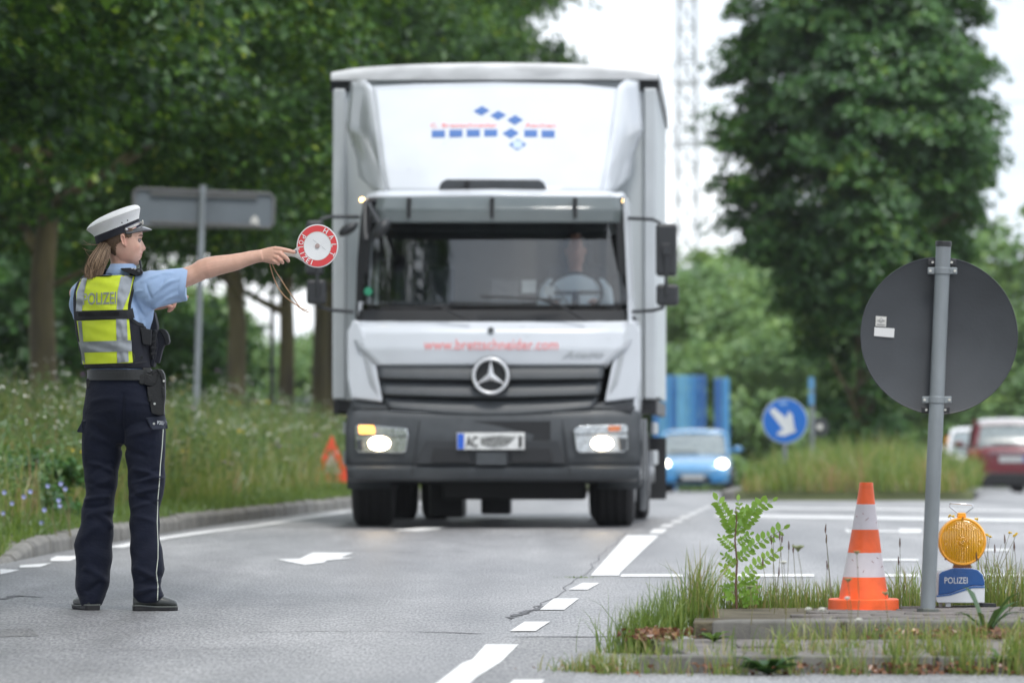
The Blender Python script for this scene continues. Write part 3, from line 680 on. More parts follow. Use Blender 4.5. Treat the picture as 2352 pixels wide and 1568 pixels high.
V, Fc, T = blades(x, Y, np.full(n, .09), rng.uniform(.03, .16, n), .003, .3, rng, rng.beta(2.2, 1.8, n))
tag(mesh_from('dry_grass', V, Fc, L_GRASS, tone=T, kind='stuff'), 'thin grass along the back edge of the traffic island', 'grass')
# fallen leaves
M_DL = leaf_mat('dead_leaf', [(0, (.10, .045, .02)), (.5, (.22, .10, .05)), (.85, (.32, .18, .09)), (1, (.45, .30, .05))], .15, .05)
def litter(label, cx, cy, sx, sy, z, n, size, seed):
    rng = np.random.default_rng(seed); c = np.stack([rng.normal(cx, sx, n), rng.normal(cy, sy, n), z + rng.random(n) * .035], 1)
    V, Fc, T = cards(c, rng.normal(size=(n, 3)) * .7 + [0, -.3, 1], rng.uniform(.6, 1.4, n) * size, rng, asp=.9, fold=.3); tag(mesh_from('fallen_leaves', V, Fc, M_DL, tone=T, kind='stuff'), label, 'fallen leaves')
litter('pile of brown fallen leaves beside the grass at the left end of the island', .535, 20.45, .055, .09, .055, 260, .022, 1)
litter('brown and yellow fallen leaves along the front kerb at the right', 1.5, 18.9, .28, .06, .0, 190, .022, 2)
litter('fallen leaves caught by the upper kerb at the right edge', 1.72, 20.4, .16, .07, .06, 170, .026, 3)
litter('brown litter and dead bits between the grass of the front kerb', .95, 18.93, .33, .09, .0, 240, .012, 9)
litter('few fallen leaves on the road before the front kerb', .9, 18.85, .3, .05, .0, 60, .02, 4)

# robinia seedling with pinnate leaves
L_ROB = leaf_mat('seedling_leaf', [(0, (.13, .27, .035)), (.6, (.22, .38, .06)), (1, (.34, .50, .08))], .45, .03)
rs = thing('robinia_seedling', 'young leafy seedling with oval leaflets growing behind the island kerb', 'seedling', (P(1690, 1400, 22.2).x, 22.2, .10))
b = MB(); YS = 22.2
stem = [P(x, y, YS) for x, y in ((1692, 1402), (1690, 1340), (1693, 1290), (1688, 1240), (1692, 1195), (1690, 1165))]
b.tube(stem, [.005, .0045, .004, .0033, .0025, .0015], 6); b.build('stem', M_STEMR, rs, world=True)
lv = [((1692, 1240), (1672, 1190), (1648, 1149), 11), ((1690, 1225), (1720, 1195), (1748, 1152), 11), ((1692, 1205), (1712, 1180), (1774, 1150), 9), ((1690, 1290), (1730, 1252), (1800, 1214), 12),
      ((1692, 1345), (1735, 1300), (1785, 1266), 10), ((1690, 1200), (1700, 1175), (1695, 1150), 5), ((1690, 1265), (1672, 1250), (1655, 1232), 7), ((1692, 1300), (1680, 1290), (1662, 1275), 7),
      ((1692, 1330), (1676, 1322), (1660, 1300), 7), ((1692, 1250), (1708, 1240), (1722, 1228), 6), ((1692, 1345), (1676, 1350), (1662, 1345), 6), ((1692, 1360), (1712, 1340), (1735, 1330), 8),
      ((1694, 1375), (1720, 1365), (1738, 1350), 8), ((1692, 1378), (1680, 1370), (1668, 1372), 6), ((1700, 1390), (1722, 1380), (1742, 1376), 7), ((1690, 1220), (1678, 1210), (1668, 1200), 6)]
for i, (a, m_, c, nl) in enumerate(lv):
    rd = random.Random(i); dy = rd.uniform(-.06, .06)
    A, Mm, C = P(*a, YS), P(*m_, YS + dy / 2), P(*c, YS + dy); lb = MB(); lb.tube([A, A.lerp(Mm, .6), Mm, Mm.lerp(C, .6), C], [.0012] * 5, 4)
    for k in range(nl):
        f = (k + 1) / nl; p = (A.lerp(Mm, f * 2) if f < .5 else Mm.lerp(C, f * 2 - 1)); t = (C - A).normalized()
        for sg in ((-1, 1) if k < nl - 1 else (0,)):
            s_ = .016 * rd.uniform(.75, 1.15) * (1.15 if i < 5 else .8); side = t.cross(Vector((0, -.9, .35))).normalized() * sg
            d = (t * .5 + side + Vector((0, rd.uniform(-.5, .3), rd.uniform(-.15, .25)))).normalized() if sg else t
            n_ = d.cross(Vector((rd.uniform(-.3, .3), .9, .4))).normalized(); L = s_ * 1.9
            lb.add([p, p + d * L * .3 + n_ * s_ * .48, p + d * L * .7 + n_ * s_ * .46, p + d * L, p + d * L * .7 - n_ * s_ * .46, p + d * L * .3 - n_ * s_ * .48], [(0, 1, 2, 3), (0, 3, 4, 5)])
    o = lb.build('leaf', L_ROB, rs, world=True)
    at_ = o.data.attributes.new('tone', 'FLOAT', 'POINT'); at_.data.foreach_set('value', [rd.uniform(.2, .8)] * len(o.data.vertices))

# single stems: wild carrot heads, plantain spikes, ragwort
M_HEAD = mat('seed_head', (.30, .34, .17), .9, var=.3, vs=90, bump=.6, bs=300); M_SPIKE = mat('plantain_spike', (.13, .075, .055), .9, var=.3, vs=60, bump=.6, bs=250)
def carrot(px, py, Y, r, base, lab, cup=True):
    t = thing('wild_carrot', lab, 'plant', (P(base, 1450, Y).x, Y, .05 if Y < 20.6 else .1), group='wild carrot seed heads on the island'); top = P(px, py, Y); q = Vector((t.location.x, Y, t.location.z))
    s_ = MB(); s_.tube([q, q.lerp(top, .5) + Vector((.01, 0, .01)), top - Vector((0, 0, r * .8))], [.0018, .0014, .001], 5); s_.build('stem', M_STEM, t, world=True)
    h = MB(); rd = random.Random(int(px))
    for k in range(26):
        a = k * 2.4; rr = r * math.sqrt(k / 26); e = top + Vector((rr * math.cos(a), rr * math.sin(a) * .8, (-.2 + .45 * (rr / r) ** 2 if cup else .3 - .5 * (rr / r) ** 2) * r))
        h.tube([top - Vector((0, 0, r * .85)), e], [.0006, .0008], 3); h.ball(e, r * .2, 5, 4)
    h.build('seed_head', M_HEAD if cup else M_FW, t, world=True)
for a in [(1833, 1256, 20.2, .020, 1850, 'largest green wild carrot head standing clear between seedling and cone'), (1968, 1267, 19.6, .011, 1965, 'wild carrot head in front of the upper orange band of the cone'),
          (1948, 1330, 19.5, .013, 1950, 'wild carrot head before the lower bands of the cone, left of its middle'), (2034, 1361, 19.6, .012, 2030, 'wild carrot head at the right foot of the cone'),
          (1722, 1347, 20.6, .014, 1725, 'wild carrot head at the foot of the leafy seedling')]: carrot(*a)
for a in [(1857, 1397, 19.4, .011, 1857, 'white flower head left of the cone foot, farther left one'), (1888, 1398, 19.3, .013, 1886, 'white flower head just left of the cone foot'),
          (1972, 1422, 19.2, .013, 1970, 'white flower head in front of the cone foot'), (1800, 1290, 20.5, .012, 1802, 'pale white flower head above the thin wait line'), (1946, 1372, 19.4, .010, 1945, 'small white flower head on the cone ring')]: carrot(*a, cup=False)
pl_all = [(1791, 1232), (1796, 1238), (1772, 1242), (1777, 1236), (1812, 1255), (1822, 1262), (1896, 1216), (1898, 1240), (1789, 1315), (2067, 1248), (2064, 1290), (2076, 1355), (1900, 1300), (1752, 1292), (2243, 1280), (2285, 1262), (2308, 1240), (2330, 1256)]
PLAB = ['thin plantain stalk right of the seedling, inner left of a close pair', 'thin plantain stalk right of the seedling, inner right of a close pair', 'plantain stalk touching the right side of the leafy seedling', 'plantain stalk just off the right side of the seedling, slightly taller',
        'plantain stalk between seedling and the large green carrot head', 'plantain stalk directly left of the large green carrot head', 'tallest plantain stalk between carrot head and cone, brown spike on top', 'second stalk beside the tallest one left of the cone, spike a little lower',
        'short plantain stalk low behind the right foot of the seedling', 'plantain stalk midway between cone and sign post, upper spike', 'plantain stalk midway between cone and sign post, middle spike', 'plantain stalk midway between cone and sign post, lowest spike',
        'low plantain stalk left of the cone halfway up', 'plantain stalk overlapping the right leaves of the seedling', 'plantain stalk nearest the right rim of the amber lamp', 'plantain stalk right of the lamp, second one out', 'plantain stalk right of the lamp, third one out', 'outermost plantain stalk near the right edge of the view']
for i, (px, py) in enumerate(pl_all):
    Y = 21.6 + (i % 4) * .25; top = P(px, py, Y); t = thing('plantain', PLAB[i], 'plant', (top.x + random.uniform(-.03, .03), Y, .1), group='plantain stalks on the island')
    q = Vector(t.location); s_ = MB(); s_.tube([q, q.lerp(top, .6), top], [.0013, .001, .0009], 4); s_.build('stem', M_STEM, t, world=True)
    h = MB(); h.tube([top - Vector((0, 0, .012)), top, top + Vector((random.uniform(-.003, .003), 0, .022))], [.002, .0034, .0015], 6); h.build('seed_spike', M_SPIKE, t, world=True)
rg = thing('ragwort', 'wiry ragwort with small yellow flowers right of the warning lamp', 'plant', (P(2285, 1400, 22.4).x, 22.4, .1))
b = MB(); fl = MB(); q0 = Vector(rg.location)
for (x, y) in [(2320, 1222), (2336, 1225), (2330, 1230), (2268, 1228), (2274, 1231), (2243, 1192), (2190, 1185), (2181, 1184), (2300, 1250), (2312, 1270), (2345, 1280), (2290, 1275), (2280, 1300), (2350, 1310)]:
    p = P(x, y, 22.4 + random.uniform(-.08, .08)); m_ = q0.lerp(p, .55) + Vector((random.uniform(-.03, .03), 0, 0)); b.tube([q0, q0.lerp(m_, .6), m_, p], [.0016, .0013, .001, .0007], 4)
    for k in range(4): d = Vector((random.uniform(-.03, .03), 0, random.uniform(-.01, .03))); b.tube([m_, m_ + d], [.0009, .0005], 3)
    if y < 1235:
        for k in range(5):
            e = p + Vector((random.uniform(-.006, .006), random.uniform(-.006, .006), random.uniform(-.004, .004))); fl.ball(e, .0035, 6, 4)
        fl.build('flower_head', M_FY, rg, world=True); fl = MB()
b.build('stem', M_STEM, rg, world=True)
def broad(name, label, x, Y, z, n, L, W, seed, up=.6, m=L_WEED):
    t = thing(name, label, 'weed', (x, Y, z)); rd = random.Random(seed)
    for k in range(n):
        a = k * 2.4 + rd.uniform(-.3, .3); l = L * rd.uniform(.6, 1.1); wd = W * rd.uniform(.7, 1.1); d = Vector((math.cos(a), math.sin(a) * .7, 0)); sd_ = Vector((-d.y, d.x, 0)).normalized(); u = rd.uniform(.5, 1.3) * up; lb = MB(); V = []
        for j in range(6):
            f = j / 5; c = d * l * f + Vector((0, 0, u * l * f * (1.15 - f * .6))); ww = wd * math.sin(math.pi * min(.97, f * .9 + .08)) * (1.15 if j % 2 else .85)
            V += [c - sd_ * ww / 2 + Vector((0, 0, ww * .2)), c, c + sd_ * ww / 2 + Vector((0, 0, ww * .2))]
        Fc = [];
        for j in range(5): Fc += [(3 * j, 3 * j + 1, 3 * j + 4, 3 * j + 3), (3 * j + 1, 3 * j + 2, 3 * j + 5, 3 * j + 4)]
        lb.add(V, Fc, True); o = lb.build('leaf', m, t)
        q = o.data.attributes.new('tone', 'FLOAT', 'POINT'); q.data.foreach_set('value', [rd.uniform(0, .6)] * len(o.data.vertices))
L_DW = leaf_mat('dark_weed_leaf', [(0, (.025, .075, .015)), (1, (.07, .15, .03))], .3, .08)
broad('broadleaf_weed', 'bushy dark green weed growing from the front kerb, left of centre', P(1765, 1540, 18.8).x, 18.8, .0, 40, .115, .036, 1, .75, L_DW)
broad('broadleaf_weed', 'green weed with yellowing leaves beside the brown leaf pile', P(1640, 1470, 20.35).x, 20.35, .05, 11, .07, .035, 2, .7)
broad('thistle_weed', 'spiky upright weed rising in front of the warning lamp', P(2265, 1440, 20.5).x, 20.5, .06, 9, .19, .028, 3, 1.4, L_DW)
broad('broadleaf_weed', 'small dark green weed at the kerb below the warning lamp', P(2215, 1450, 20.5).x, 20.5, .06, 10, .05, .03, 4, .8, L_DW)
broad('broadleaf_weed', 'sparse weed at the right end of the front kerb', P(2300, 1500, 18.9).x, 18.9, .03, 10, .08, .03, 5, .9)
moss = G(1329, 1326); tuft('grass_tuft', 'small green tuft growing in the road joint beside the line', moss.x, moss.y, 0, 260, .022, .05, 9, lean=.4, group=None)['kind'] = 'stuff'
# ================================================================== the truck
YT = 44.6
tf = P(1132, 965, YT)
truck = thing('truck', 'large white box truck with lit headlights and roof wind deflector, halted in the left lane', 'truck', (tf.x, YT, gz(YT + 2)), (-.004, 0, -R(2.3)))
TI = ROOTM['truck'].inverted()
def TL(x, y, d=0.0): return TI @ P(x, y, YT + d)
def T4(x, y): return (689 + .4211 * x, 114.8 + .4211 * y)
def T5(x, y): return (689 + .3907 * x, 717.8 + .3907 * y)
def curve(x): u = (x - 1132) / 340.0; return .13 * abs(u) ** 3.2            # the cab front bows back towards its corners
def CF(pt, d): return TL(pt[0], pt[1], d + curve(pt[0]))
M_TW = mat('truck_white', (.55, .58, .62), .3, coat=.5, var=.035, vs=3, detail=8)
M_TG = mat('truck_grey_plastic', (.050, .056, .062), .45, var=.12, vs=12, bump=.06, bs=250)
M_TD = mat('truck_dark', (.012, .013, .015), .6, var=.2, vs=10)
M_BOX = mat('box_panel', (.50, .54, .555), .38, var=.03, vs=1.5)
M_BOXA = mat('box_frame_alu', (.54, .57, .59), .35, .35, var=.06, vs=3)
M_INT = mat('cab_interior', (.05, .053, .06), .8, var=.2)
M_GLS = glass_mat('windscreen_glass', (.96, .98, .98), 1.45, 1.52)
M_LENS = glass_mat('lamp_glass', (.9, .92, .95), 1.0)
def plate(name, pts, d, th, m, conv=None, bevel=.006, parent=None, bow=True, seg=2):
    b = MB(); q = [conv(*p) if conv else p for p in pts]
    V = [CF(p, d) if bow else TL(p[0], p[1], d) for p in q]; b.prism(V, (0, th, 0)); return b.build(name, m, parent or truck, bevel=bevel, seg=seg)
def sheet(name, rows, m, thick=.02, nu=24, sub=6, parent=None):
    """smooth surface through rows of (x, y, d) picture-measured points, bowed with the cab"""
    G_ = []
    R_ = []
    for a, b_ in zip(rows, rows[1:]):
        for k in range(sub): f = k / sub; R_.append([tuple(np.array(p) * (1 - f) + np.array(q) * f) for p, q in zip(a, b_)])
    R_.append(rows[-1])
    for r in R_:
        n = len(r) - 1; row = []
        for i in range(nu + 1):
            t = i / nu * n; k = min(int(t), n - 1); f = t - k; p = np.array(r[k]) * (1 - f) + np.array(r[k + 1]) * f
            row.append(TL(p[0], p[1], p[2]))
        G_.append(row)
    b = MB(); b.loft(G_, cap=False, closed=False); return b.build(name, m, parent or truck, solid=thick)
def rowb(xs, y, d, extra=0): return [(x, y, d + curve(x) + extra) for x in xs]
xs = lambda a, b_, n=9: list(np.linspace(a, b_, n))

# cab shell (sides, roof, back, floor), bonnet panel, corner wings
cabL, cabR = 802, 1464
b = MB()
def cs(x, y, d): return TL(x, y, d)
for sx in (cabL, cabR):
    s_ = 1 if sx > 1132 else -1
    # side wall with a side window opening left out
    def q(y, d): p = cs(sx, y, 0); z = p.z; return Vector((TL(sx, 965, .25).x, d, z))
    zt, zw1, zw0, zb = TL(0, 448).z, TL(0, 492).z, TL(0, 690).z, TL(0, 1010).z
    x = TL(sx, 965, .0).x
    zs = TL(0, 738).z; xw = lambda z: x if z < zs else x - s_ * (.045 + .045 * (z - zs) / (zt - zs))
    for (y0, y1, z0, z1) in ((.2, 1.85, zb, zs - .001), (.26, 1.85, zs, zw0), (.36, 1.85, zw1, zt), (.36, .46, zw0, zw1), (1.15, 1.85, zw0, zw1)):
        b.prism([(xw(z0), y0, z0), (xw(z0), y1, z0), (xw(z1), y1, z1), (xw(z1), y0, z1)], (-s_ * .03, 0, 0))
    b.box((x - s_ * .04, 1.02, zs), (.08, 1.66, .02))
    g = MB(); g.prism([(xw(zw0) - s_ * .01, .46, zw0), (xw(zw0) - s_ * .01, 1.15, zw0), (xw(zw1) - s_ * .01, 1.15, zw1), (xw(zw1) - s_ * .01, .46, zw1)], (-s_ * .008, 0, 0)); g.build('side_window', M_GLS, truck)
xl, xr = TL(cabL, 965).x, TL(cabR, 965).x
b.box(((xl + xr) / 2, 1.86, (TL(0, 738).z + TL(0, 1000).z) / 2), (xr - xl, .03, TL(0, 738).z - TL(0, 1000).z)); b.box(((xl + xr) / 2, 1.86, (TL(0, 448).z + TL(0, 738).z) / 2 + .001), (xr - xl - .2, .03, TL(0, 448).z - TL(0, 738).z))
b.build('cab_shell', M_TW, truck)
bi = MB(); bi.box((0, 1.80, 1.7), (xr - xl - .24, .03, 1.8)); bi.box((0, .95, .95), (xr - xl - .08, 1.6, .05)); bi.box((0, .95, 2.60), (xr - xl - .24, 1.2, .03))
for sx in (xl + .04, xr - .04): bi.box((sx, 1.1, 1.3), (.03, 1.4, .75))
bi.build('cab_lining', M_INT, truck)
sheet('front_panel', [rowb(xs(815, 1452), 738, .16), rowb(xs(803, 1463), 762, .06), rowb(xs(822, 1440), 800, .03), rowb(xs(858, 1400), 833, .04), rowb(xs(868, 1392), 842, .10)], M_TW, .03)
for s_ in (-1, 1):
    X = (lambda x: x) if s_ < 0 else (lambda x: 2268 - x)
    V = [(797, 760), (812, 735), (824, 738), (862, 833), (880, 924), (806, 915), (797, 872)]
    plate('corner_wing', [(X(a), c) for a, c in V], .03, .12, M_TW, bevel=.02, seg=3)
    plate('corner_vent', [(X(a), c) for a, c in [(830, 782), (842, 800), (868, 905), (850, 880), (838, 830)]], .022, .03, mat('vent_shade_grey', (.35, .37, .39), .5), bevel=.006)
    plate('corner_cap', [(X(a), c) for a, c in [(806, 917), (878, 928), (900, 955), (812, 936)]], .05, .1, M_TG, bevel=.01)
b = MB()   # roof edge strip
V = [T4(360, 800), T4(420, 775), T4(1040, 765), T4(1700, 775), T4(1790, 800), T4(1780, 812), T4(1040, 800), T4(370, 810)]
sheet('roof_edge', [[(846, 449, .62), (872, 442, .55), (1132, 438, .45), (1396, 442, .55), (1424, 449, .62)], [(836, 462, .55), (866, 454, .42), (1132, 451, .33), (1402, 454, .42), (1436, 462, .55)]], M_TW, .03)
b = MB(); b.box(((xl + xr) / 2, 1.25, 2.64), (xr - xl - .22, 1.25, .05)); b.build('cab_roof', M_TW, truck, bevel=.02)

# windscreen: curved glass leaning back
def ws(name, y0, y1, x0, x1, m, d0=.15, d1=.42, th=.006, pull=0.0):
    rows = []
    for k in range(5):
        f = k / 4; y = y0 + (y1 - y0) * f; fy = (y - 457) / (735 - 457); d = d1 + (d0 - d1) * fy
        a = x0[0] + (x0[1] - x0[0]) * f; c = x1[0] + (x1[1] - x1[0]) * f; rows.append([(x, y, d + 1.1 * curve(x) + pull) for x in xs(a, c, 13)])
    return sheet(name, rows, m, th, nu=36, sub=3)
ws('windscreen', 464, 712, (848, 832), (1424, 1440), M_GLS)
ws('screen_border', 712, 738, (826, 820), (1444, 1448), M_TD, pull=-.012)
for s_ in (0, 1):
    X = (lambda x: x) if not s_ else (lambda x: 2264 - x)
    plate('screen_pillar', [(X(842), 460), (X(854), 458), (X(840), 715), (X(816), 738), (X(820), 600), (X(828), 500), (X(834), 470)], .26, .16, M_TD, bevel=.01)
# sun visor: smoked strip standing proud of the glass, on brackets
M_VIS = mat('smoked_visor', (.17, .20, .205), .12, var=.05, trans=.35)
sheet('sun_visor', [rowb(xs(868, 1424), 453, .22), rowb(xs(862, 1428), 480, .14), rowb(xs(864, 1424), 512, .14)], M_VIS, .008)
ws('screen_header', 510, 531, (842, 842), (1428, 1428), M_TD, pull=.03)
for x in (939, 1130, 1321): plate('visor_bracket', [(x - 5, 454), (x + 5, 454), (x + 4, 500), (x - 4, 500)], .12, .1, M_TD, bevel=.003)
# wind deflector on the roof
D0, D1, DO = .62, 1.75, 2.02
sheet('wind_deflector', [[(856, 202, D1), (950, 197, D1 - .03), (1132, 193, D1 - .05), (1330, 197, D1 - .03), (1418, 207, D1)],
                         [(868, 300, D1 - .45), (960, 300, D1 - .52), (1132, 300, D1 - .56), (1310, 300, D1 - .52), (1404, 300, D1 - .45)],
                         [(880, 390, .90), (970, 390, .80), (1132, 390, .76), (1300, 390, .80), (1392, 390, .90)],
                         [(890, 441, D0 + .1), (980, 441, D0), (1132, 441, D0 - .04), (1290, 441, D0), (1380, 441, D0 + .1)]], M_TW, .03, nu=32)
for s_ in (0, 1):
    X = (lambda x: x) if not s_ else (lambda x: 2274 - x)
    sheet('deflector_side', [[(X(856), 202, D1), (X(848), 192, D1 + .05), (X(836), 184, D1 + .1), (X(811), 188, DO)], [(X(868), 300, D1 - .45), (X(855), 300, 1.4), (X(832), 300, 1.75), (X(800), 295, DO)],
                             [(X(880), 390, .90), (X(868), 395, 1.2), (X(845), 380, 1.7), (X(822), 360, DO)], [(X(890), 441, D0 + .1), (X(880), 441, .9), (X(862), 436, 1.4), (X(828), 405, DO)]], M_TW, .03, nu=12)
b = MB(); V = [T4(750, 775), T4(768, 722), T4(800, 704), T4(1305, 706), T4(1330, 722), T4(1352, 775)]
plate('roof_hatch', V, .50, .12, M_TG, bevel=.015, bow=False)
plate('hatch_shade', [T4(775, 770), T4(800, 752), T4(1300, 754), T4(1330, 772)], .49, .05, M_TD, bevel=.006, bow=False)
plate('air_horn', [T4(900, 712), T4(922, 712), T4(922, 750), T4(900, 750)], .46, .05, M_TD, bevel=.004, bow=False)
# emblem and lettering on the deflector: found by casting onto its surface
def caster(objs):
    Vs, Fs = [], []
    dg = bpy.context.evaluated_depsgraph_get()
    for o in objs:
        ev = o.evaluated_get(dg); me = ev.to_mesh(); M = ROOTM[o.name]; b0 = len(Vs)
        Vs += [M @ v.co for v in me.vertices]; Fs += [[i + b0 for i in p.vertices] for p in me.polygons]; ev.to_mesh_clear()
    t = BVHTree.FromPolygons(Vs, Fs); O = Vector((0, 0, CAM_H))
    def f(x, y, off=.004, fallback=25.2):
        d = (P(x, y, 30) - O).normalized(); h = t.ray_cast(O, d)
        if h[0] is None: return P(x, y, fallback)
        return h[0] - d * off
    return f
defl = caster([bpy.data.objects['wind_deflector']])
M_BL = mat('logo_blue', (.045, .13, .36), .5, var=.04); M_BL2 = mat('logo_pale_blue', (.50, .55, .75), .5, var=.03)
M_RED = mat('lettering_red', (.75, .24, .24), .5, var=.05)
def LZ(x, y): return (964.7 + .1416 * x, 218.2 + .1416 * y)
def decal(name, polys, m, cast, conv=None, off=.006, parent=None, sub=4):
    V, Fc = [], []
    for pl in polys:
        q = [conv(*p) if conv else p for p in pl]; b0 = len(V); c = len(q)
        fine = []
        for i in range(c):
            for k in range(sub): f = k / sub; a, b_ = q[i], q[(i + 1) % c]; fine.append((a[0] + (b_[0] - a[0]) * f, a[1] + (b_[1] - a[1]) * f))
        V += [cast(x, y, off) for x, y in fine]; Fc.append(tuple(range(b0, len(V))))
    return mesh_from(name, V, Fc, m, parent, True)
for pl in ([(190, 575), (405, 570), (405, 685), (190, 690)], [(475, 565), (690, 562), (690, 680), (475, 685)], [(757, 562), (972, 560), (972, 674), (757, 678)], [(1042, 560), (1255, 558), (1255, 670), (1042, 674)],
           [(1690, 566), (1902, 568), (1902, 682), (1690, 680)], [(1972, 572), (2188, 576), (2184, 690), (1972, 688)], [(865, 262), (1005, 178), (1132, 252), (995, 335)], [(1138, 332), (1272, 255), (1402, 326), (1264, 408)],
           [(1410, 405), (1545, 326), (1675, 404), (1536, 486)], [(1335, 622), (1480, 537), (1608, 618), (1468, 706)], [(1440, 804), (1588, 710), (1728, 804), (1580, 900)]):
    decal('logo_tile', [pl], M_BL, defl, LZ, parent=truck)
decal('logo_disc', [[(1585 + 82 * math.cos(a), 806 + 70 * math.sin(a)) for a in np.linspace(0, 6.28, 17)[:-1]]], mat('logo_grey_blue', (.42, .52, .68), .5), defl, LZ, off=.009, parent=truck)
def slanted(x0, y0, x1, y1, h, cast, conv):
    def f(u, v): X = x0 + (x1 - x0) * u; Y_ = y0 + (y1 - y0) * u - h * v; return cast(*conv(X, Y_), .007)
    return f
lettering('lettering', 'C. Brettschneider', M_RED, truck, slanted(170, 530, 1262, 522, 72, defl, LZ), .012)
lettering('lettering', 'Aachen', M_RED, truck, slanted(1695, 522, 2212, 530, 72, defl, LZ), .012)
fp = caster([bpy.data.objects['front_panel']])
lettering('web_address', 'www.brettschneider.com', M_RED, truck, slanted(728, 218, 1518, 218, 62, fp, T5), .004)
lettering('model_lettering', 'Atego', mat('grey_chrome_letters', (.45, .48, .50), .3, .6), truck, slanted(1540, 278, 1785, 276, 50, fp, T5), .02, .35)
b = MB(); c = fp(1127.5, 758, .012); ci = TI @ c
b.tube([ci + Vector((0, .01, 0)), ci - Vector((0, .012, 0))], .026, 20); b.build('bonnet_badge', mat('badge_grey', (.25, .27, .28), .4, .4), truck)
b = MB(); b.tube([ci + Vector((0, -.013, 0)), ci - Vector((0, .016, 0))], .013, 16); b.build('badge_centre', M_TD, truck)

# grille: surround, three slats with mesh texture, star emblem
plate('grille_back', [T5(450, 296), T5(1795, 296), T5(1760, 520), T5(1720, 600), T5(1500, 640), T5(1121, 655), T5(740, 640), T5(520, 600), T5(488, 520)], .14, .05, M_TD)
def gx(y, s_): # grille edge at z-height y
    pts = [(298, 457), (400, 472), (500, 492), (560, 530), (620, 640)] if s_ < 0 else [(298, 1790), (400, 1775), (500, 1752), (560, 1710), (620, 1600)]
    return float(np.interp(y, [p[0] for p in pts], [p[1] for p in pts]))
def slat(y0, y1, sag0, sag1):
    n = 21; top, mid, bot = [], [], []
    for i in range(n):
        u = i / (n - 1); yy0 = y0 + sag0 * math.sin(math.pi * u); yy1 = y1 + sag1 * math.sin(math.pi * u)
        X0 = gx(y0, -1) + (gx(y0, 1) - gx(y0, -1)) * u; X1 = gx(y1, -1) + (gx(y1, 1) - gx(y1, -1)) * u
        top.append((*T5(X0, yy0), .075 + curve(T5(X0, 0)[0]))); mid.append((*T5((X0 + X1) / 2, (yy0 * .35 + yy1 * .65)), .035 + curve(T5(X0, 0)[0]))); bot.append((*T5(X1, yy1), .02 + curve(T5(X0, 0)[0])))
    return sheet('grille_slat', [top, mid, bot], M_TG, .018, nu=40, sub=3)
slat(300, 388, 0, 8); slat(402, 482, 8, 16); slat(496, 560, 18, 40)
M_MESHD = mat('grille_mesh_dots', (.13, .14, .15), .4)
gr_c = caster([o for o in bpy.data.objects if o.name.startswith('grille_slat')])
b = MB()
for (y0, y1, sg) in ((318, 368, 4), (418, 468, 12), (522, 572, 24)):
    r_ = 0; yy = y0
    while yy < y1:
        for xx in range(540 + (8 if r_ % 2 else 0), 1720, 17):
            if abs(xx - 1121) < 118: continue
            u = (xx - 480) / 1290; p = TI @ gr_c(*T5(xx, yy + sg * math.sin(math.pi * u)), .003); b.add([p + Vector((-.0045, 0, 0)), p + Vector((0, 0, .0045)), p + Vector((.0045, 0, 0)), p + Vector((0, 0, -.0045))], [(0, 1, 2, 3)])
        yy += 12; r_ += 1
b.build('grille_mesh', M_MESHD, truck, kind='stuff')
ce = TL(*T5(1121, 372), -.02); em = MB(); Re = 108 * .3907 / 293
b = MB(); b.tube([ce + Vector((0, .12, 0)), ce + Vector((0, .02, 0))], Re * 1.07, 40); b.build('emblem_backing', M_TD, truck)
ring = []
for k in range(49): a = 2 * math.pi * k / 48; ring.append(ce + Vector((math.sin(a) * Re * .93, 0, math.cos(a) * Re * .93)))
em.tube(ring, Re * .10, 8, cap=False)
for k in range(3):
    a = 2 * math.pi * k / 3; d = Vector((math.sin(a), 0, math.cos(a))); n = Vector((d.z, 0, -d.x)); f_ = Vector((0, -.022, 0))
    em.add([ce + n * Re * .19 - d * Re * .05, ce - n * Re * .19 - d * Re * .05, ce + d * Re * .93, ce + f_], [(0, 2, 3), (2, 1, 3)])
em.build('star_emblem', mat('emblem_silver', (.72, .73, .75), .38, .6, var=.03), truck)

# bumper
sheet('bumper', [rowb(xs(806, 1458), 936, .10), rowb(xs(798, 1468), 952, .045), rowb(xs(795, 1470), 1000, .012), rowb(xs(795, 1470), 1060, .02), rowb(xs(798, 1468), 1070, .06), rowb(xs(797, 1469), 1078, -.01), rowb(xs(800, 1466), 1093, .01), rowb(xs(806, 1460), 1099, .09)], M_TG, .05, nu=30, sub=4)
sheet('bumper_top', [rowb(xs(806, 1458), 926, .10), rowb(xs(806, 1458), 940, .05)], M_TG, .04)
plate('lower_grille', [T5(742, 752), T5(1518, 752), T5(1560, 888), T5(680, 888)], -.045, .02, mat('grille_recess', (.028, .031, .035), .6), bevel=.004)
for pl in ([(790, 795), (995, 795), (1000, 878), (770, 878)], [(1250, 795), (1470, 795), (1490, 878), (1245, 878)]): plate('air_intake', [T5(*p) for p in pl], -.052, .02, M_TD, bevel=.003)
plate('tow_cover', [T5(1035, 818), T5(1215, 818), T5(1215, 895), T5(1035, 895)], -.062, .03, M_TG, bevel=.004)
for x in (700, 1540): plate('bumper_seam', [T5(x, 635), T5(x + 6, 635), T5(x - 40 if x < 1000 else x + 52, 955), T5(x - 46 if x < 1000 else x + 46, 955)], -.038, .01, M_TD, bevel=0)
np_ = plate('number_plate', [T5(922, 706), T5(1320, 704), T5(1320, 804), T5(922, 804)], -.075, .02, mat('plate_white', (.68, .69, .68), .4, var=.15, vs=30), bevel=.003, bow=False)
plate('plate_band', [T5(926, 710), T5(964, 710), T5(964, 800), T5(926, 800)], -.079, .004, mat('plate_blue', (.02, .10, .50), .4), bevel=0, bow=False, parent=np_)
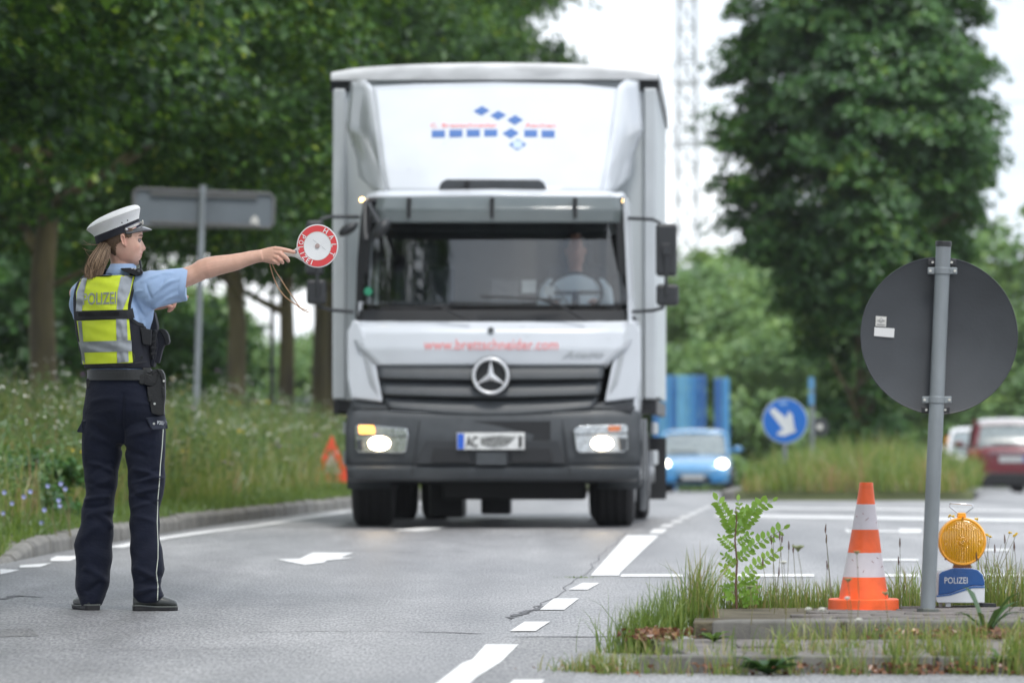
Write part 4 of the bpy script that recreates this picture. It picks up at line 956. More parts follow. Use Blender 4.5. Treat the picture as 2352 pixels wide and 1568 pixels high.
def flat5(x0, y0, x1, y1, d): return lambda u, v: P(*T5(x0 + (x1 - x0) * u, y0 + (y1 - y0) * v), YT + d)
lettering('lettering', 'AC', mat('plate_ink', (.03, .03, .03), .5), np_, flat5(975, 790, 1045, 725, -.082), .02)
lettering('lettering', '1', MATS['plate_ink'], np_, flat5(1285, 790, 1305, 725, -.082), .02)
plate('plate_smudge', [T5(1060, 735), T5(1170, 722), T5(1270, 730), T5(1215, 780), T5(1140, 790), T5(1065, 775)], -.081, .002, mat('plate_dirt', (.20, .205, .20), .6, var=.8, vs=50), bevel=0, bow=False, parent=np_)
# lamps
M_HL = mat('headlight_glow', (.9, .85, .75), .3, emit=(1, .80, .55), es=22.0); M_IND = mat('indicator_glow', (.8, .30, .05), .3, emit=(1, .38, .06), es=3.0)
M_REFL = mat('lamp_reflector', (.55, .57, .58), .15, .9, var=.3, vs=40); M_AMB = mat('amber_unlit', (.50, .16, .06), .3)
for s_, (hx, pl, ind, on) in enumerate([(465, [(322, 668), (345, 655), (630, 680), (638, 722), (625, 815), (600, 826), (345, 822), (325, 800)], [(345, 664), (432, 664), (436, 708), (350, 710)], True),
                                     (1777, [(1606, 690), (1640, 664), (1915, 656), (1926, 670), (1928, 806), (1900, 822), (1640, 824), (1622, 805)], [(1815, 664), (1885, 664), (1885, 695), (1815, 695)], False)]):
    hl = plate('headlight', [T5(*p) for p in pl], -.045, .03, M_REFL, bevel=.01)
    plate('indicator', [T5(*p) for p in ind], -.058, .015, M_IND if on else M_AMB, bevel=.004, parent=hl)
    plate('bulb_shade', [T5(*p) for p in ([(330, 745), (372, 745), (372, 812), (335, 806)] if on else [(1872, 735), (1922, 735), (1922, 806), (1880, 812)])], -.056, .02, M_TG, bevel=.006, parent=hl)
    plate('lamp_divider', [(T5(*p)) for p in ([(335, 716), (630, 724), (630, 732), (335, 724)] if on else [(1615, 712), (1925, 704), (1925, 712), (1615, 720)])], -.06, .012, M_TG, bevel=.002, parent=hl)
    c = TL(*T5(hx, 768), -.06 + curve(T5(hx, 0)[0])); b = MB(); b.ball(c, .078, 16, 10, (1.05, .25, .66)); b.build('high_beam', M_HL, hl)
for p in ((338, 817), (1770, 822)):
    c = TL(*T4(*p), .35); b = MB(); b.ball(c, .018, 10, 8, (1, .7, 1)); b.build('marker_lamp', mat('marker_glow', (.9, .5, .1), .3, emit=(1, .62, .22), es=7.0), truck)
# mirrors
M_MIR = mat('mirror_housing', (.022, .024, .027), .4, var=.1)
def tubeT(name, pts, r, m=M_MIR, parent=None):
    b = MB(); b.tube([TL(x, y, d) for x, y, d in pts], r, 8); return b.build(name, m, parent or truck)
def shell(name, pl, d, th, parent=None, m=M_MIR, bev=.03):
    b = MB(); b.prism([TL(x, y, d) for x, y in pl], (0, th, 0)); return b.build(name, m, parent or truck, bevel=bev, seg=3)
def box_pl(a): x0, y0, x1, y1 = a; return [(x0, y0), (x1, y0), (x1, y1), (x0, y1)]
for s_, (big, small, a1, a2) in enumerate([((702, 506, 742, 632), (703, 641, 748, 699), [(824, 498, .4), (760, 498, .25), (736, 504, .2), (728, 530, .2)], [(812, 716, .3), (760, 712, .25), (733, 704, .2), (726, 690, .2)]),
                                     ((1506, 513, 1555, 634), (1507, 652, 1559, 702), [(1442, 501, .4), (1500, 504, .25), (1516, 512, .2), (1524, 530, .2)], [(1450, 716, .3), (1500, 713, .25), (1522, 707, .2), (1527, 690, .2)])]):
    mm = shell('mirror', box_pl(big), .1, .12); 
    shell('mirror', box_pl(small), .1, .12)
    tubeT('mirror_arm', a1, .014); tubeT('mirror_arm', a2, .014)
    cx_ = 1530 if s_ else 729
    tubeT('mirror_rod', [(cx_, 560, .09), (cx_, 640, .08), (cx_, 680, .09)], .014)
    shell('mirror_clamp', box_pl((cx_ - 9, 560, cx_ + 9, 586)), .06, .06, mm, bev=.008)
# front mirror hanging before the left top corner of the screen, kerb mirror beside it
tubeT('mirror_arm', [(846, 470, .25), (862, 500, .05), (880, 530, -.05), (866, 545, -.05)], .022)
tubeT('mirror_arm', [(838, 462, .25), (838, 530, .1), (842, 552, .05)], .02)
b = MB(); b.ball(TL(876, 525, -.08), .09, 14, 10, (1.05, .8, .55), Matrix.Rotation(R(-48), 3, 'Y')); b.build('front_mirror', M_MIR, truck)
b = MB(); b.ball(TL(800, 526, .05), .09, 14, 10, (1.0, .8, .45), Matrix.Rotation(R(-32), 3, 'Y')); b.build('kerb_mirror', M_MIR, truck)
# wipers
tubeT('wiper', [(1104, 681, .06), (1200, 684, .06), (1290, 689, .10)], .008, M_TD); tubeT('wiper', [(1236, 685, .06), (1290, 703, .08), (1345, 736, .09)], .011, M_TD)
tubeT('wiper', [(870, 706, .12), (950, 708, .08), (1035, 702, .06)], .008, M_TD); tubeT('wiper', [(1008, 702, .06), (1035, 715, .06), (1080, 736, .07)], .011, M_TD)
# things seen through the screen
plate('dash_tablet', box_pl((1127, 641, 1194, 700)), .45, .04, mat('device_black', (.03, .032, .04), .3), bow=False)
plate('paper_slip', box_pl((1198, 643, 1231, 673)), .40, .004, mat('paper', (.6, .62, .62), .8), bevel=0, bow=False)
plate('paper_slip', box_pl((1251, 657, 1273, 680)), .40, .004, MATS['paper'], bevel=0, bow=False)
plate('dashboard', [(830, 700), (1434, 700), (1438, 745), (826, 745)], .5, .35, M_INT, bow=False, bevel=.02)
ws('screen_sticker', 509, 539, (1398, 1398), (1418, 1419), MATS['paper'], pull=.012, th=.002)
b = MB(); c = TL(846, 669, .2 + curve(846)); b.tube([c, c - Vector((0, .004, 0))], .033, 20); b.build('green_badge', mat('badge_green', (.03, .30, .16), .5), truck)
for cx_ in (.62, -.62):
    b = MB(); b.box((cx_, 1.15, 1.35), (.52, .5, .14)); b.box((cx_, 1.32, 1.75), (.50, .14, .72)); b.box((cx_, 1.33, 2.2), (.28, .10, .2)); b.build('seat', mat('seat_fabric', (.05, .055, .07), .9, var=.3, vs=60), truck, bevel=.05, seg=3)
sw = MB(); swc = TL(1322, 672, .42)
sw.tube([swc + Vector((math.cos(a) * .21, math.sin(a) * .10, math.sin(a) * .16)) for a in np.linspace(0, 2 * math.pi, 33)], .014, 8, cap=False)
sw.tube([swc + Vector((-.2, 0, 0)), swc + Vector((.2, 0, 0))], .015, 6); sw.tube([swc, swc + Vector((0, -.2, -.3))], .03, 8); sw.build('steering_wheel', M_TD, truck)

# box body
bx0, bx1 = TL(762.7, 900, 2.2).x, TL(1509, 900, 2.2).x; bz0, bz1 = TL(0, 917, 2.2).z, TL(0, 186, 2.2).z; bzT = TL(0, 152, 2.2).z; Lb = 5.6
xm, bw = (bx0 + bx1) / 2, bx1 - bx0
b = MB(); b.box((xm, 2.24, (bz0 + bz1) / 2), (bw - .18, .05, bz1 - bz0)); b.build('box_front', M_BOX, truck)
for s_ in (-1, 1):
    b = MB(); b.box((xm + s_ * (bw / 2 - .055), 2.22, (bz0 + bz1) / 2 - .03), (.11, .10, bz1 - bz0 - .06)); b.build('box_corner', M_BOXA, truck, bevel=.02)
    b = MB()
    n = 24
    for k in range(n):
        y0 = 2.3 + k * (Lb - .1) / n; b.box((xm + s_ * (bw / 2 - .02 + .006 * (k % 2)), y0 + (Lb - .1) / n / 2, (bz0 + bz1) / 2), (.03, (Lb - .1) / n, bz1 - bz0 - .05))
    b.build('box_side', M_BOX, truck, bevel=.004)
    b = MB(); b.box((xm + s_ * (bw / 2 - .06), 2.25, (bz1 + bzT) / 2 - .09), (.16, .12, .12)); b.build('corner_buffer', M_TD, truck, bevel=.01)
    b = MB(); b.box((xm + s_ * (bw / 2 - .01), 2.2 + Lb / 2, bz1 - .03), (.06, Lb, .11)); b.build('side_rail', M_TG, truck, bevel=.01)
    b = MB(); b.box((xm + s_ * (bw / 2 - .03), 2.3 + Lb / 2, bz0 - .06), (.06, Lb, .12)); b.build('floor_rail', STEELD, truck, bevel=.01)
b = MB(); b.box((xm, 2.2 + Lb, (bz0 + bz1) / 2), (bw - .1, .05, bz1 - bz0)); b.build('box_rear', M_BOX, truck)
b = MB(); b.box((xm, 2.2 + Lb / 2, bz0 - .05), (bw - .1, Lb, .08)); b.build('box_floor', M_TD, truck)
rf = []
for y, dz in ((2.14, -.06), (2.17, 0), (2.6, .03), (4.5, .05), (2.2 + Lb, .03)):
    ring = []
    for k in range(17):
        u = k / 16 * 2 - 1; ring.append(Vector((xm + u * (bw / 2 + .015), y, bzT + dz - .02 + .045 * (1 - u * u) - .03 * abs(u) ** 8)))
    for k in range(17): u = 1 - k / 16 * 2; ring.append(Vector((xm + u * (bw / 2 + .015), y, bz1 + .0)))
    rf.append(ring)
b = MB(); b.loft(rf); b.build('box_roof', mat('roof_cap', (.50, .51, .52), .4, .2, var=.22, vs=3, stretch=(1, 1, 3)), truck, bevel=.01)
# chassis, wheels, mudguards
b = MB(); b.box((0, 3.6, .72), (.9, 7.2, .25)); b.build('chassis', M_TD, truck)
b = MB(); b.box((0, .9, .75), (1.7, 1.5, .5)); b.build('engine_underside', M_TD, truck)
b = MB(); b.box((-.72, 4.0, .62), (.5, 1.1, .5)); b.build('fuel_tank', M_TD, truck, bevel=.05)
b = MB(); b.box((.62, 3.5, .7), (.45, .8, .4)); b.build('battery_box', M_TG, truck, bevel=.02)
pA = TL(*T5(870, 1165), 2.8)
b = MB(); b.box((pA.x, 2.8, pA.z + .15), (.28, .6, .4)); b.build('gearbox', M_TD, truck, bevel=.02)
pB = TL(*T5(1155, 1150), 5.4); b = MB(); b.box((pB.x, 5.4, pB.z + .12), (.26, .3, .34)); b.tube([(-1.0, 5.4, .42), (1.0, 5.4, .42)], .09, 10); b.build('rear_axle', M_TD, truck, bevel=.02)
b = MB(); b.tube([(-1.0, 1.35, .42), (1.0, 1.35, .42)], .08, 10); b.box((.12, 1.3, .40), (1.15, .3, .36)); b.box((0, 1.2, .50), (1.3, .5, .16)); b.build('front_axle', M_TD, truck, bevel=.02)
def wheel(x, y, w_, r=.405, steer=0):
    rings = []; tr = MB(); n = 36
    prof = [(-w_ / 2, r * .60), (-w_ / 2, r * .86), (-w_ / 2 + .02, r * .95), (-w_ / 2 + .045, r), (w_ / 2 - .045, r), (w_ / 2 - .02, r * .95), (w_ / 2, r * .86), (w_ / 2, r * .60)]
    for px, pr in prof: rings.append([Vector((px, pr * math.cos(2 * math.pi * k / n), pr * math.sin(2 * math.pi * k / n))) for k in range(n)])
    tr.loft(rings, cap=True); 
    for g_ in (-.3, -.1, .1, .3):
        rr = [[Vector((g_ * w_ + o, q * math.cos(2 * math.pi * k / n), q * math.sin(2 * math.pi * k / n))) for k in range(n)] for o, q in ((-.016, r + .001), (-.012, r + .009), (.012, r + .009), (.016, r + .001))]
        tr.loft(rr, cap=False)
    t = tr.build('tyre', RUBBER, truck); t.location = (x, y, r); t.rotation_euler = (0, 0, steer)
    rm = MB(); sg = 1 if x > 0 else -1; rm.tube([(sg * (w_ / 2 - .05), 0, 0), (sg * (w_ / 2 + .01), 0, 0)], [r * .58, r * .50], 24); rm.tube([(sg * w_ / 2, 0, 0), (sg * (w_ / 2 + .05), 0, 0)], [.09, .07], 12)
    rm.build('rim', mat('rim_grey', (.30, .31, .32), .5, .6), t)
wheel(TL(858, 965, 1.35).x, 1.35, .32, steer=0); wheel(TL(1412, 965, 1.35).x, 1.35, .32)
rx_ = TL(1490, 965, 5.4).x
for x in (rx_ - .115, rx_ - .40, -rx_ + .115 + .0, -rx_ + .40): wheel(x, 5.4, .235)
for s_ in (-1, 1):
    b = MB(); ar = [Vector((s_ * 1.0, 1.35 + .56 * math.cos(a), .42 + .56 * math.sin(a))) for a in np.linspace(-.2, math.pi + .2, 13)]
    V = []
    for p in ar: V += [p + Vector((-.2, 0, 0)), p + Vector((.14, 0, 0))]
    b.add(V, [(2 * i, 2 * i + 1, 2 * i + 3, 2 * i + 2) for i in range(12)], True); b.build('mudguard', M_TG, truck, solid=.02)
    b = MB(); b.box((s_ * 1.12, 2.05, .62), (.10, .35, .5)); b.box((s_ * 1.14, 2.28, .34), (.06, .02, .45)); b.build('step_panel', mat('step_grey', (.14, .15, .16), .5), truck, bevel=.02)
    b = MB(); b.box((s_ * 1.13, 6.1, .45), (.30, .02, .55)); b.build('mud_flap', M_TD, truck)
    b = MB(); b.box((xm + s_ * (bw / 2 - .05), 4.0, .55), (.04, 2.0, .12)); b.box((xm + s_ * (bw / 2 - .05), 4.0, .80), (.04, 2.0, .10)); b.build('side_guard', mat('guard_alu', (.45, .47, .49), .4, .6), truck, bevel=.01)

# driver
drv = thing('person', 'truck driver in a light blue short-sleeved shirt behind the windscreen, hands at the wheel', 'person', ROOTM['truck'] @ Vector((.62, 1.02, 1.42)), (0, 0, -R(2.3)))
def ell(c, rx, ry, n=20, rot=0, pw=2.0):
    out_ = []
    for k in range(n):
        a = 2 * math.pi * k / n; ca, sa = math.cos(a), math.sin(a); x = rx * math.copysign(abs(ca) ** (2 / pw), ca); y = ry * math.copysign(abs(sa) ** (2 / pw), sa)
        out_.append(Vector((c[0] + x * math.cos(rot) - y * math.sin(rot), c[1] + x * math.sin(rot) + y * math.cos(rot), c[2])))
    return out_
def remesh(o, vox, smooth=2):
    bpy.context.view_layer.objects.active = o
    md = o.modifiers.new('rm', 'REMESH'); md.mode = 'VOXEL'; md.voxel_size = vox; md.use_smooth_shade = True
    if smooth: m2 = o.modifiers.new('sm', 'SMOOTH'); m2.iterations = smooth; m2.factor = .5
    dg = bpy.context.evaluated_depsgraph_get(); me = bpy.data.meshes.new_from_object(o.evaluated_get(dg)); mats_ = list(o.data.materials)
    o.modifiers.clear(); old = o.data; o.data = me; me.name = old.name; bpy.data.meshes.remove(old)
    if not me.materials and mats_: me.materials.append(mats_[0])
    me.polygons.foreach_set('use_smooth', np.ones(len(me.polygons), bool)); return o
M_SKIN = mat('skin', (.50, .27, .19), .5, var=.08, vs=25, sss=.0, spec=.35)
M_SHIRT = mat('light_blue_shirt', (.36, .50, .74), .85, var=.05, vs=14, bump=.25, bs=22, bdist=.012, sheen=.2)
b = MB(); b.loft([ell((0, 0, z), rx, ry) for z, rx, ry in ((.60, .055, .06), (.68, .05, .055), (.70, .065, .075), (.76, .072, .088), (.82, .076, .095), (.88, .066, .088), (.93, .035, .05))]); b.ball((0, -.10, .79), .016, 8, 6)
for s_ in (-1, 1):
    b.ball((s_ * .078, .0, .79), .022, 8, 6, (.5, .8, 1.2)); b.tube([(s_ * .24, -.10, .30), (s_ * .22, -.24, .20), (s_ * .17, -.42, .30), (s_ * .16, -.52, .36)], [.045, .042, .034, .026], 10)
    b.ball((s_ * .16, -.56, .375), .04, 10, 8, (.8, 1, .7))
    for k in range(4): b.tube([(s_ * (.16 + .02 * (k - 1.5)), -.57, .38), (s_ * (.16 + .02 * (k - 1.5)), -.61, .39), (s_ * (.16 + .018 * (k - 1.5)), -.615, .36)], [.010, .009, .007], 6)
    b.tube([(s_ * .12, -.55, .37), (s_ * .11, -.59, .36)], [.011, .008], 6)
b.loft([ell((0, 0, z), rx, ry) for z, rx, ry in ((0, .17, .12), (.3, .18, .12), (.5, .17, .10), (.62, .06, .06))])
o = b.build('body', mat('driver_skin', (.42, .21, .15), .5), drv); remesh(o, .012)
b = MB(); b.loft([ell((0, 0, z), rx, ry, pw=2.4) for z, rx, ry in ((-.05, .19, .15), (.15, .20, .15), (.35, .22, .14), (.50, .21, .125), (.56, .16, .11), (.60, .08, .08))])
for s_ in (-1, 1): b.tube([(s_ * .16, 0, .52), (s_ * .22, -.02, .46), (s_ * .25, -.08, .32)], [.085, .08, .068], 12)
o = b.build('shirt', mat('driver_shirt', (.80, .88, .95), .8), drv); remesh(o, .015)
b = MB(); b.loft([ell((0, .012, z), rx, ry) for z, rx, ry in ((.77, .074, .085), (.83, .081, .098), (.89, .072, .09), (.935, .03, .05))]); b.build('hair', mat('grey_hair', (.12, .10, .09), .8), drv)
b = MB(); b.loft([ell((s_, -.22, z), .09, .14) for s_, z in ((-.1, -.02), (.1, -.02))]) if False else b.box((0, -.25, .0), (.36, .55, .16)); b.build('trousers', mat('dark_jeans', (.02, .025, .04), .9), drv, bevel=.06, seg=3)
b = MB(); b.tube([(-.17, -.14, .52), (.0, -.165, .30), (.17, -.14, .05)], [.02, .02, .02], 6, flat=.2, up=(0, 1, 0)); b.build('seat_belt', M_TD, drv)
# ================================================================== signs, cone, lamp, cars, far things
M_SGB = mat('sign_back_grey', (.046, .051, .058), .55, .0, var=.14, vs=6, detail=8, bump=.05, bs=80)
M_BOLT = mat('bolt_steel', (.6, .58, .52), .3, .9)
# --- round sign seen from behind, on a leaning galvanised post
YP = 21.6; s0 = F_PX / YP
post = thing('road_sign', 'large dark grey round sign seen from behind on a galvanised post on the traffic island', 'sign', (P(2131, 1405, YP).x, YP, .113))
pb, pt = P(2130.5, 1408, YP), P(2167, 566, YP); r0 = 17.3 / s0
b = MB(); b.tube([pb, pb.lerp(pt, .5), pt], r0, 28); b.build('post', GALV, post, world=True)
b = MB(); d = (pt - pb).normalized(); b.tube([pt - d * .001, pt + d * (12 / s0)], r0 * 1.07, 24); b.build('post_cap', BLACKP, post, world=True, bevel=.003)
b = MB(); b.tube([pb - d * .0, pb + d * .020], r0 * 1.5, 6); b.box(pb + Vector((0, 0, -.012)), (.10, .10, .02)); b.build('ground_sleeve', mat('sleeve_steel', (.13, .14, .13), .6, .5, var=.3, vs=20), post, world=True, bevel=.004)
dc = P(2157.5, 771, YP + .055); rx_d, rz_d = 182 / s0, 181 / s0
b = MB(); n = 96; tilt = R(2)
def dpt(a, k, off): return dc + Vector((math.cos(a) * rx_d * k, off + math.cos(a) * .012, math.sin(a) * rz_d * k))
rings = [[dpt(2 * math.pi * i / n, k, off) for i in range(n)] for k, off in ((.02, 0), (.975, 0), (.995, -.004), (1.0, .0), (1.0, .010), (.99, .014), (.02, .008))]
b.loft(rings); disc = b.build('disc', M_SGB, post, world=True)
b = MB(); b.loft([[dpt(2 * math.pi * i / n, k, off) for i in range(n)] for k, off in ((.02, .0155), (.80, .016))], cap=False); b.build('sign_face', mat('sign_face_white', (.75, .75, .75), .4), post, world=True)
b = MB(); b.loft([[dpt(2 * math.pi * i / n, k, off) for i in range(n)] for k, off in ((.80, .0165), (.985, .0165))], cap=False); b.build('sign_border', mat('sign_red', (.55, .02, .02), .4), post, world=True)
def ax(y): return pb.lerp(pt, (1408 - y) / (1408 - 566))
for y, y2 in ((622, 602), (918, 941)):
    cl = MB(); c = ax(y); 
    cl.box(c + Vector((0, .0, 0)), (.112, .010, .026)) ; cl.tube([c - d * .013, c + d * .013], r0 * 1.13, 28)
    o = cl.build('clamp', GALV, post, world=True, bevel=.003)
    for s_ in (-1, 1):
        bo = MB(); q = c + Vector((s_ * .047, -.006, 0)); bo.tube([q + Vector((0, .02, 0)), q + Vector((0, -.006, 0))], .0055, 6); bo.build('bolt', M_BOLT, o, world=True)
    c2 = ax(y2) + Vector((0, .036, 0)); fl = MB(); fl.box(c2, (.108, .006, .024)); o = fl.build('mounting_rail', STEELD, post, world=True, bevel=.004)
    for s_ in (-1, 1):
        bo = MB(); q = c2 + Vector((s_ * .036, -.003, 0)); bo.tube([q + Vector((0, .005, 0)), q + Vector((0, -.006, 0))], .005, 6); bo.build('bolt', M_BOLT, o, world=True)
        sl = MB(); sl.box(c2 + Vector((s_ * .046, -.0035, 0)), (.012, .002, .005)); sl.build('slot', BLACKP, o, world=True)
YD = YP + .0395
def Z6(x, y): return (1866.2 + .3661 * x, 516.8 + .3661 * y)
def flatq(name, pts, conv, Y, m, parent, th=.0012):
    b = MB(); b.prism([P(*conv(*p), Y) for p in pts], (0, th, 0)); return b.build(name, m, parent, world=True)
M_STK = mat('sticker_white', (.62, .61, .58), .6, var=.05, vs=60)
st = flatq('sticker', [(398, 570), (465, 575), (461, 638), (395, 634)], Z6, YD, M_STK, post)
flatq('sticker', [(389, 640), (515, 648), (511, 706), (386, 695)], Z6, YD - .0006, mat('sticker_paler', (.68, .68, .68), .6, var=.03), post)
for pl in ([(431, 580), (450, 598), (430, 614), (412, 597)],): flatq('emblem', pl, Z6, YD - .002, mat('sticker_ink', (.30, .30, .30), .6), st)
flatq('emblem', [(431, 585), (444, 598), (430, 609), (418, 597)], Z6, YD - .0026, M_STK, st)
flatq('lettering', [(408, 594), (454, 596), (454, 602), (408, 600)], Z6, YD - .003, MATS['sticker_ink'], st)
flatq('lettering', [(404, 619), (455, 622), (455, 628), (404, 625)], Z6, YD - .002, MATS['sticker_ink'], st)

# --- traffic cone
def Z5(x, y): return (1837.5 + .3043 * x, 1091 + .3043 * y)
YC = 22.0; sc_ = F_PX / YC; zc = .113
M_OR = mat('cone_orange', (.92, .13, .025), .45, var=.12, vs=14, bump=.1, bs=60); M_CW = mat('cone_white', (.66, .61, .64), .4, var=.10, vs=11, bump=.05)
cb = P(1983, 1398, YC)
cone = thing('traffic_cone', 'orange and white striped traffic cone standing on the traffic island left of the post', 'traffic cone', (cb.x, YC, zc))
axx = lambda yv: (P(*Z5(500.5, yv), YC).x if yv < 60 else P(*Z5(500.5 - (yv - 60) * .024, yv), YC).x)
def cr_(yv, hw, k=1.0): 
    p = P(*Z5(500, yv), YC); x = axx(yv); r = hw * .3043 / sc_ * k; return [Vector((x + r * math.cos(a), YC + r * math.sin(a), p.z)) for a in np.linspace(0, 2 * math.pi, 41)[:-1]]
b = MB(); b.loft([cr_(62, 38), cr_(55, 44), cr_(54, 48), cr_(58, 51), cr_(80, 53), cr_(218, 71)], cap=True); b.build('upper_band', M_OR, cone, world=True).data
b = MB(); b.loft([cr_(217.5, 71.6), cr_(408.5, 101)], cap=False); b.build('reflective_band', M_CW, cone, world=True)
b = MB(); b.loft([cr_(408, 101), cr_(583, 128)], cap=False); b.build('middle_band', M_OR, cone, world=True)
b = MB(); b.loft([cr_(582.5, 128.5), cr_(766, 160)], cap=False); b.build('reflective_band', M_CW, cone, world=True)
b = MB(); b.loft([cr_(765.5, 160), cr_(850, 175), cr_(935, 188)], cap=False); b.build('lower_band', M_OR, cone, world=True)
b = MB(); b.loft([cr_(930, 185), cr_(928, 255), cr_(936, 266), cr_(1000, 268), cr_(1015, 268)]); b.build('base_ring', M_OR, cone, world=True)
zb_ = P(0, Z5(0, 1012)[1], YC).z; b = MB(); hw = 345 * .3043 / sc_; rot = Matrix.Rotation(R(38), 3, 'Z'); b.box((axx(1010), YC, zb_ - .004), (hw * 1.42, hw * 1.42, .012), rot); b.build('foot_plate', M_OR, cone, world=True, bevel=.004)
sc_m = mat('cone_scuff', (.30, .08, .09), .6, var=.3)
b = MB(); rd = random.Random(4)
for (x, y) in ((472, 290), (428, 312), (572, 356), (500, 330), (540, 650), (575, 620), (430, 690), (470, 720), (610, 690), (395, 640)):
    hwv = np.interp(y, (218, 408, 583, 766), (71, 101, 128, 160)) + 1.2; cxv = 500.5 - (y - 60) * .024; dx = x - cxv; yy = -math.sqrt(max(1, hwv ** 2 - dx ** 2)) * .3043 / sc_
    p = P(*Z5(x, y), YC) + Vector((0, yy - .0005, 0)); L = rd.uniform(.004, .010); a = rd.uniform(-1.2, 1.2); q = Vector((math.cos(a) * L, 0, math.sin(a) * L)); w_ = Vector((-q.z, 0, q.x)).normalized() * .0012; b.add([p - q - w_, p + q, p + q * .8 + w_, p - q * .6 + w_], [(0, 1, 2, 3)])
b.build('scuff_mark', sc_m, cone, world=True)

# --- warning lamp
YW = 22.15; sw_ = F_PX / YW
lamp = thing('warning_lamp', 'police warning lamp with round amber lens on a blue and white box beside the post', 'warning lamp', (P(2206, 1392, YW).x, YW, .113))
M_AML = bpy.data.materials.new('amber_lens'); M_AML.use_nodes = True; bs_ = M_AML.node_tree.nodes['Principled BSDF']
bs_.inputs['Base Color'].default_value = (1.0, .50, .002, 1); bs_.inputs['Roughness'].default_value = .12; bs_.inputs['Transmission Weight'].default_value = .32; bs_.inputs['Subsurface Weight'].default_value = .0
bs_.inputs['Coat Weight'].default_value = .6
M_AMR = mat('amber_rim', (.95, .42, .02), .3, var=.1, vs=20); M_AMD = mat('amber_deep', (.30, .10, .004), .3)
lc = P(*Z5(1222, 498), YW); rl = 181 * .3043 / sw_
b = MB(); rings = [[lc + Vector((math.cos(2 * math.pi * i / 64) * rl * k, off, math.sin(2 * math.pi * i / 64) * rl * k)) for i in range(64)] for k, off in ((.88, -.034), (.95, -.036), (1.0, -.028), (1.0, .028), (.94, .036), (.86, .034))]
b.loft(rings, cap=False); b.build('lens_rim', M_AMR, lamp, world=True)
b = MB(); nr, na = 56, 128; rings = []
for j in range(nr):
    k = .02 + .88 * j / (nr - 1); ring = []
    for i in range(na):
        a = 2 * math.pi * i / na; x, z = k * math.cos(a), k * math.sin(a)
        rib = .0016 * math.sin(x * 62) * (1 if k > .25 else 0) + (.0012 * math.sin(k * 95) if (z > .45 or k < .32) else .0005 * math.sin(z * 150))
        ring.append(lc + Vector((x * rl, -.044 + .012 * k * k + rib - (.008 if k < .13 else 0), z * rl)))
    rings.append(ring)
b.loft(rings, cap=False); b.build('lens', M_AML, lamp, world=True)
b = MB(); b.loft([[lc + Vector((math.cos(2 * math.pi * i / 48) * rl * k, off, math.sin(2 * math.pi * i / 48) * rl * k)) for i in range(48)] for k, off in ((.05, -.012), (.5, -.006), (.88, .02))]); b.build('reflector', mat('amber_reflector', (.80, .50, .06), .3, .2, var=.5, vs=18, stretch=(1, 1, .3)), lamp, world=True)
b = MB(); b.tube([lc + Vector((.006, -.03, .0)), lc + Vector((.006, -.014, 0))], .0095, 20); b.build('bulb_holder', mat('lamp_olive', (.10, .07, .004), .3), lamp, world=True)
b = MB(); b.loft([[lc + Vector((-.036 + .028 * math.cos(a), -.015, -.035 + .016 * math.sin(a))) for a in np.linspace(0, 6.28, 20)[:-1]], [lc + Vector((-.036 + .028 * math.cos(a), -.010, -.035 + .016 * math.sin(a))) for a in np.linspace(0, 6.28, 20)[:-1]]]); b.build('reflector_shade', mat('reflector_shade_dark', (.07, .06, .01), .5), lamp, world=True)  # dark oval put in for the shadowed shapes inside the reflector
for (x, y) in ((1098, 632), (1342, 634), (1228, 322)): b = MB(); q = P(*Z5(x, y), YW - .038); b.tube([q, q + Vector((0, -.003, 0))], .004, 8); b.build('screw', mat('screw_rust', (.25, .12, .05), .5, .6), lamp, world=True)
flt = lambda name, pts, m, th=.05, dy=-.025, bev=.004, par=None: (lambda b: (b.prism([P(*Z5(*p), YW + dy) for p in pts], (0, th, 0)), b.build(name, m, par or lamp, world=True, bevel=bev, seg=3))[1])(MB())
flt('neck', [(1192, 282), (1250, 282), (1256, 318), (1186, 318)], M_AMR, .04, -.02)
flt('neck', [(1165, 670), (1290, 670), (1296, 702), (1155, 702)], mat('neck_brown', (.16, .05, .01), .4), .05, -.03)
M_PW = mat('lamp_white_plastic', (.70, .73, .76), .35, var=.05); M_PB = mat('lamp_blue_plastic', (.008, .085, .30), .3, var=.08, vs=10, coat=.3)
hs = [(1030, 905), (1035, 735), (1058, 715), (1110, 712), (1165, 700), (1295, 700), (1345, 712), (1382, 748), (1394, 800), (1394, 842)]
flt('housing', hs + [(1392, 962), (1040, 962)], M_PW, .11, -.055, .006)
flt('blue_panel', [(1044, 904), (1050, 745), (1072, 728), (1140, 705), (1170, 699), (1292, 701), (1342, 713), (1380, 750), (1393, 800), (1393, 832), (1300, 832), (1230, 855), (1130, 892)], M_PB, .01, -.062, .004)
flt('blue_lip', [(1030, 908), (1130, 896), (1300, 838), (1396, 838), (1396, 846), (1302, 847), (1134, 904), (1030, 916)], mat('lip_blue', (.02, .14, .45), .35), .012, -.065, .001)
flt('white_base', [(1026, 918), (1134, 906), (1302, 850), (1396, 848), (1392, 962), (1040, 962), (1026, 940)], M_PW, .012, -.062, .003)
flt('foot', [(1098, 960), (1138, 960), (1138, 992), (1100, 992)], M_PW, .03, -.05, .002); flt('foot', [(1320, 960), (1480, 966), (1482, 998), (1340, 990)], BLACKP, .03, -.03, .002)
flt('foot', [(1050, 960), (1075, 960), (1075, 996), (1050, 996)], M_PW, .03, .02, .002)
lettering('lettering', 'POLIZEI', mat('lettering_white', (.72, .74, .76), .5), lamp, lambda u, v: P(*Z5(1091 + 174 * u, 816 - 48 * v), YW - .0635), .008)
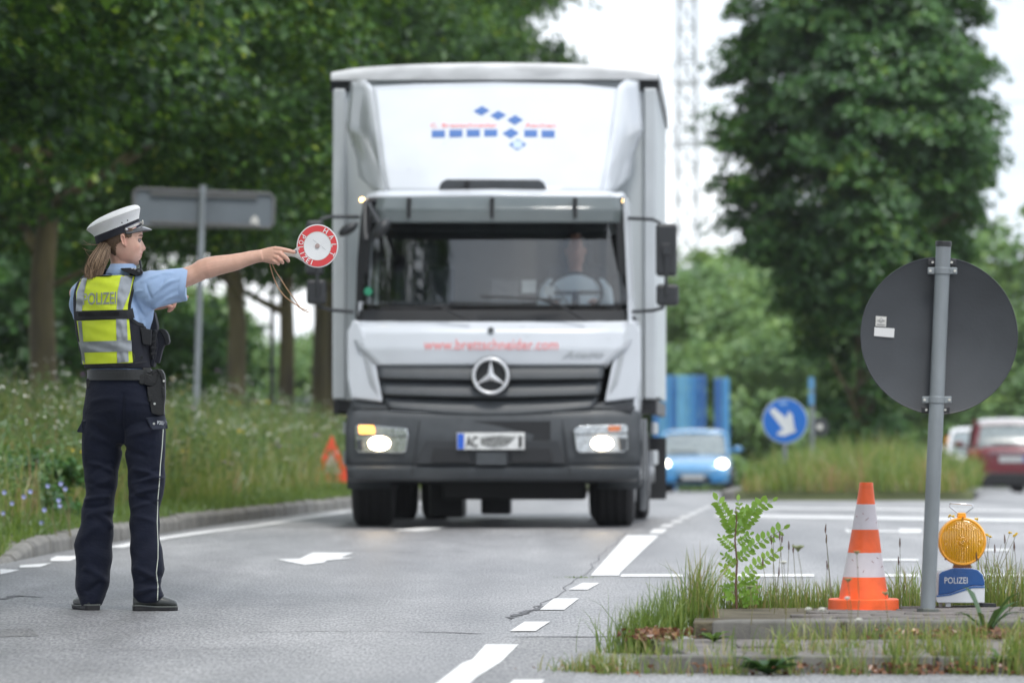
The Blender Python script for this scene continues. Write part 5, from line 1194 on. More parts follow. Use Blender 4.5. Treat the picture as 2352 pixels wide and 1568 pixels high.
b = MB(); hp = [(1196, 290), (1132, 238), (1130, 216), (1142, 210), (1296, 220), (1304, 228), (1302, 246), (1250, 290)]; b.tube([P(*Z5(*p), YW) for p in hp], .0028, 8); b.build('carry_handle', CHROME, lamp, world=True)

# --- keep-right sign on the median
YA = 74.7; sa_ = F_PX / YA; ac = P(1803, 966, YA)
arrow = thing('arrow_sign', 'blue round sign with a white arrow pointing down right on the planted island', 'sign', (ac.x, YA, gz(YA) + .12)); ra = 52.5 / sa_
def dsc(c, r, y0, y1, n=40): return [[c + Vector((math.cos(2 * math.pi * i / n) * r, y, math.sin(2 * math.pi * i / n) * r)) for i in range(n)] for y in (y0, y1)]
b = MB(); b.loft(dsc(ac, ra, 0, .02)); b.build('rim', mat('sign_rim_pale', (.45, .52, .62), .4), arrow, world=True)
b = MB(); b.loft(dsc(ac, ra * .95, -.004, .0)); b.build('blue_face', mat('sign_blue', (.008, .13, .50), .35, var=.05), arrow, world=True)
b = MB(); b.prism([P(x, y, YA - .006) for x, y in ((1767, 944), (1776, 935), (1806, 960), (1811, 943), (1820, 952), (1825, 985), (1830, 990), (1800, 1001), (1783, 998), (1788, 991), (1799, 985))], (0, .003, 0)); b.build('arrow', mat('sign_white', (.62, .64, .66), .4), arrow, world=True)
b = MB(); b.prism([P(x, y, YA - .006) for x, y in ((1790, 922), (1808, 922), (1808, 930), (1790, 930))], (0, .003, 0)); b.build('sticker', mat('sticker_blue', (.20, .35, .62), .4), arrow, world=True)
b = MB(); b.tube([(ac.x, YA + .03, gz(YA)), (ac.x, YA + .03, ac.z + .2)], .03, 12); b.build('post', GALV, arrow, world=True)
# --- grey sign back with a blue pole behind it
YB = 92; g2 = P(1882, 980, YB); rs2 = thing('road_sign', 'small dark round sign seen from behind in the grass right of the blue arrow sign', 'sign', (P(1866, 1060, YB).x, YB, gz(YB)))
b = MB(); b.loft(dsc(g2, .16, 0, .02)); b.build('disc', M_SGB, rs2, world=True)
b = MB(); p0 = P(1866, 1060, YB); b.tube([(p0.x, YB, gz(YB) - .1), (p0.x, YB, P(0, 868, YB).z)], .035, 10); b.build('pole', GALV, rs2, world=True)
b = MB(); b.box((p0.x - .02, YB - .05, P(0, 880, YB).z), (.09, .03, .2)); b.box((p0.x - .02, YB - .05, P(0, 915, YB).z), (.09, .03, .2)); b.build('plate', mat('pale_blue_plate', (.10, .28, .50), .5), rs2, world=True)
b = MB(); q = P(1883, 980, YB - .03); b.loft(dsc(q, .05, -.01, 0, 16)); b.build('sticker', M_STK, rs2, world=True)

# --- rectangular sign from behind, left
YR = 66; sr = F_PX / YR; M_SB2 = mat('sign_back_aluminium', (.16, .185, .21), .55, .1, var=.1, vs=2); M_SBF = mat('sign_frame_alu', (.20, .20, .20), .5, .5)
rp = thing('road_sign', 'rectangular grey sign seen from behind on a pole between officer and truck', 'sign', (GP(452, YR).x, YR, gz(YR) + .2))
cs_ = [(305, 430), (632, 443), (631, 526), (303, 522)]
def inset(pts, k): cx, cy = sum(p[0] for p in pts) / 4, sum(p[1] for p in pts) / 4; return [(p[0] + (k if p[0] < cx else -k), p[1] + (k if p[1] < cy else -k)) for p in pts]
def rnd(pts, k):
    out_ = []
    for i, p in enumerate(pts):
        a, c = pts[i - 1], pts[(i + 1) % len(pts)]
        for q in (a, c): dd = math.hypot(q[0] - p[0], q[1] - p[1]); out_.append((p[0] + (q[0] - p[0]) * k / dd, p[1] + (q[1] - p[1]) * k / dd))
    return out_
b = MB(); b.prism([P(x, y, YR + .05) for x, y in rnd(inset(cs_, 3), 6)], (0, .01, 0)); b.build('panel', M_SB2, rp, world=True)
b = MB(); fr = [P(x, y, YR + .045) for x, y in rnd(inset(cs_, 3), 9)]; b.tube(fr + [fr[0]], .018, 6, cap=False); b.build('frame', M_SBF, rp, world=True)
for y0, y1 in ((447, 455), (512, 516)):
    b = MB(); b.prism([P(x, y, YR + .02) for x, y in ((345, y0 - 6), (590, y0 + 2), (590, y0 + 9), (345, y0 + 1))], (0, .03, 0)); b.build('rail', M_SBF, rp, world=True)
b = MB(); b.tube([P(447, 1010, YR), P(455, 800, YR), P(466, 425, YR)], 7.3 / sr, 12); b.build('pole', GALV, rp, world=True)
b = MB(); c = P(585, 508, YR + .04); b.prism([c + Vector((-.05, 0, -.05)), c + Vector((.05, 0, -.05)), c + Vector((.045, 0, .03)), c + Vector((0, 0, .07)), c + Vector((-.045, 0, .03))], (0, .003, 0)); b.build('sticker', M_STK, rp, world=True)
# --- warning triangle by the kerb
YV = 64; tri = thing('warning_triangle', 'folding warning sign with bright red border on the verge beside the truck', 'warning sign', (P(762, 1080, YV).x, YV, gz(YV) + .13))
M_FR = mat('fluorescent_red', (.85, .10, .045), .5, var=.08); M_TWH = mat('triangle_white', (.62, .52, .48), .6)
A_, B_, C_ = (762, 998), (716, 1104), (808, 1108)
def lerp2(p, q, f): return (p[0] + (q[0] - p[0]) * f, p[1] + (q[1] - p[1]) * f)
cen_ = ((A_[0] + B_[0] + C_[0]) / 3, (A_[1] + B_[1] + C_[1]) / 3); ins = [lerp2(p, cen_, .52) for p in (A_, B_, C_)]
for i in range(3):
    o_, p_ = (A_, B_, C_)[i], (A_, B_, C_)[(i + 1) % 3]; b = MB(); b.prism([P(*q, YV - .01) for q in (o_, p_, ins[(i + 1) % 3], ins[i])], (0, .006, 0)); b.build('border', M_FR, tri, world=True)
b = MB(); b.prism([P(*q, YV) for q in (A_, B_, C_)], (0, .01, 0)); b.build('face', M_TWH, tri, world=True)
b = MB(); 
for q in (B_, C_): b.tube([P(*q, YV), P(q[0], q[1] + 16, YV + .1)], .008, 6)
b.tube([P(762, 1002, YV + .02), P(762, 1120, YV + .3)], .008, 6); b.build('leg', STEELD, tri, world=True)
# --- lamp post by the truck, far left shed, blue panels, white cabin, barrier
for px, Y, r_, top, lab in ((776, 118, .06, 700, 'slim grey pole close to the left edge of the truck'), (625, 112, .05, 690, 'slim dark pole beside the ochre tree trunk')):
    t = thing('pole', lab, 'pole', (GP(px, Y).x, Y, gz(Y))); b = MB(); b.tube([(0, 0, -.2), (0, 0, 1.4), (0, 0, P(0, top, Y).z - gz(Y) + 2.5)], [r_, r_, r_ * .7], 10); b.build('shaft', GALV if px > 700 else STEELD, t)
    b = MB(); b.tube([(0, 0, P(0, top, Y).z - gz(Y) + 2.5), (0, 0, P(0, top, Y).z - gz(Y) + 2.56)], r_ * .9, 10); b.build('cap', BLACKP, t)
def shed(name, lab, cat, px0, px1, ytop, Y, m, mr_c, depth=5):
    a, c = GP(px0, Y), GP(px1, Y); t = thing(name, lab, cat, ((a.x + c.x) / 2, Y, gz(Y))); W = c.x - a.x; H = P(0, ytop, Y).z - gz(Y)
    b = MB(); b.box((0, depth / 2, H / 2 - .2), (W, depth, H + .2)); b.build('wall', m, t)
    b = MB(); b.box((0, depth / 2, H + .06), (W + .4, depth + .4, .14)); b.build('roof', mr_c, t)
    for k in range(max(2, int(W / 2.2))):
        x = -W / 2 + (k + .5) * W / max(2, int(W / 2.2)); b = MB(); b.box((x, -.01, H * .55), (.9, .06, .8)); f = b.build('window', mat('shed_window_frame', (.5, .5, .5), .5), t); b = MB(); b.box((x, -.05, H * .55), (.78, .02, .68)); b.build('pane', mat('dark_pane', (.03, .04, .05), .1), f)
    return t
shed('shed', 'long grey shed behind the tree trunks left of the truck', 'building', 640, 800, 925, 150, mat('shed_grey', (.16, .18, .19), .8, var=.1, vs=.5), mat('shed_roof', (.25, .27, .28), .7))
shed('site_cabin', 'white cabin glimpsed below the round sign back', 'cabin', 2158, 2215, 948, 260, mat('cabin_white', (.7, .7, .7), .6), mat('cabin_roof', (.5, .52, .55), .6), 3)
cols = [mat('sheet_blue_%s' % n_, c, .4, var=.05) for n_, c in (('a', (.05, .20, .50)), ('b', (.16, .44, .68)), ('c', (.04, .14, .40)), ('d', (.08, .30, .60)))]
def blue(lab, px0, px1, ytop, Y, seq):
    a, c = GP(px0, Y), GP(px1, Y); t = thing('blue_screen', lab, 'screen', (a.x, Y, gz(Y))); n = len(seq); H = P(0, ytop, Y).z - gz(Y); W = c.x - a.x
    for k, s_ in enumerate(seq):
        b = MB(); x0 = W * k / n; b.box((x0 + W / n / 2, .06 * (k % 2), H / 2), (W / n - .02, .08, H)); b.build('panel', cols[s_], t, bevel=.03)
    b = MB(); b.box((W / 2, .14, H * .2), (W, .05, .08)); b.box((W / 2, .14, H * .85), (W, .05, .08)); b.build('rail', STEELD, t)
blue('wide screen of upright blue sheets right behind the blue car', 1500, 1622, 862, 148, (0, 1, 3, 0, 1, 1, 3, 0, 2))
blue('narrow screen of two blue sheets right of the wide one', 1640, 1676, 868, 146, (2, 3))
t = thing('barrier_board', 'orange barrier board behind the white car', 'barrier', (GP(2205, 140).x, 140, gz(140)))
b = MB(); c0 = P(2205, 1015, 140); b.box((0, 0, c0.z - gz(140)), (.75, .04, .26)); b.build('board', mat('barrier_orange', (.75, .28, .03), .5), t, bevel=.01)
b = MB(); b.box((-.3, 0, .5), (.05, .05, 1.5)); b.box((.3, 0, .5), (.05, .05, 1.5)); b.build('post', STEELD, t)

# --- pylon with wires
M_PYL = mat('pylon_steel', (.36, .38, .39), .6, .0, var=.1)  # pale colour carries the fading that thicker haze would give
YL = 420; sl_ = F_PX / YL; py = thing('electricity_pylon', 'tall lattice electricity pylon fading into the bright sky right of the truck', 'pylon', (GP(1578, YL).x, YL, gz(YL)))
b = MB(); Hh = 42.0
def hwid(z): return .95 - .40 * z / Hh
lev = np.arange(0, Hh, 2.1)
for sx in (-1, 1):
    for sy in (-1, 1): b.tube([(sx * hwid(z), sy * hwid(z), z) for z in (0, Hh / 2, Hh)], .10, 4)
for i, z in enumerate(lev[:-1]):
    w0, w1, z1 = hwid(z), hwid(lev[i + 1]), lev[i + 1]
    for s_ in (-1, 1):
        b.tube([(-w0, s_ * w0, z), (w1, s_ * w1, z1)], .05, 4); b.tube([(w0, s_ * w0, z), (-w1, s_ * w1, z1)], .05, 4)
        b.tube([(s_ * w0, -w0, z), (s_ * w1, w1, z1)], .05, 4); b.tube([(-w0, s_ * w0, z), (w0, s_ * w0, z)], .06, 4)
b.build('lattice_mast', M_PYL, py)
for z, Lc in ((27.5, 6.0), (22.8, 5.0)):
    b = MB(); b.tube([(-Lc, 0, z), (Lc, 0, z)], .08, 4); b.tube([(-Lc, 0, z), (0, 0, z + 1.6), (Lc, 0, z)], .06, 4)
    for k in range(-4, 5): b.tube([(k * Lc / 5, 0, z), (k * Lc / 5, 0, z + 1.5 * (1 - abs(k) / 5))], .04, 4)
    b.build('cross_arm', M_PYL, py)
    for s_ in (-1, 1): b = MB(); b.tube([(s_ * Lc, 0, z), (s_ * Lc, 0, z - 1.2)], .1, 6); b.build('insulator', M_PYL, py)
for z in (26.3, 21.6):
    for s_ in (-1, 1):
        t = thing('power_line', 'thin power line crossing the pale sky at the pylon, %s, %s' % ('upper' if z > 25 else 'lower', 'left arm' if s_ < 0 else 'right arm'), 'cable', (py.location.x, YL, 0), group='power lines'); b = MB(); b.tube([(s_ * 6 + u * 160, u * 60, gz(YL) + z + 4 * u * u * 2) for u in np.linspace(-1, 1, 15)], .025, 4); b.build('wire', M_PYL, t)

# --- cars
M_CG = mat('car_glass', (.20, .24, .25), .28, spec=.8, var=.1); M_TY = RUBBER  # glass base lightened to stand in for reflections in the panes
def car(lab, loc, rz, paint, L, W, H, kind, lights=False, roofm=None):
    """x across, front towards -y; body and greenhouse lofted from measured side sections"""
    t = thing('car', lab, 'car', loc, (0, 0, rz)); hw = W / 2
    # stations: y, half width, bottom, shoulder height
    st_ = [(0, .62, .30, .52), (.06, .80, .22, .62), (.25, .93, .18, .70), (.8, 1.0, .17, .82), (1.25, 1.0, .17, .90), (2.2, 1.0, .17, .92), (L - 1.0, 1.0, .17, .95), (L - .25, .97, .2, .98), (L - .06, .88, .24, .92), (L, .78, .30, .80)]
    rings = []
    for y, k, z0, z1 in st_:
        w_ = hw * k; ring = []
        for (u, v) in ((-.92, 0), (-.99, .12), (-1.0, .45), (-.97, .8), (-.88, .96), (-.6, 1.0), (0, 1.025), (.6, 1.0), (.88, .96), (.97, .8), (1.0, .45), (.99, .12), (.92, 0), (0, -.02)):
            ring.append(Vector((u * w_, y, z0 + (z1 - z0) * v)))
        rings.append(ring)
    b = MB(); b.loft(rings); o = b.build('body', paint, t); md = o.modifiers.new('s', 'SUBSURF'); md.levels = md.render_levels = 2
    g0, g1 = (1.0, L - .15); gr = []
    for y, k, z in ((g0, .86, .86), (g0 + .45, .80, .86 + (H - .86) * .6), (g0 + .95, .74, H - .05), (g0 + 1.4, .72, H - .015), (g1 - .9, .70, H - .04), (g1 - .35, .72, H - .16), (g1 - .02, .80, .92)):
        gr.append([Vector((u * hw * (k + (.86 - k) * (1 - v)), y, .84 + (z - .84) * v)) for u, v in ((-1, 0), (-1, .55), (-.96, .93), (-.8, 1), (0, 1.02), (.8, 1), (.96, .93), (1, .55), (1, 0), (0, 0))])
    b = MB(); b.loft(gr); b.build('windows', M_CG, t)
    rr = [[Vector((u * hw * k, y, z + .012 + dz)) for u, dz in ((-1, -.06), (-.95, -.02), (-.8, 0), (0, .02), (.8, 0), (.95, -.02), (1, -.06))] for y, k, z in ((g0 + .80, .76, H - .10), (g0 + .98, .745, H - .05), (g0 + 1.4, .725, H - .012), (g1 - .9, .71, H - .035), (g1 - .36, .73, H - .15))]
    b = MB(); b.loft(rr, cap=False, closed=False); b.build('roof', roofm or paint, t, solid=.02)
    for s_ in (-1, 1):
        b = MB(); b.tube([(s_ * hw * .87, g0 + .02, .86), (s_ * hw * .82, g0 + .45, .86 + (H - .86) * .6), (s_ * hw * .75, g0 + .95, H - .05)], .035, 6); b.build('roof_pillar', paint, t); b = MB(); b.tube([(s_ * hw * .72, g1 - .4, H - .14), (s_ * hw * .82, g1 - .02, .93)], .045, 6); b.build('roof_pillar', paint, t); b = MB(); b.tube([(s_ * hw * .75, g0 + 1.6, H - .06), (s_ * hw * .87, g0 + 1.7, .9)], .03, 6); b.build('roof_pillar', paint, t)
        b = MB(); b.ball((s_ * (hw + .10), g0 + .45, .98), .10, 12, 8, (1.1, .6, .72)); b.tube([(s_ * hw * .9, g0 + .45, .93), (s_ * (hw + .05), g0 + .45, .95)], .025, 6); b.build('wing_mirror', paint, t)
        for y in (.78, L - .75):
            b = MB(); n = 24; rw = .31; b.loft([[Vector((s_ * (hw - .19) + o_, y + q * math.cos(2 * math.pi * k / n), rw + q * math.sin(2 * math.pi * k / n))) for k in range(n)] for o_, q in ((-.0, rw * .7), (0, rw * .95), (.03, rw), (.17, rw), (.2, rw * .95), (.2, rw * .66))]); w_ = b.build('wheel', M_TY, t)
            b = MB(); b.tube([(s_ * (hw - .19) + (.205 if s_ > 0 else -.005), y, rw), (s_ * (hw - .19) + (.21 if s_ > 0 else -.01), y, rw)], rw * .64, 16); b.build('rim', MATS['rim_grey'], w_)
        if kind == 'front':
            b = MB(); b.ball((s_ * hw * .74, .12, .66), .12, 14, 10, (1.05, .6, .8)); b.build('headlight', mat('car_headlight_on', (.9, .9, .8), .2, emit=(1, 1, .86), es=6.0) if lights else M_REFL, t)
            b = MB(); b.box((s_ * hw * .62, .02, .32), (.32, .06, .14)); b.build('fog_lamp_panel', mat('bright_blue_trim', (.03, .22, .50), .4), t, bevel=.02)
        else:
            b = MB(); b.box((s_ * hw * .86, L - .10, .78), (.24, .2, .22)); b.build('tail_lamp', mat('tail_red', (.28, .008, .01), .2, coat=.5), t, bevel=.05, seg=3)
            b = MB(); b.box((s_ * hw * .74, L - .01, .36), (.2, .05, .07)); b.build('reflector', mat('tail_red', (.3, .01, .01)), t, bevel=.01)
    if kind == 'front':
        b = MB(); b.prism([(-.42, .02, .54), (.42, .02, .54), (.34, .0, .44), (-.34, .0, .44)], (0, .08, 0)); b.build('grille', mat('car_grille', (.22, .24, .26), .3, .6, var=.3, vs=20), t, bevel=.01)
        b = MB(); b.prism([(-.5, .0, .38), (.5, .0, .38), (.56, .02, .24), (-.56, .02, .24)], (0, .08, 0)); b.build('lower_intake', M_TD, t, bevel=.01)
        b = MB(); b.box((0, -.03, .36), (.50, .02, .11)); b.build('number_plate', mat('car_plate', (.5, .52, .53), .4, var=.25, vs=40), t)
        b = MB(); b.tube([(-.55, 1.08, .93), (.1, 1.02, .91)], .012, 5); b.build('wiper', M_TD, t)
    else:
        b = MB(); b.box((.0, L + .005, .70), (.52, .02, .12)); pl = b.build('number_plate', MATS['car_plate'], t); b = MB(); b.box((-.24, L + .017, .70), (.04, .006, .115)); b.build('plate_band', MATS['plate_blue'], pl)
        b = MB(); b.box((0, L - .02, .30), (W * .86, .16, .26)); b.build('lower_bumper', M_TD, t, bevel=.04)
        b = MB(); b.box((0, L + .0, .83), (W * .5, .03, .045)); b.build('trim_strip', mat('trim_mauve', (.32, .22, .26), .3, .5), t)
        b = MB(); b.tube([(-.1, L - .17, 1.02), (.4, L - .19, 1.03)], .012, 5); b.build('wiper', M_TD, t)
        b = MB(); b.tube([(.45, L - .05, .2), (.45, L + .03, .2)], .035, 10); b.build('exhaust_pipe', CHROME, t)
    return t
M_CB = mat('car_paint_blue', (.09, .31, .58), .22, coat=1.0, var=.03, vs=3); M_CR = mat('car_paint_red', (.15, .005, .015), .3, coat=.4, var=.04, vs=3); M_CWH = mat('car_paint_white', (.72, .72, .73), .25, coat=.8, var=.02)
car('small light blue car with lit headlights driving behind the truck', (GP(1592, 128).x, 128, gz(129)), -R(3), M_CB, 3.65, 1.76, 1.42, 'front', True)
car('dark red hatchback seen from behind at the right edge', (GP(2324, 113).x + .22, 117.1, gz(115)), R(180) - R(3), M_CR, 4.1, 1.78, 1.50, 'rear', roofm=mat('red_roof_sky_sheen', (.46, .42, .42), .12, coat=1.0))  # pale roof colour stands in for sky reflected on the red paint
car('white car mostly hidden behind the red car, only its left part showing', (GP(2262, 126).x, 126, gz(127)), -R(3), M_CWH, 4.2, 1.76, 1.45, 'front', False)
# ================================================================== the officer
YO = 25.2; so = F_PX / YO
off_ = thing('person', 'police officer in yellow reflective vest and white peaked cap, right arm outstretched', 'person', (P(276, 1404, YO).x, YO, 0))
def W(x, y, dy=0.0): return P(x, y, YO + dy)
def px(n): return n / so
TH = R(35)                               # the torso is turned to the right, away from the camera
def tring(y, xl, xr, k=.66, dy=0.0, n=40, pw=2.25, grow=0.0, th=None):
    th_ = TH if th is None else th
    c = W((xl + xr) / 2, y, dy); hx = px((xr - xl) / 2); a = hx / math.sqrt(math.cos(th_) ** 2 + (k * math.sin(th_)) ** 2)
    return ell((c.x, c.y, c.z), a + grow, a * k + grow, n, -th_, pw)
def chain(pts, n=12, **kw):
    b_ = MB(); b_.tube([W(x, y, d) for x, y, r, d in pts], [px(r) for x, y, r, d in pts], n, **kw); return b_.v, b_.f, b_.sm
def addc(b, c): b.add(c[0], c[1], True)

# ---- head: rows of (y, front x, back x, half width, extra profile at the middle)
HR = [(486, 290, 266, .020), (489, 298, 256, .038), (496, 306, 244, .058), (508, 313, 237, .070), (520, 319.5, 234.5, .0755), (527, 324.5, 233.5, .0765), (532, 326.8, 233, .0765), (540, 327.3, 233.5, .0765), (547, 325.2, 234.5, .076), (552, 324.2, 236, .0755),
      (558, 324.4, 238.5, .0745), (564, 324.6, 242, .073), (571, 324.8, 246, .071), (577, 325, 251, .068), (583, 324.6, 256, .065), (589, 323.8, 262, .061), (596, 321.5, 268, .055), (602, 320.2, 275, .047), (607, 317.5, 282, .037), (610, 313, 288, .026)]
HY = [r[0] for r in HR]
def hrow(y): return [float(np.interp(y, HY, [r[i] for r in HR])) for i in (1, 2, 3)]
NOSE = [(540, 0), (546, 0), (550, .6), (554, 3.2), (558, 5.2), (563, 7.8), (568, 10.4), (571, 10.9), (574, 9.6), (577, 4.2), (579, 1.6), (583, 0), (700, 0)]
LIP = [(577, 0), (580, 1.8), (583.5, 2.9), (585.8, -.8), (588, 2.2), (590.5, 2.1), (594, .4), (597, 0), (603, .8), (607, 0)]
ypx = np.concatenate([np.arange(486, 540, 3.0), np.arange(540, 600, 1.25), np.arange(600, 611, 1.6)])
HN = 84
def hpt(y, a, sc=1.0, back=0.0):
    xf, xb, w_ = hrow(y); xc = 283.0; 
    ca, sa = math.cos(a), math.sin(a)
    if ca >= 0:
        ax_ = px(xf - xc); pw = 2.5 if y > 545 else 2.3
        x = ax_ * abs(ca) ** (2 / pw); yy = w_ * math.copysign(abs(sa) ** (2 / pw), sa)
    else: x = -px(xc - xb) * abs(ca) ** .95; yy = w_ * math.copysign(abs(sa) ** .95, sa)
    x *= sc; yy *= sc
    if ca > 0:
        n_ = float(np.interp(y, [q[0] for q in NOSE], [q[1] for q in NOSE])); sg = .0075 + .0035 * max(0, min(1, (y - 556) / 14)) if y < 577 else .009
        x += px(n_) * math.exp(-(yy / sg) ** 2)
        l_ = float(np.interp(y, [q[0] for q in LIP], [q[1] for q in LIP])); x += px(l_) * math.exp(-(yy / .021) ** 2)
        # eye sockets, brow ridge, cheek bones
        e = math.exp(-((abs(yy) - .031) / .014) ** 2 - ((y - 552) / 5.0) ** 2); x -= .0085 * e
        br = math.exp(-((abs(yy) - .028) / .020) ** 2 - ((y - 542) / 4.0) ** 2); x += .0030 * br
        ck = math.exp(-((abs(yy) - .042) / .016) ** 2 - ((y - 567) / 8.0) ** 2); x += .0035 * ck; yy += math.copysign(.002 * ck, yy)
    c = W(xc, y, -.005); return Vector((c.x + x, c.y + yy, c.z))
def head_rings(sc=1.0): return [[hpt(y, 2 * math.pi * k / HN, sc) for k in range(HN)] for y in reversed(ypx)]
skin = MB()
skin.loft(head_rings())
# neck down into the collar, hidden upper torso, right arm, left arm
skin.loft([ell(tuple(W(x, y, -.005)), px(rx), px(ry), 24) for x, y, rx, ry in ((280, 640, 36, 32), (279, 626, 29, 27), (280, 612, 25.5, 25), (280, 600, 26, 26), (280, 586, 30, 28), (281, 570, 34, 30))])
skin.loft([tring(y, a, b_, grow=-.03) for y, a, b_ in ((862, 212, 345), (780, 188, 335), (700, 182, 318), (655, 190, 318), (640, 215, 305), (628, 250, 300))])
for lx, ly in ((232, .05), (338, -.03)): addc(skin, chain([(lx, 860, 22, ly), (lx, 1000, 26, ly), (lx, 1130, 26, ly), (lx - 4, 1250, 24, ly), (lx - 6, 1360, 15, ly)]))
addc(skin, chain([(318, 668, 22, -.055), (360, 660, 26, -.085), (400, 645, 24, -.10), (430, 635.5, 22.5, -.10), (450, 627.5, 22.0, -.10), (464, 619, 23.6, -.10), (478, 615, 24.6, -.10), (500, 609.5, 22.8, -.10), (532, 604, 20.2, -.10), (546, 600.5, 19.2, -.10), (560, 596.5, 17.2, -.10), (577, 591.5, 15.8, -.10), (592, 588.5, 14.6, -.10), (602, 587, 14.2, -.10)], 20))
# right hand: flat palm from wrist to knuckles, then separate fingers
def palm(pts, b):
    rings = []
    for (xt, yt), (xb, yb), t, dy in pts:
        A, B = W(xt, yt, dy), W(xb, yb, dy); c = (A + B) / 2; h = (A - B) / 2; ring = []
        for k in range(16): a = 2 * math.pi * k / 16; ring.append(c + h * math.copysign(abs(math.cos(a)) ** .85, math.cos(a)) + Vector((0, t * math.sin(a), 0)))
        rings.append(ring)
    b.loft(rings)
palm([((594, 573.8), (592, 603.5), .020, -.10), ((604, 571), (603, 602), .019, -.10), ((616, 568), (614, 604), .019, -.102), ((627, 566), (621, 606), .019, -.106), ((636, 566.5), (629, 607.5), .017, -.110), ((641, 569), (633, 607), .014, -.112)], skin)
def finger(pts, b): b.tube([W(x, y, d) for x, y, r, d in pts], [px(r) for x, y, r, d in pts], 12); x, y, r, d = pts[-1]; b.ball(W(x, y, d), px(r), 10, 8)
finger([(630, 571, 6.0, -.112), (645, 572.5, 5.6, -.118), (656, 574.5, 5.2, -.120), (667, 577, 4.9, -.122), (675, 579.3, 4.3, -.122)], skin)
finger([(631, 580, 5.4, -.116), (644, 582, 5.4, -.126), (652, 588, 5.2, -.128), (659.5, 595, 5.0, -.122), (662, 599, 4.6, -.112)], skin)
finger([(628, 589, 5.0, -.116), (638, 592, 5.0, -.128), (645, 598, 4.8, -.128), (649, 603, 4.5, -.118)], skin)
finger([(625, 597, 4.6, -.114), (632, 600.5, 4.5, -.124), (637, 604, 4.2, -.122), (639.5, 606.5, 3.9, -.112)], skin)
finger([(610, 588, 7.0, -.088), (626, 583, 6.2, -.072), (640, 580.5, 5.4, -.070), (652, 580.5, 4.8, -.078), (659, 581.5, 4.3, -.084)], skin)     # thumb on the far side of the handle
# left arm bent in front of the chest, fingers showing under the sleeve
addc(skin, chain([(188, 668, 30, .10), (200, 720, 26, .20), (225, 745, 24, .30), (270, 735, 20, .34), (320, 716, 16.5, .36), (346, 706, 13.5, .36)], 16))
palm([((340, 695), (344, 716), .018, .36), ((354, 690), (358, 712), .020, .36), ((370, 684), (374, 710), .018, .36), ((384, 682), (388, 706), .013, .36)], skin)
finger([(366, 697.5, 5.2, .345), (378, 700.5, 5.0, .335), (388, 703.3, 4.9, .33), (391, 704, 4.4, .33)], skin)
finger([(380, 692, 5.4, .355), (394, 690, 5.2, .35), (402.5, 694.5, 5.0, .345), (399, 704, 4.6, .34), (392, 709.5, 4.3, .34), (387.5, 713.5, 4.0, .34)], skin)
finger([(384, 686, 5.2, .37), (402, 684.5, 5.0, .375), (418, 683.5, 4.6, .375), (429.5, 681.8, 4.0, .375)], skin)
finger([(382, 700, 4.8, .37), (393, 703, 4.6, .372), (396, 709, 4.2, .366), (390, 713, 3.8, .36)], skin)
# ears
for s_ in (-1, 1):
    c = W(286.5, 553, 0); 
    ring = [(281.5, 541.5), (284.5, 538.6), (288, 539.0), (290.8, 543), (291.2, 549), (291.8, 556), (293.2, 562), (292.8, 567.6), (289.5, 566.5), (285.5, 561), (281.2, 553), (279.6, 546.5)]
    yb = hpt(553, math.pi / 2 * -1).y if s_ < 0 else hpt(553, math.pi / 2).y
    R1 = [Vector((W(x, y).x, yb + s_ * (-.006), W(x, y).z)) for x, y in ring]; R2 = [Vector((W(x, y).x - (.004 if i < 10 else 0), yb + s_ * (.012 + .006 * (1 if (i < 3 or i > 8) else 0)), W(x, y).z)) for i, (x, y) in enumerate(ring)]
    cc = sum(R2, Vector()) / len(R2); R3 = [p.lerp(cc, .35) + Vector((0, -s_ * .0005, 0)) for p in R2]; R4 = [p.lerp(cc, .55) + Vector((0, -s_ * .008, 0)) for p in R2]
    skin.loft([R1, R2, R3, R4])
body = skin.build('body', None, off_, world=True)
# skin colour: lips, cheek, ear and knuckle redness are the skin's own colour
m = bpy.data.materials.new('officer_skin'); m.use_nodes = True; t_ = m.node_tree; bs2 = t_.nodes['Principled BSDF']
at_ = N(t_, 'ShaderNodeAttribute', attribute_name='blush'); rp_ = N(t_, 'ShaderNodeValToRGB'); e_ = rp_.color_ramp.elements; e_[0].color = (.68, .42, .32, 1); e_[1].color = (.52, .19, .16, 1)
t_.links.new(at_.outputs['Fac'], rp_.inputs['Fac']); nz_ = N(t_, 'ShaderNodeTexNoise'); nz_.inputs['Scale'].default_value = 38; nz_.inputs['Detail'].default_value = 4
mx_ = N(t_, 'ShaderNodeMix', data_type='RGBA', blend_type='MULTIPLY'); mx_.inputs['Factor'].default_value = 1; r2_ = N(t_, 'ShaderNodeValToRGB'); r2_.color_ramp.elements[0].color = (.86, .82, .80, 1); r2_.color_ramp.elements[1].color = (1.1, 1.1, 1.1, 1)
tcc = N(t_, 'ShaderNodeTexCoord'); t_.links.new(tcc.outputs['Object'], nz_.inputs['Vector']); t_.links.new(nz_.outputs['Fac'], r2_.inputs['Fac']); t_.links.new(rp_.outputs[0], mx_.inputs['A']); t_.links.new(r2_.outputs[0], mx_.inputs['B']); t_.links.new(mx_.outputs['Result'], bs2.inputs['Base Color'])
bs2.inputs['Roughness'].default_value = .48; bs2.inputs['Specular IOR Level'].default_value = .4; bs2.inputs['Subsurface Weight'].default_value = .12; bs2.inputs['Subsurface Radius'].default_value = (.012, .005, .003); bs2.inputs['Subsurface Scale'].default_value = .6
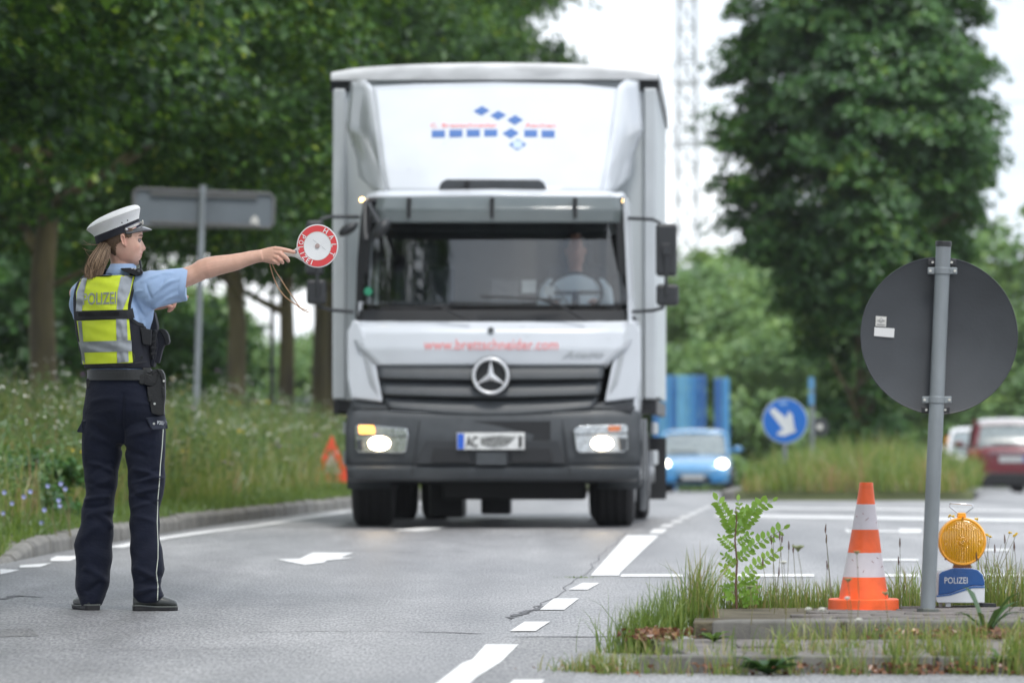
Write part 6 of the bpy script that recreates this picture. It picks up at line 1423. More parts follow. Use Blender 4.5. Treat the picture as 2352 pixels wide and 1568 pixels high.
n4 = N(t_, 'ShaderNodeTexNoise'); n4.inputs['Scale'].default_value = 160; bp_ = N(t_, 'ShaderNodeBump'); bp_.inputs['Strength'].default_value = .15; bp_.inputs['Distance'].default_value = .002; t_.links.new(tcc.outputs['Object'], n4.inputs['Vector']); t_.links.new(n4.outputs['Fac'], bp_.inputs['Height']); t_.links.new(bp_.outputs['Normal'], bs2.inputs['Normal'])
M_SKO = m; body.data.materials.append(m); remesh(body, .0030, 1)
me = body.data; co = np.zeros(len(me.vertices) * 3); me.vertices.foreach_get('co', co); co = co.reshape(-1, 3) + np.array(off_.location)
vx = CX + co[:, 0] / co[:, 1] * F_PX; vy = HZ - (co[:, 2] - CAM_H) / co[:, 1] * F_PX
bl = np.zeros(len(co)); g2_ = lambda x, y, sx, sy, a: a * np.exp(-((vx - x) / sx) ** 2 - ((vy - y) / sy) ** 2)
bl += g2_(326, 583, 4, 2.6, .95) + g2_(326, 589, 4, 2.4, .95) + g2_(312, 570, 12, 9, .22) + g2_(287, 553, 8, 16, .35) + g2_(334, 571, 4, 5, .3) + g2_(285, 595, 16, 18, .3) + g2_(640, 590, 22, 16, .18) + g2_(395, 700, 40, 25, .35) + g2_(676, 579, 4, 4, .35) + g2_(476, 612, 18, 14, .12)
a_ = me.attributes.new('blush', 'FLOAT', 'POINT'); a_.data.foreach_set('value', np.clip(bl, 0, 1).astype(np.float32))
# eye, lashes, brow
M_EW = mat('eye_white_shaded', (.30, .25, .23), .35); M_EI = mat('eye_iris', (.08, .06, .04), .15); M_BRW = mat('brow_brown', (.12, .07, .045), .8)  # eye white darkened, the shadow over the eye is in its colour
for s_ in (-1, 1):
    ec = W(317.5, 552.3, -.005 + s_ * .030); b = MB(); b.ball(ec, .0115, 16, 12); e = b.build('eye', M_EW, off_, world=True)
    b = MB(); b.ball(ec + Vector((.0088, s_ * .001, 0)), .0052, 12, 8, (.6, 1, 1)); b.build('iris', M_EI, e, world=True)
    b = MB(); b.tube([W(314.5, 550.6, -.005 + s_ * .041), W(319.5, 548.8, -.005 + s_ * .036), W(323.8, 549.0, -.005 + s_ * .028), W(325.2, 550.8, -.005 + s_ * .020)], [.0010, .0018, .0022, .0012], 6); b.build('eyelid', M_BRW, off_, world=True)
    b = MB(); b.tube([W(315, 543.4, -.005 + s_ * .050), W(321.5, 540.2, -.005 + s_ * .042), W(326.8, 540.6, -.005 + s_ * .030), W(328.8, 543.0, -.005 + s_ * .016)], [.0012, .0024, .0028, .0018], 6); b.build('eyebrow', M_BRW, off_, world=True)

# ---- trousers
tr = MB()
tr.loft([tring(y, a, b_, k, dy, n=48, pw=2.3, th=t2) for y, a, b_, k, dy, t2 in ((856, 206, 350, .70, 0, TH), (870, 205, 351, .72, 0, TH), (890, 200, 358, .74, 0, TH), (919, 196, 370, .74, .0, TH), (945, 191, 377, .70, .005, TH * .9), (968, 189, 380, .62, .01, TH * .75), (988, 188, 381, .52, .012, TH * .5), (1005, 190, 379, .42, .012, TH * .3), (1020, 200, 368, .30, .012, 0))])
def leg(rows):
    tr.loft([ell(tuple(W((a + c) / 2, y, dy)), px((c - a) / 2), ry, 32, 0, 2.3) for y, a, c, ry, dy in rows])
leg([(945, 205, 280, .085, .04), (965, 194, 290, .105, .045), (990, 189, 288, .108, .05), (1015, 187.6, 285, .102, .055), (1040, 187.5, 281.5, .094, .055), (1060, 189.5, 277, .086, .055), (1083, 192, 272.5, .084, .05), (1116, 196.5, 268.5, .080, .05), (1135, 196, 266, .078, .05), (1149, 192.5, 263.5, .077, .05), (1166, 188.5, 261, .078, .05), (1182, 186.5, 259.6, .080, .05), (1205, 184, 260.5, .082, .05), (1230, 176.5, 260, .084, .055),
     (1250, 170, 259, .086, .06), (1268, 170.5, 258.5, .085, .06), (1291, 176, 256.5, .082, .06), (1312, 173.5, 254.5, .080, .06), (1331, 171.3, 252, .082, .06), (1350, 174, 248.5, .080, .06), (1370, 178.5, 243, .076, .06), (1386, 184, 234, .066, .055), (1390, 188, 231, .060, .055)])
leg([(945, 290, 368, .085, -.02), (965, 282, 377, .108, -.025), (990, 282, 381, .112, -.03), (1015, 284, 380.5, .104, -.03), (1035, 285.5, 380, .095, -.03), (1060, 289.5, 379, .086, -.03), (1083, 294, 378.5, .082, -.03), (1100, 294, 379.5, .080, -.03), (1115, 292.5, 380, .080, -.03), (1133, 295.5, 375.5, .078, -.03), (1149, 296.5, 370, .077, -.03), (1166, 297.2, 367.2, .077, -.03), (1182, 298.5, 366.5, .078, -.03), (1199, 297.6, 366, .080, -.03),
     (1220, 298.4, 366.5, .080, -.03), (1245, 299.2, 368.5, .082, -.03), (1270, 299.4, 373.5, .084, -.03), (1290, 300.4, 377.5, .086, -.03), (1306, 302, 378.2, .085, -.03), (1320, 303.6, 373.5, .082, -.03), (1336, 304.8, 368.4, .080, -.03), (1352, 306, 371.5, .078, -.03), (1368, 307, 376.5, .076, -.03), (1379, 307.5, 369, .070, -.03), (1383, 309, 364, .062, -.03)])
M_TR = mat('navy_cloth', (.0055, .0082, .021), .85, var=.10, vs=10, bump=.6, bs=16, bdist=.012, sheen=.04, stretch=(1, 1, 1.6), spec=.25)
tro = tr.build('trousers', M_TR, off_, world=True); remesh(tro, .0052, 7)
def folds(o, fn):
    me = o.data; n = len(me.vertices); co = np.zeros(n * 3); me.vertices.foreach_get('co', co); co = co.reshape(-1, 3); no = np.zeros(n * 3); me.vertices.foreach_get('normal', no); no = no.reshape(-1, 3)
    M = ROOTM[o.name]; w_ = co + np.array(M.translation); vx = CX + w_[:, 0] / w_[:, 1] * F_PX; vy = HZ - (w_[:, 2] - CAM_H) / w_[:, 1] * F_PX
    d = fn(vx, vy, w_); me.vertices.foreach_set('co', (co + no * d[:, None]).ravel()); me.update()
def ridge(vx, vy, x0, y0, x1, y1, wd, amp):
    dx, dy = x1 - x0, y1 - y0; L = math.hypot(dx, dy); u = ((vx - x0) * dx + (vy - y0) * dy) / L; v = (-(vx - x0) * dy + (vy - y0) * dx) / L
    v = v + 6 * np.sin(u / L * math.pi) * (1 if amp > 0 else -1) * .6
    e = np.clip(1 - (2 * u / L - 1) ** 4, 0, 1) * ((u > 0) & (u < L)); return amp * np.exp(-(v / wd) ** 2) * e
def trouser_folds(vx, vy, w_):
    d = np.zeros(len(vx))
    for r in [(200, 1062, 262, 1085, 5, .006), (262, 1060, 205, 1092, 5, -.004), (195, 1105, 262, 1122, 6, -.006), (262, 1095, 200, 1118, 6, .005), (192, 1150, 255, 1140, 5, .008), (188, 1164, 258, 1156, 5, -.006), (196, 1186, 262, 1172, 6, .006), (225, 1180, 258, 1215, 7, .008), (180, 1250, 235, 1200, 8, .004),
              (300, 1075, 372, 1100, 6, .006), (370, 1078, 305, 1112, 6, -.006), (300, 1110, 378, 1096, 5, .007), (300, 1142, 372, 1118, 6, .007), (298, 1128, 368, 1158, 6, -.006), (300, 1170, 366, 1150, 5, .005), (302, 1185, 362, 1200, 6, .004), (305, 1300, 372, 1340, 7, .007), (310, 1345, 372, 1318, 7, -.006), (312, 1362, 372, 1350, 5, .006), (250, 1010, 340, 1050, 7, -.006), (290, 1005, 372, 985, 6, .004),
              (205, 1000, 280, 1030, 8, .005), (195, 960, 270, 990, 9, .004), (190, 1300, 245, 1335, 8, .006), (195, 1360, 235, 1330, 7, -.005), (300, 925, 372, 935, 5, .003), (205, 925, 270, 915, 6, .003), (283, 900, 283, 1020, 5, -.006)]: d += 1.6 * ridge(vx, vy, *r)
    d += .0022 * np.sin(vy * .11 + vx * .05 + 2 * np.sin(vx * .04)) * np.clip((vy - 1040) / 60, 0, 1); return d
folds(tro, trouser_folds)
tcast = caster([tro])
def strip_on(name, pts, wd, m, cast, parent=None, off=.002, sub=6):
    b = MB(); V = []; fine = []
    for a, c in zip(pts, pts[1:]):
        for k in range(sub): f = k / sub; fine.append((a[0] + (c[0] - a[0]) * f, a[1] + (c[1] - a[1]) * f))
    fine.append(pts[-1])
    for i, p in enumerate(fine):
        q, r = fine[min(i + 1, len(fine) - 1)], fine[max(i - 1, 0)]; dx, dy = q[0] - r[0], q[1] - r[1]; L = math.hypot(dx, dy) or 1; nx, ny = -dy / L * wd / 2, dx / L * wd / 2
        V += [cast(p[0] + nx, p[1] + ny, off), cast(p[0] - nx, p[1] - ny, off)]
    return mesh_from(name, V, [(2 * i, 2 * i + 1, 2 * i + 3, 2 * i + 2) for i in range(len(fine) - 1)], m, parent or off_, True)
def grid_on(name, quad, m, cast, parent=None, off=.003, nu=10, nv=10, solid=0, fb=25.2):
    """a cloth panel laid on the surface below it: bilinear patch of picture-measured corners"""
    (a, b_, c, d) = quad; V = []
    for j in range(nv + 1):
        for i in range(nu + 1):
            u, v = i / nu, j / nv; x = (a[0] * (1 - u) + b_[0] * u) * (1 - v) + (d[0] * (1 - u) + c[0] * u) * v; y = (a[1] * (1 - u) + b_[1] * u) * (1 - v) + (d[1] * (1 - u) + c[1] * u) * v; V.append(cast(x, y, off, fb))
    o = mesh_from(name, V, [(j * (nu + 1) + i, j * (nu + 1) + i + 1, (j + 1) * (nu + 1) + i + 1, (j + 1) * (nu + 1) + i) for j in range(nv) for i in range(nu)], m, parent or off_, True, smooth=True)
    if solid: md = o.modifiers.new('s', 'SOLIDIFY'); md.thickness = solid; md.offset = 0
    return o
def Z2(x, y): return (114.8 + .3295 * x, 918.8 + .3295 * y)
def Z1(x, y): return (114.8 + .3478 * x, 430.7 + .3478 * y)
def Z3(x, y): return (275.6 + .2198 * x, 660.4 + .2198 * y)
M_PIPE = mat('silver_piping', (.55, .58, .50), .5)
strip_on('piping', [Z2(*p) for p in ((790, 200), (782, 330), (770, 450), (764, 560), (753, 680), (748, 850), (754, 1000), (753, 1100), (742, 1200), (753, 1290), (750, 1393))], 1.9, M_PIPE, tcast, tro)
M_NV2 = mat('navy_flap', (.014, .019, .036), .85, bump=.2, bs=60)
flp = grid_on('pocket_flap', [Z2(668, 122), Z2(800, 108), Z2(822, 196), Z2(712, 208)], M_NV2, tcast, off=.007, solid=.004, parent=tro)
lettering('lettering', 'POLIZEI', mat('flap_lettering', (.60, .62, .62), .5), flp, lambda u, v: tcast(*Z2(748 + 68 * u, 168 + 6 * u - 27 * v), .0115), .03)
b = MB(); q = tcast(*Z2(725, 163), .010); b.tube([q, q + Vector((0, -.004, 0))], .0052, 12); b.build('snap_button', mat('snap_metal', (.5, .49, .46), .35, .8), flp, world=True)
grid_on('pocket_flap', [Z2(226, 138), Z2(250, 142), Z2(232, 224), Z2(202, 224)], M_NV2, tcast, off=.006, solid=.004, parent=tro, nu=4)
b = MB(); b.prism([W(*Z2(*p), .03) for p in ((228, 140), (205, 180), (187, 215), (192, 223), (212, 222), (232, 190))], (0, .07, 0)); b.build('pocket_flap', M_NV2, tro, world=True, bevel=.003)
for pl in ([Z1(280, 1335), Z1(375, 1345)], [Z1(430, 1345), Z1(555, 1325)]): strip_on('pocket_seam', pl, 1.0, M_TR, tcast, tro, off=.0035)

# ---- shoes
M_SH = mat('shoe_leather', (.022, .026, .024), .35, var=.2, vs=40, bump=.2, bs=90, coat=.3); M_SOLE = mat('shoe_sole', (.016, .016, .018), .7); M_WELT = mat('shoe_welt', (.12, .13, .12), .5)
def shoe(stations, along):
    sh_ = MB(); so_ = MB(); we = MB(); rs_, ss_, ws_ = [], [], []
    for c, hw, z0, z1, sole in stations:
        c = Vector(c); sd_ = Vector((-along.y, along.x, 0)); n = 20; r = []
        for k in range(n):
            a = 2 * math.pi * k / n; u = math.copysign(abs(math.cos(a)) ** .85, math.cos(a)); v = math.sin(a); r.append(c + sd_ * u * hw * (1 - .18 * max(0, v)) + Vector((0, 0, z0 + (z1 - z0) * (.5 + .5 * math.copysign(abs(v) ** .8, v)))))
        rs_.append(r); ss_.append([c + sd_ * u * (hw + .003) + Vector((0, 0, v)) for u, v in ((-.9, 0), (.9, 0), (1, .006), (1, sole), (-1, sole), (-1, .006))]); ws_.append([c + sd_ * u * (hw + .005) + Vector((0, 0, v)) for u, v in ((-1, sole), (1, sole), (1, sole + .005), (-1, sole + .005))])
    sh_.loft(rs_); so_.loft(ss_, sm=False); we.loft(ws_, sm=False); o = sh_.build('shoe', M_SH, off_, world=True); md = o.modifiers.new('s', 'SUBSURF'); md.levels = md.render_levels = 1
    so_.build('sole', M_SOLE, o, world=True, bevel=.002); we.build('welt', M_WELT, o, world=True)
def gpt(x, dy): p = W(x, 1400, dy); return Vector((p.x, p.y, 0))
al = Vector((.985, .17, 0)); p0 = gpt(305, -.055); L = px(103)
st_ = []
for f, hw, z1, so2 in ((0, .020, .062, .020), (.04, .029, .070, .022), (.15, .034, .075, .022), (.35, .034, .080, .018), (.5, .037, .078, .016), (.66, .042, .066, .016), (.8, .043, .058, .016), (.92, .036, .050, .016), (.98, .024, .042, .016), (1, .012, .034, .016)): st_.append((p0 + al * L * f, hw, .012, z1, so2))
shoe(st_, al)
al2 = Vector((-.30, .954, 0)); p0 = gpt(214, -.01); st_ = []
for f, hw, z1, so2 in ((0, .022, .055, .022), (.04, .031, .070, .022), (.15, .035, .078, .022), (.35, .036, .082, .018), (.5, .040, .078, .016), (.66, .045, .066, .016), (.8, .046, .058, .016), (.92, .038, .050, .016), (1, .014, .034, .016)): st_.append((p0 + al2 * .26 * f, hw, .012, z1, so2))
shoe(st_, al2)

# ---- shirt with short sleeves
shb = MB()
TOR = [(868, 207, 349), (850, 209, 345), (830, 206, 337), (800, 197, 332), (770, 190, 329), (745, 185, 331), (715, 181, 326), (690, 180, 320), (665, 184, 318), (650, 190, 316), (640, 203, 312), (632, 225, 305), (626, 243, 300)]
shb.loft([tring(y, a, c, k=.68 if y < 840 else .70) for y, a, c in TOR])
# collar
shb.loft([ell(tuple(W(x, y, -.005)), px(rx), px(ry), 28) for x, y, rx, ry in ((279, 644, 42, 38), (279, 630, 36, 33), (281, 615, 30.5, 29), (283, 606, 28.5, 28))])
addc(shb, chain([(308, 668, 30, -.045), (325, 664, 38.5, -.062), (345, 663, 42.2, -.078), (358, 664, 43.0, -.085), (375, 661, 41.5, -.09), (395, 657, 39.8, -.095), (412, 654.5, 38.8, -.10), (426, 653, 38.3, -.10)], 28, up=(0, 0, 1), flat=.82))
addc(shb, chain([(205, 668, 34, .06), (192, 676, 32, .10), (188, 700, 30, .16), (196, 722, 29, .20)], 24))
addc(shb, chain([(325, 690, 30, -.05), (328, 720, 26, -.045), (318, 750, 30, -.03)], 20))
shirt = shb.build('shirt', M_SHIRT, off_, world=True); remesh(shirt, .0050, 3)
def shirt_folds(vx, vy, w_):
    d = np.zeros(len(vx))
    for r in [(330, 700, 400, 640, 4, .005), (335, 720, 412, 672, 4, .005), (340, 690, 380, 640, 3.5, -.004), (350, 706, 418, 690, 3.5, .004), (322, 650, 370, 632, 4, .003), (310, 690, 336, 730, 4, -.005), (304, 676, 330, 668, 3, .004), (330, 735, 318, 770, 4, .005), (365, 660, 420, 640, 4, .003), (345, 640, 400, 626, 3, .003), (335, 648, 352, 690, 3, -.004),
              (225, 838, 300, 850, 3, .004), (290, 850, 340, 838, 3.5, .006), (300, 838, 345, 850, 3, -.005), (170, 660, 182, 690, 3, .004)]: d += 1.5 * ridge(vx, vy, *r)
    d += .0012 * np.sin(vx * .17 + vy * .22) * np.sin(vy * .07 + 1)
    # hollow the sleeve mouth so the arm leaves a cuff
    cuff = (vx > 421) ; d = np.where(cuff & (np.hypot(w_[:, 1] - (YO - .10), 0) < 1), d, d)
    return d
folds(shirt, shirt_folds)
# sleeve hem: a short open ring of cloth standing round the arm
cb_ = MB(); rg_ = []
for x, ytop, ybot in ((416, 615.5, 692), (424, 614.5, 691.8), (431.5, 614.2, 690.6), (431.0, 616.0, 689.0), (421, 618, 688)):
    yc_, hh_ = (ytop + ybot) / 2, (ybot - ytop) / 2; xx = x; rg_.append([W(xx - 7.5 * (1 - math.cos(a)) * .5 * 1.2, yc_ - hh_ * math.cos(a), -.10 + px(hh_) * .88 * math.sin(a)) for a in np.linspace(0, 2 * math.pi, 37)[:-1]])
cb_.loft(rg_, cap=False); cb_.build('sleeve_hem', M_SHIRT, shirt, world=True)
# collar fold
co_ = MB(); rg_ = [ell(tuple(W(x, y, -.006)), px(rx), px(ry), 36, 0) for x, y, rx, ry in ((283, 606, 29.2, 28.6), (281, 616, 32.5, 31), (279, 627, 38, 35), (278.5, 629, 37, 34))]
co_.loft(rg_, cap=False); cc_ = co_.build('collar', M_SHIRT, shirt, world=True)

# ---- protective vest
M_VB = mat('vest_navy', (.010, .011, .020), .85, var=.15, vs=20, bump=.25, bs=50, bdist=.006); M_STRAP = mat('vest_strap', (.008, .009, .012), .7, var=.2, vs=40)
M_YEL = mat('reflective_yellow', (.67, .80, .035), .6, var=.03, vs=12, bump=.22, bs=24, bdist=.008, emit=None); M_SIL = mat('reflective_silver', (.30, .32, .34), .32, .35, var=.14, vs=18, bump=.25, bs=26, bdist=.008)
VR = [(846, 201, 341), (830, 196, 340), (805, 189, 338), (780, 184, 336), (750, 178, 334), (730, 175.5, 331), (705, 174, 326), (685, 173.5, 322), (665, 177, 319), (650, 182, 318), (640, 189, 317), (633, 197, 315)]
vb = MB(); rings = [tring(y, a, c, k=.74, n=96, grow=.010) for y, a, c in VR]; n = 96
arm_r = [(315.5, 626), (314.8, 636), (308, 660), (303.5, 680), (299.5, 700), (299, 712), (301, 724), (306, 734), (318, 742), (332, 746.5), (341, 752), (346, 760)]
def rightcut(x, y): xa = float(np.interp(y, [p[1] for p in arm_r], [p[0] for p in arm_r])); return x > xa
V = [p for r in rings for p in r]; Fc = []
for j in range(len(rings) - 1):
    for k in range(n): Fc.append((j * n + k, j * n + (k + 1) % n, (j + 1) * n + (k + 1) % n, (j + 1) * n + k))
bmv = bmesh.new(); vs_ = [bmv.verts.new(p) for p in V]; [bmv.faces.new([vs_[i] for i in f]) for f in Fc]
bmesh.ops.subdivide_edges(bmv, edges=[e for e in bmv.edges if abs(e.verts[0].co.z - e.verts[1].co.z) > .002], cuts=3, use_grid_fill=True)
dele = []
cV = sum((v.co for v in bmv.verts), Vector()) / len(bmv.verts); rgt = Vector((math.cos(TH), -math.sin(TH), 0)); fwd = Vector((math.sin(TH), math.cos(TH), 0))
for f in bmv.faces:
    c = f.calc_center_median(); x = CX + c.x / c.y * F_PX; y = HZ - (c.z - CAM_H) / c.y * F_PX; sd_ = (c - cV).dot(rgt); fw = (c - cV).dot(fwd)
    if y < 750:
        if c.y < YO - .0 and rightcut(x, y): dele.append(f)
        elif c.y >= YO and abs(sd_) > .125 and abs(fw) < .12: dele.append(f)
        elif sd_ < -.135 and abs(fw) < .055 and y < 735: dele.append(f)
bmesh.ops.delete(bmv, geom=dele, context='FACES'); mev = bpy.data.meshes.new('vest'); bmv.to_mesh(mev); bmv.free()
vest = bpy.data.objects.new('vest', mev); mev.materials.append(M_VB); link(vest, off_); mev.transform(ROOTM[vest.name].inverted()); mev.polygons.foreach_set('use_smooth', np.ones(len(mev.polygons), bool))
md = vest.modifiers.new('s', 'SOLIDIFY'); md.thickness = .010; md.offset = -1
b = MB(); b.loft([tring(y, a, c, k=.74, n=60, grow=.0085) for y, a, c in [r for r in VR if True]]) ; tmp = b.build('tmp_cast', None, off_, world=True); vc0 = caster([tmp]); bpy.data.objects.remove(tmp)
def vc(x, y, off=.003, fb=25.2): return vc0(x, y, off + .0045 + .0016 * (math.sin(x * .16 + y * .09) + math.sin(y * .23 - x * .07 + 1) + .7 * math.sin(x * .35 - y * .12)), YO)
# shoulder yokes
for pts in ([(197, 634, .03), (214, 626, .0), (240, 626, -.02), (252, 632, .02), (258, 640, .08)], [(300, 634, -.07), (316, 630, -.06), (322, 634, .0), (322, 644, .06)]):
    b = MB(); b.tube([W(x, y, d) for x, y, d in pts], .022, 10, flat=.45); b.build('shoulder_strap', M_STRAP, vest, world=True)
b = MB(); nk = [(197, 633), (215, 628.5), (235, 631.5), (250, 632), (262, 629.5), (275, 620.5), (281, 616)]
strip_on('neck_binding', [(192, 636), (205, 632.5), (220, 631), (240, 632.5), (252, 631.5), (264, 628.5), (276, 621)], 3.0, M_STRAP, lambda x, y, off, fb=25.2: vc(x, y, .012), vest)
strip_on('armhole_binding', [(p[0] - 2.0, p[1] + .5) for p in arm_r], 7.0, M_STRAP, vc, vest, off=.004)
# upper and lower back panels with reflective stripes
PN = []
def pan(q, m, off=.004, nm='reflective_panel'): return grid_on(nm, [Z1(*p) for p in q], m, vc, vest, off, 14, 14)
pan([(262, 572), (462, 548), (562, 575), (545, 640)] if False else (240, 590), M_YEL) if False else None
pan([(205, 598), (572, 570), (545, 680), (172, 690)], M_YEL, .003); pan([(172, 690), (545, 680), (520, 806), (176, 814)], M_YEL, .003)
pan([(185, 640), (232, 598), (212, 816), (170, 818)] if False else [(212, 600), (246, 592), (226, 690), (178, 690)], M_SIL, .0055, 'reflective_stripe')
pan([(178, 690), (226, 690), (210, 816), (170, 816)], M_SIL, .0055, 'reflective_stripe')
pan([(476, 554), (550, 572), (528, 690), (446, 690)], M_SIL, .0055, 'reflective_stripe'); pan([(446, 690), (528, 690), (480, 806), (440, 806)], M_SIL, .0055, 'reflective_stripe')
pan([(172, 816), (500, 812), (520, 866), (178, 872)], M_STRAP, .009, 'back_strap'); pan([(500, 812), (546, 795), (560, 862), (520, 866)], M_STRAP, .009, 'back_strap')
pan([(188, 850), (456, 846), (456, 822), (188, 825)], mat('strap_velcro', (.005, .005, .006), .95), .0115, 'velcro_patch')
pan([(176, 880), (522, 868), (548, 1156), (218, 1166)], M_YEL, .003)
pan([(184, 882), (208, 881), (232, 1165), (212, 1166)], M_SIL, .0052, 'reflective_stripe'); pan([(436, 868), (506, 866), (520, 1150), (444, 1158)], M_SIL, .0052, 'reflective_stripe')
pan([(188, 1018), (538, 1008), (541, 1080), (205, 1090)], M_SIL, .0070, 'reflective_stripe')
b = vc; lettering('lettering', 'POLIZEI', mat('lettering_reflective_grey', (.30, .33, .27), .4, .2), vest, lambda u, v: vc(*Z1(217 + 220 * u, 777 - 8 * u - (80 + 2 * u) * v), .0085), .018)
strip_on('hem_binding', [Z1(240, 1176), Z1(320, 1180), Z1(450, 1172), Z1(560, 1158), Z1(645, 1146)], 3.6, M_STRAP, vc, vest, off=.006)
b = MB(); q = vc(*Z1(607, 1120), .004); b.tube([q, q + Vector((0, -.005, 0))], .006, 10); b.build('snap_button', M_STRAP, vest, world=True)
strip_on('label_tab', [Z1(548, 1094), Z1(556, 1110), Z1(552, 1145)], 2.0, mat('tab_olive', (.06, .07, .02), .8), vc, vest)
# pouches on the front of the vest, seen from the side
def pouch(name, pts, dy, th, m=M_VB, bev=.012, par=None, conv=Z3):
    b = MB(); b.prism([W(*conv(*p), dy) for p in pts], (0, th, 0)); return b.build(name, m, par or vest, world=True, bevel=bev, seg=4)
pouch('front_panel', [(352, 245), (372, 320), (388, 400), (380, 480), (400, 600), (360, 780), (350, 832), (322, 826), (300, 740), (290, 600), (300, 430), (330, 330)], -.05, .16)
pouch('side_strap', [(205, 412), (330, 440), (320, 605), (238, 592)], -.118, .04, M_STRAP, .004)
pouch('magazine_pouch', [(400, 440), (436, 428), (470, 440), (500, 480), (519, 560), (505, 592), (462, 602), (440, 660), (412, 780), (396, 792), (350, 770), (362, 640), (380, 540)], -.03, .08)
pouch('pouch_flap', [(396, 445), (440, 428), (478, 445), (504, 490), (519, 562), (504, 594), (470, 598), (460, 540), (430, 480)], -.036, .09, M_STRAP, .006)
pouch('magazine_pouch', [(330, 450), (372, 430), (388, 470), (372, 600), (350, 760), (316, 740), (318, 600)], -.062, .05, M_STRAP, .010)
for y in (500, 560, 620, 680): pouch('webbing_loop', [(318, y), (380, y - 6), (376, y + 22), (318, y + 26)], -.069, .012, M_STRAP, .003)
# belt, holster, pistol
M_BLT = mat('belt_leather', (.010, .011, .011), .5, var=.15, vs=40, bump=.15, bs=140); M_HOL = mat('holster_leather', (.006, .0065, .007), .5, var=.2, vs=30, bump=.2, bs=120); M_PST = mat('pistol_polymer', (.008, .0085, .009), .5, var=.2, vs=60)
b = MB(); rings = [tring(y, a, c, k=.735, n=64, grow=g_) for y, a, c, g_ in ((873.5, 206.5, 356, .006), (873, 206.5, 356, .011), (849, 208, 353, .011), (848.5, 208, 353, .006))]; b.loft(rings, cap=False); belt = b.build('belt', M_BLT, off_, world=True)
bc = caster([belt])
for y in (853.5, 869): strip_on('belt_stitching', [(212, y), (250, y + 1), (300, y - .5), (335, y - 2)], .8, mat('stitch_grey', (.05, .052, .055), .8), bc, belt, off=.0015)
pouch('belt_pouch', [Z1(238, 1262), Z1(268, 1258), Z1(266, 1322), Z1(240, 1330)], -.02, .06, M_HOL, .004, belt, lambda x, y: (x, y))
hol = pouch('holster', [(282, 1030), (300, 1040), (335, 1035), (372, 1000), (405, 890), (440, 868), (462, 900), (474, 1060), (472, 1150), (462, 1220), (459, 1325), (432, 1328), (405, 1336), (330, 1310), (308, 1195), (292, 1190)], -.145, .055, M_HOL, .010, off_)
pouch('retention_strap', [(378, 858), (400, 847), (438, 858), (464, 905), (474, 985), (462, 1012), (436, 1014), (430, 960), (415, 905)], -.152, .065, M_HOL, .006, hol)
pouch('holster_ridge', [(430, 1035), (468, 1040), (474, 1148), (450, 1158), (436, 1120)], -.152, .04, M_HOL, .005, hol); pouch('holster_clip', [(296, 1120), (345, 1120), (345, 1185), (300, 1190)], -.152, .03, M_HOL, .005, hol)
for (x, y) in ((459, 974), (362, 1212)): b = MB(); q = W(*Z3(x, y), -.153); b.tube([q, q + Vector((0, -.004, 0))], .0050, 10); b.build('rivet', mat('rivet_steel', (.55, .54, .50), .3, .9), hol, world=True)
pst = pouch('pistol', [(252, 905), (268, 890), (300, 902), (330, 915), (372, 880), (405, 870), (418, 905), (400, 985), (372, 1032), (330, 1036), (268, 1014), (246, 1000)], -.135, .032, M_PST, .004, off_)
pouch('magazine_base', [(200, 915), (252, 905), (262, 930), (250, 1000), (236, 1016), (200, 1005), (195, 960)], -.138, .036, M_PST, .005, pst)
pouch('grip_panel', [(285, 925), (362, 985), (350, 1004), (275, 985)], -.139, .006, mat('grip_rough', (.02, .021, .022), .8), .002, pst)
pouch('slide', [(322, 885), (345, 858), (400, 845), (418, 880), (380, 885), (345, 920)], -.125, .026, M_PST, .004, pst)
pouch('belt_loop', [(232, 838), (318, 838), (332, 870), (318, 900), (240, 880)], -.115, .03, mat('belt_fitting', (.035, .037, .037), .4), .004, off_)

# ---- shoulder flap and radio
def Z7(x, y): return (172.3 + .1465 * x, 447.9 + .1465 * y)
ep = pouch('epaulette', [(705, 1160), (722, 1146), (850, 1140), (1010, 1150), (1042, 1170), (1062, 1220), (1040, 1240), (985, 1262), (940, 1262), (870, 1232), (780, 1205)], -.125, .055, M_STRAP, .005, off_, Z7)
for cx_, cy2, r_ in ((900, 1150, 26), (942, 1158, 26)):
    b = MB(); ring = [];
    for k in range(10): a = 2 * math.pi * k / 10; rr = r_ * (1 if k % 2 == 0 else .5); ring.append(W(*Z7(cx_ + rr * math.cos(a), cy2 + rr * .5 * math.sin(a)), -.1275))
    b.prism(ring, (0, .002, 0)); b.build('rank_star', mat('star_silver', (.65, .65, .66), .4, .4), ep, world=True)
b = MB(); q = W(*Z7(1000, 1188), -.128); b.tube([q, q + Vector((0, -.004, 0))], .0062, 12); b.build('snap_button', mat('snap_dark', (.10, .105, .11), .4, .5), ep, world=True)
rd_ = pouch('radio', [(1005, 1185), (1050, 1180), (1075, 1215), (1062, 1235), (1030, 1262), (1000, 1240)], -.06, .06, M_PST, .004, off_, Z7)
b = MB(); b.tube([W(*Z7(1042, 1215), -.03), W(*Z7(1030, 1120), -.03), W(*Z7(1018, 1035), -.03)], [.0048, .0048, .0052], 10); b.ball(W(*Z7(1018, 1035), -.03), .0052, 8, 6); b.build('antenna', BLACKP, rd_, world=True)
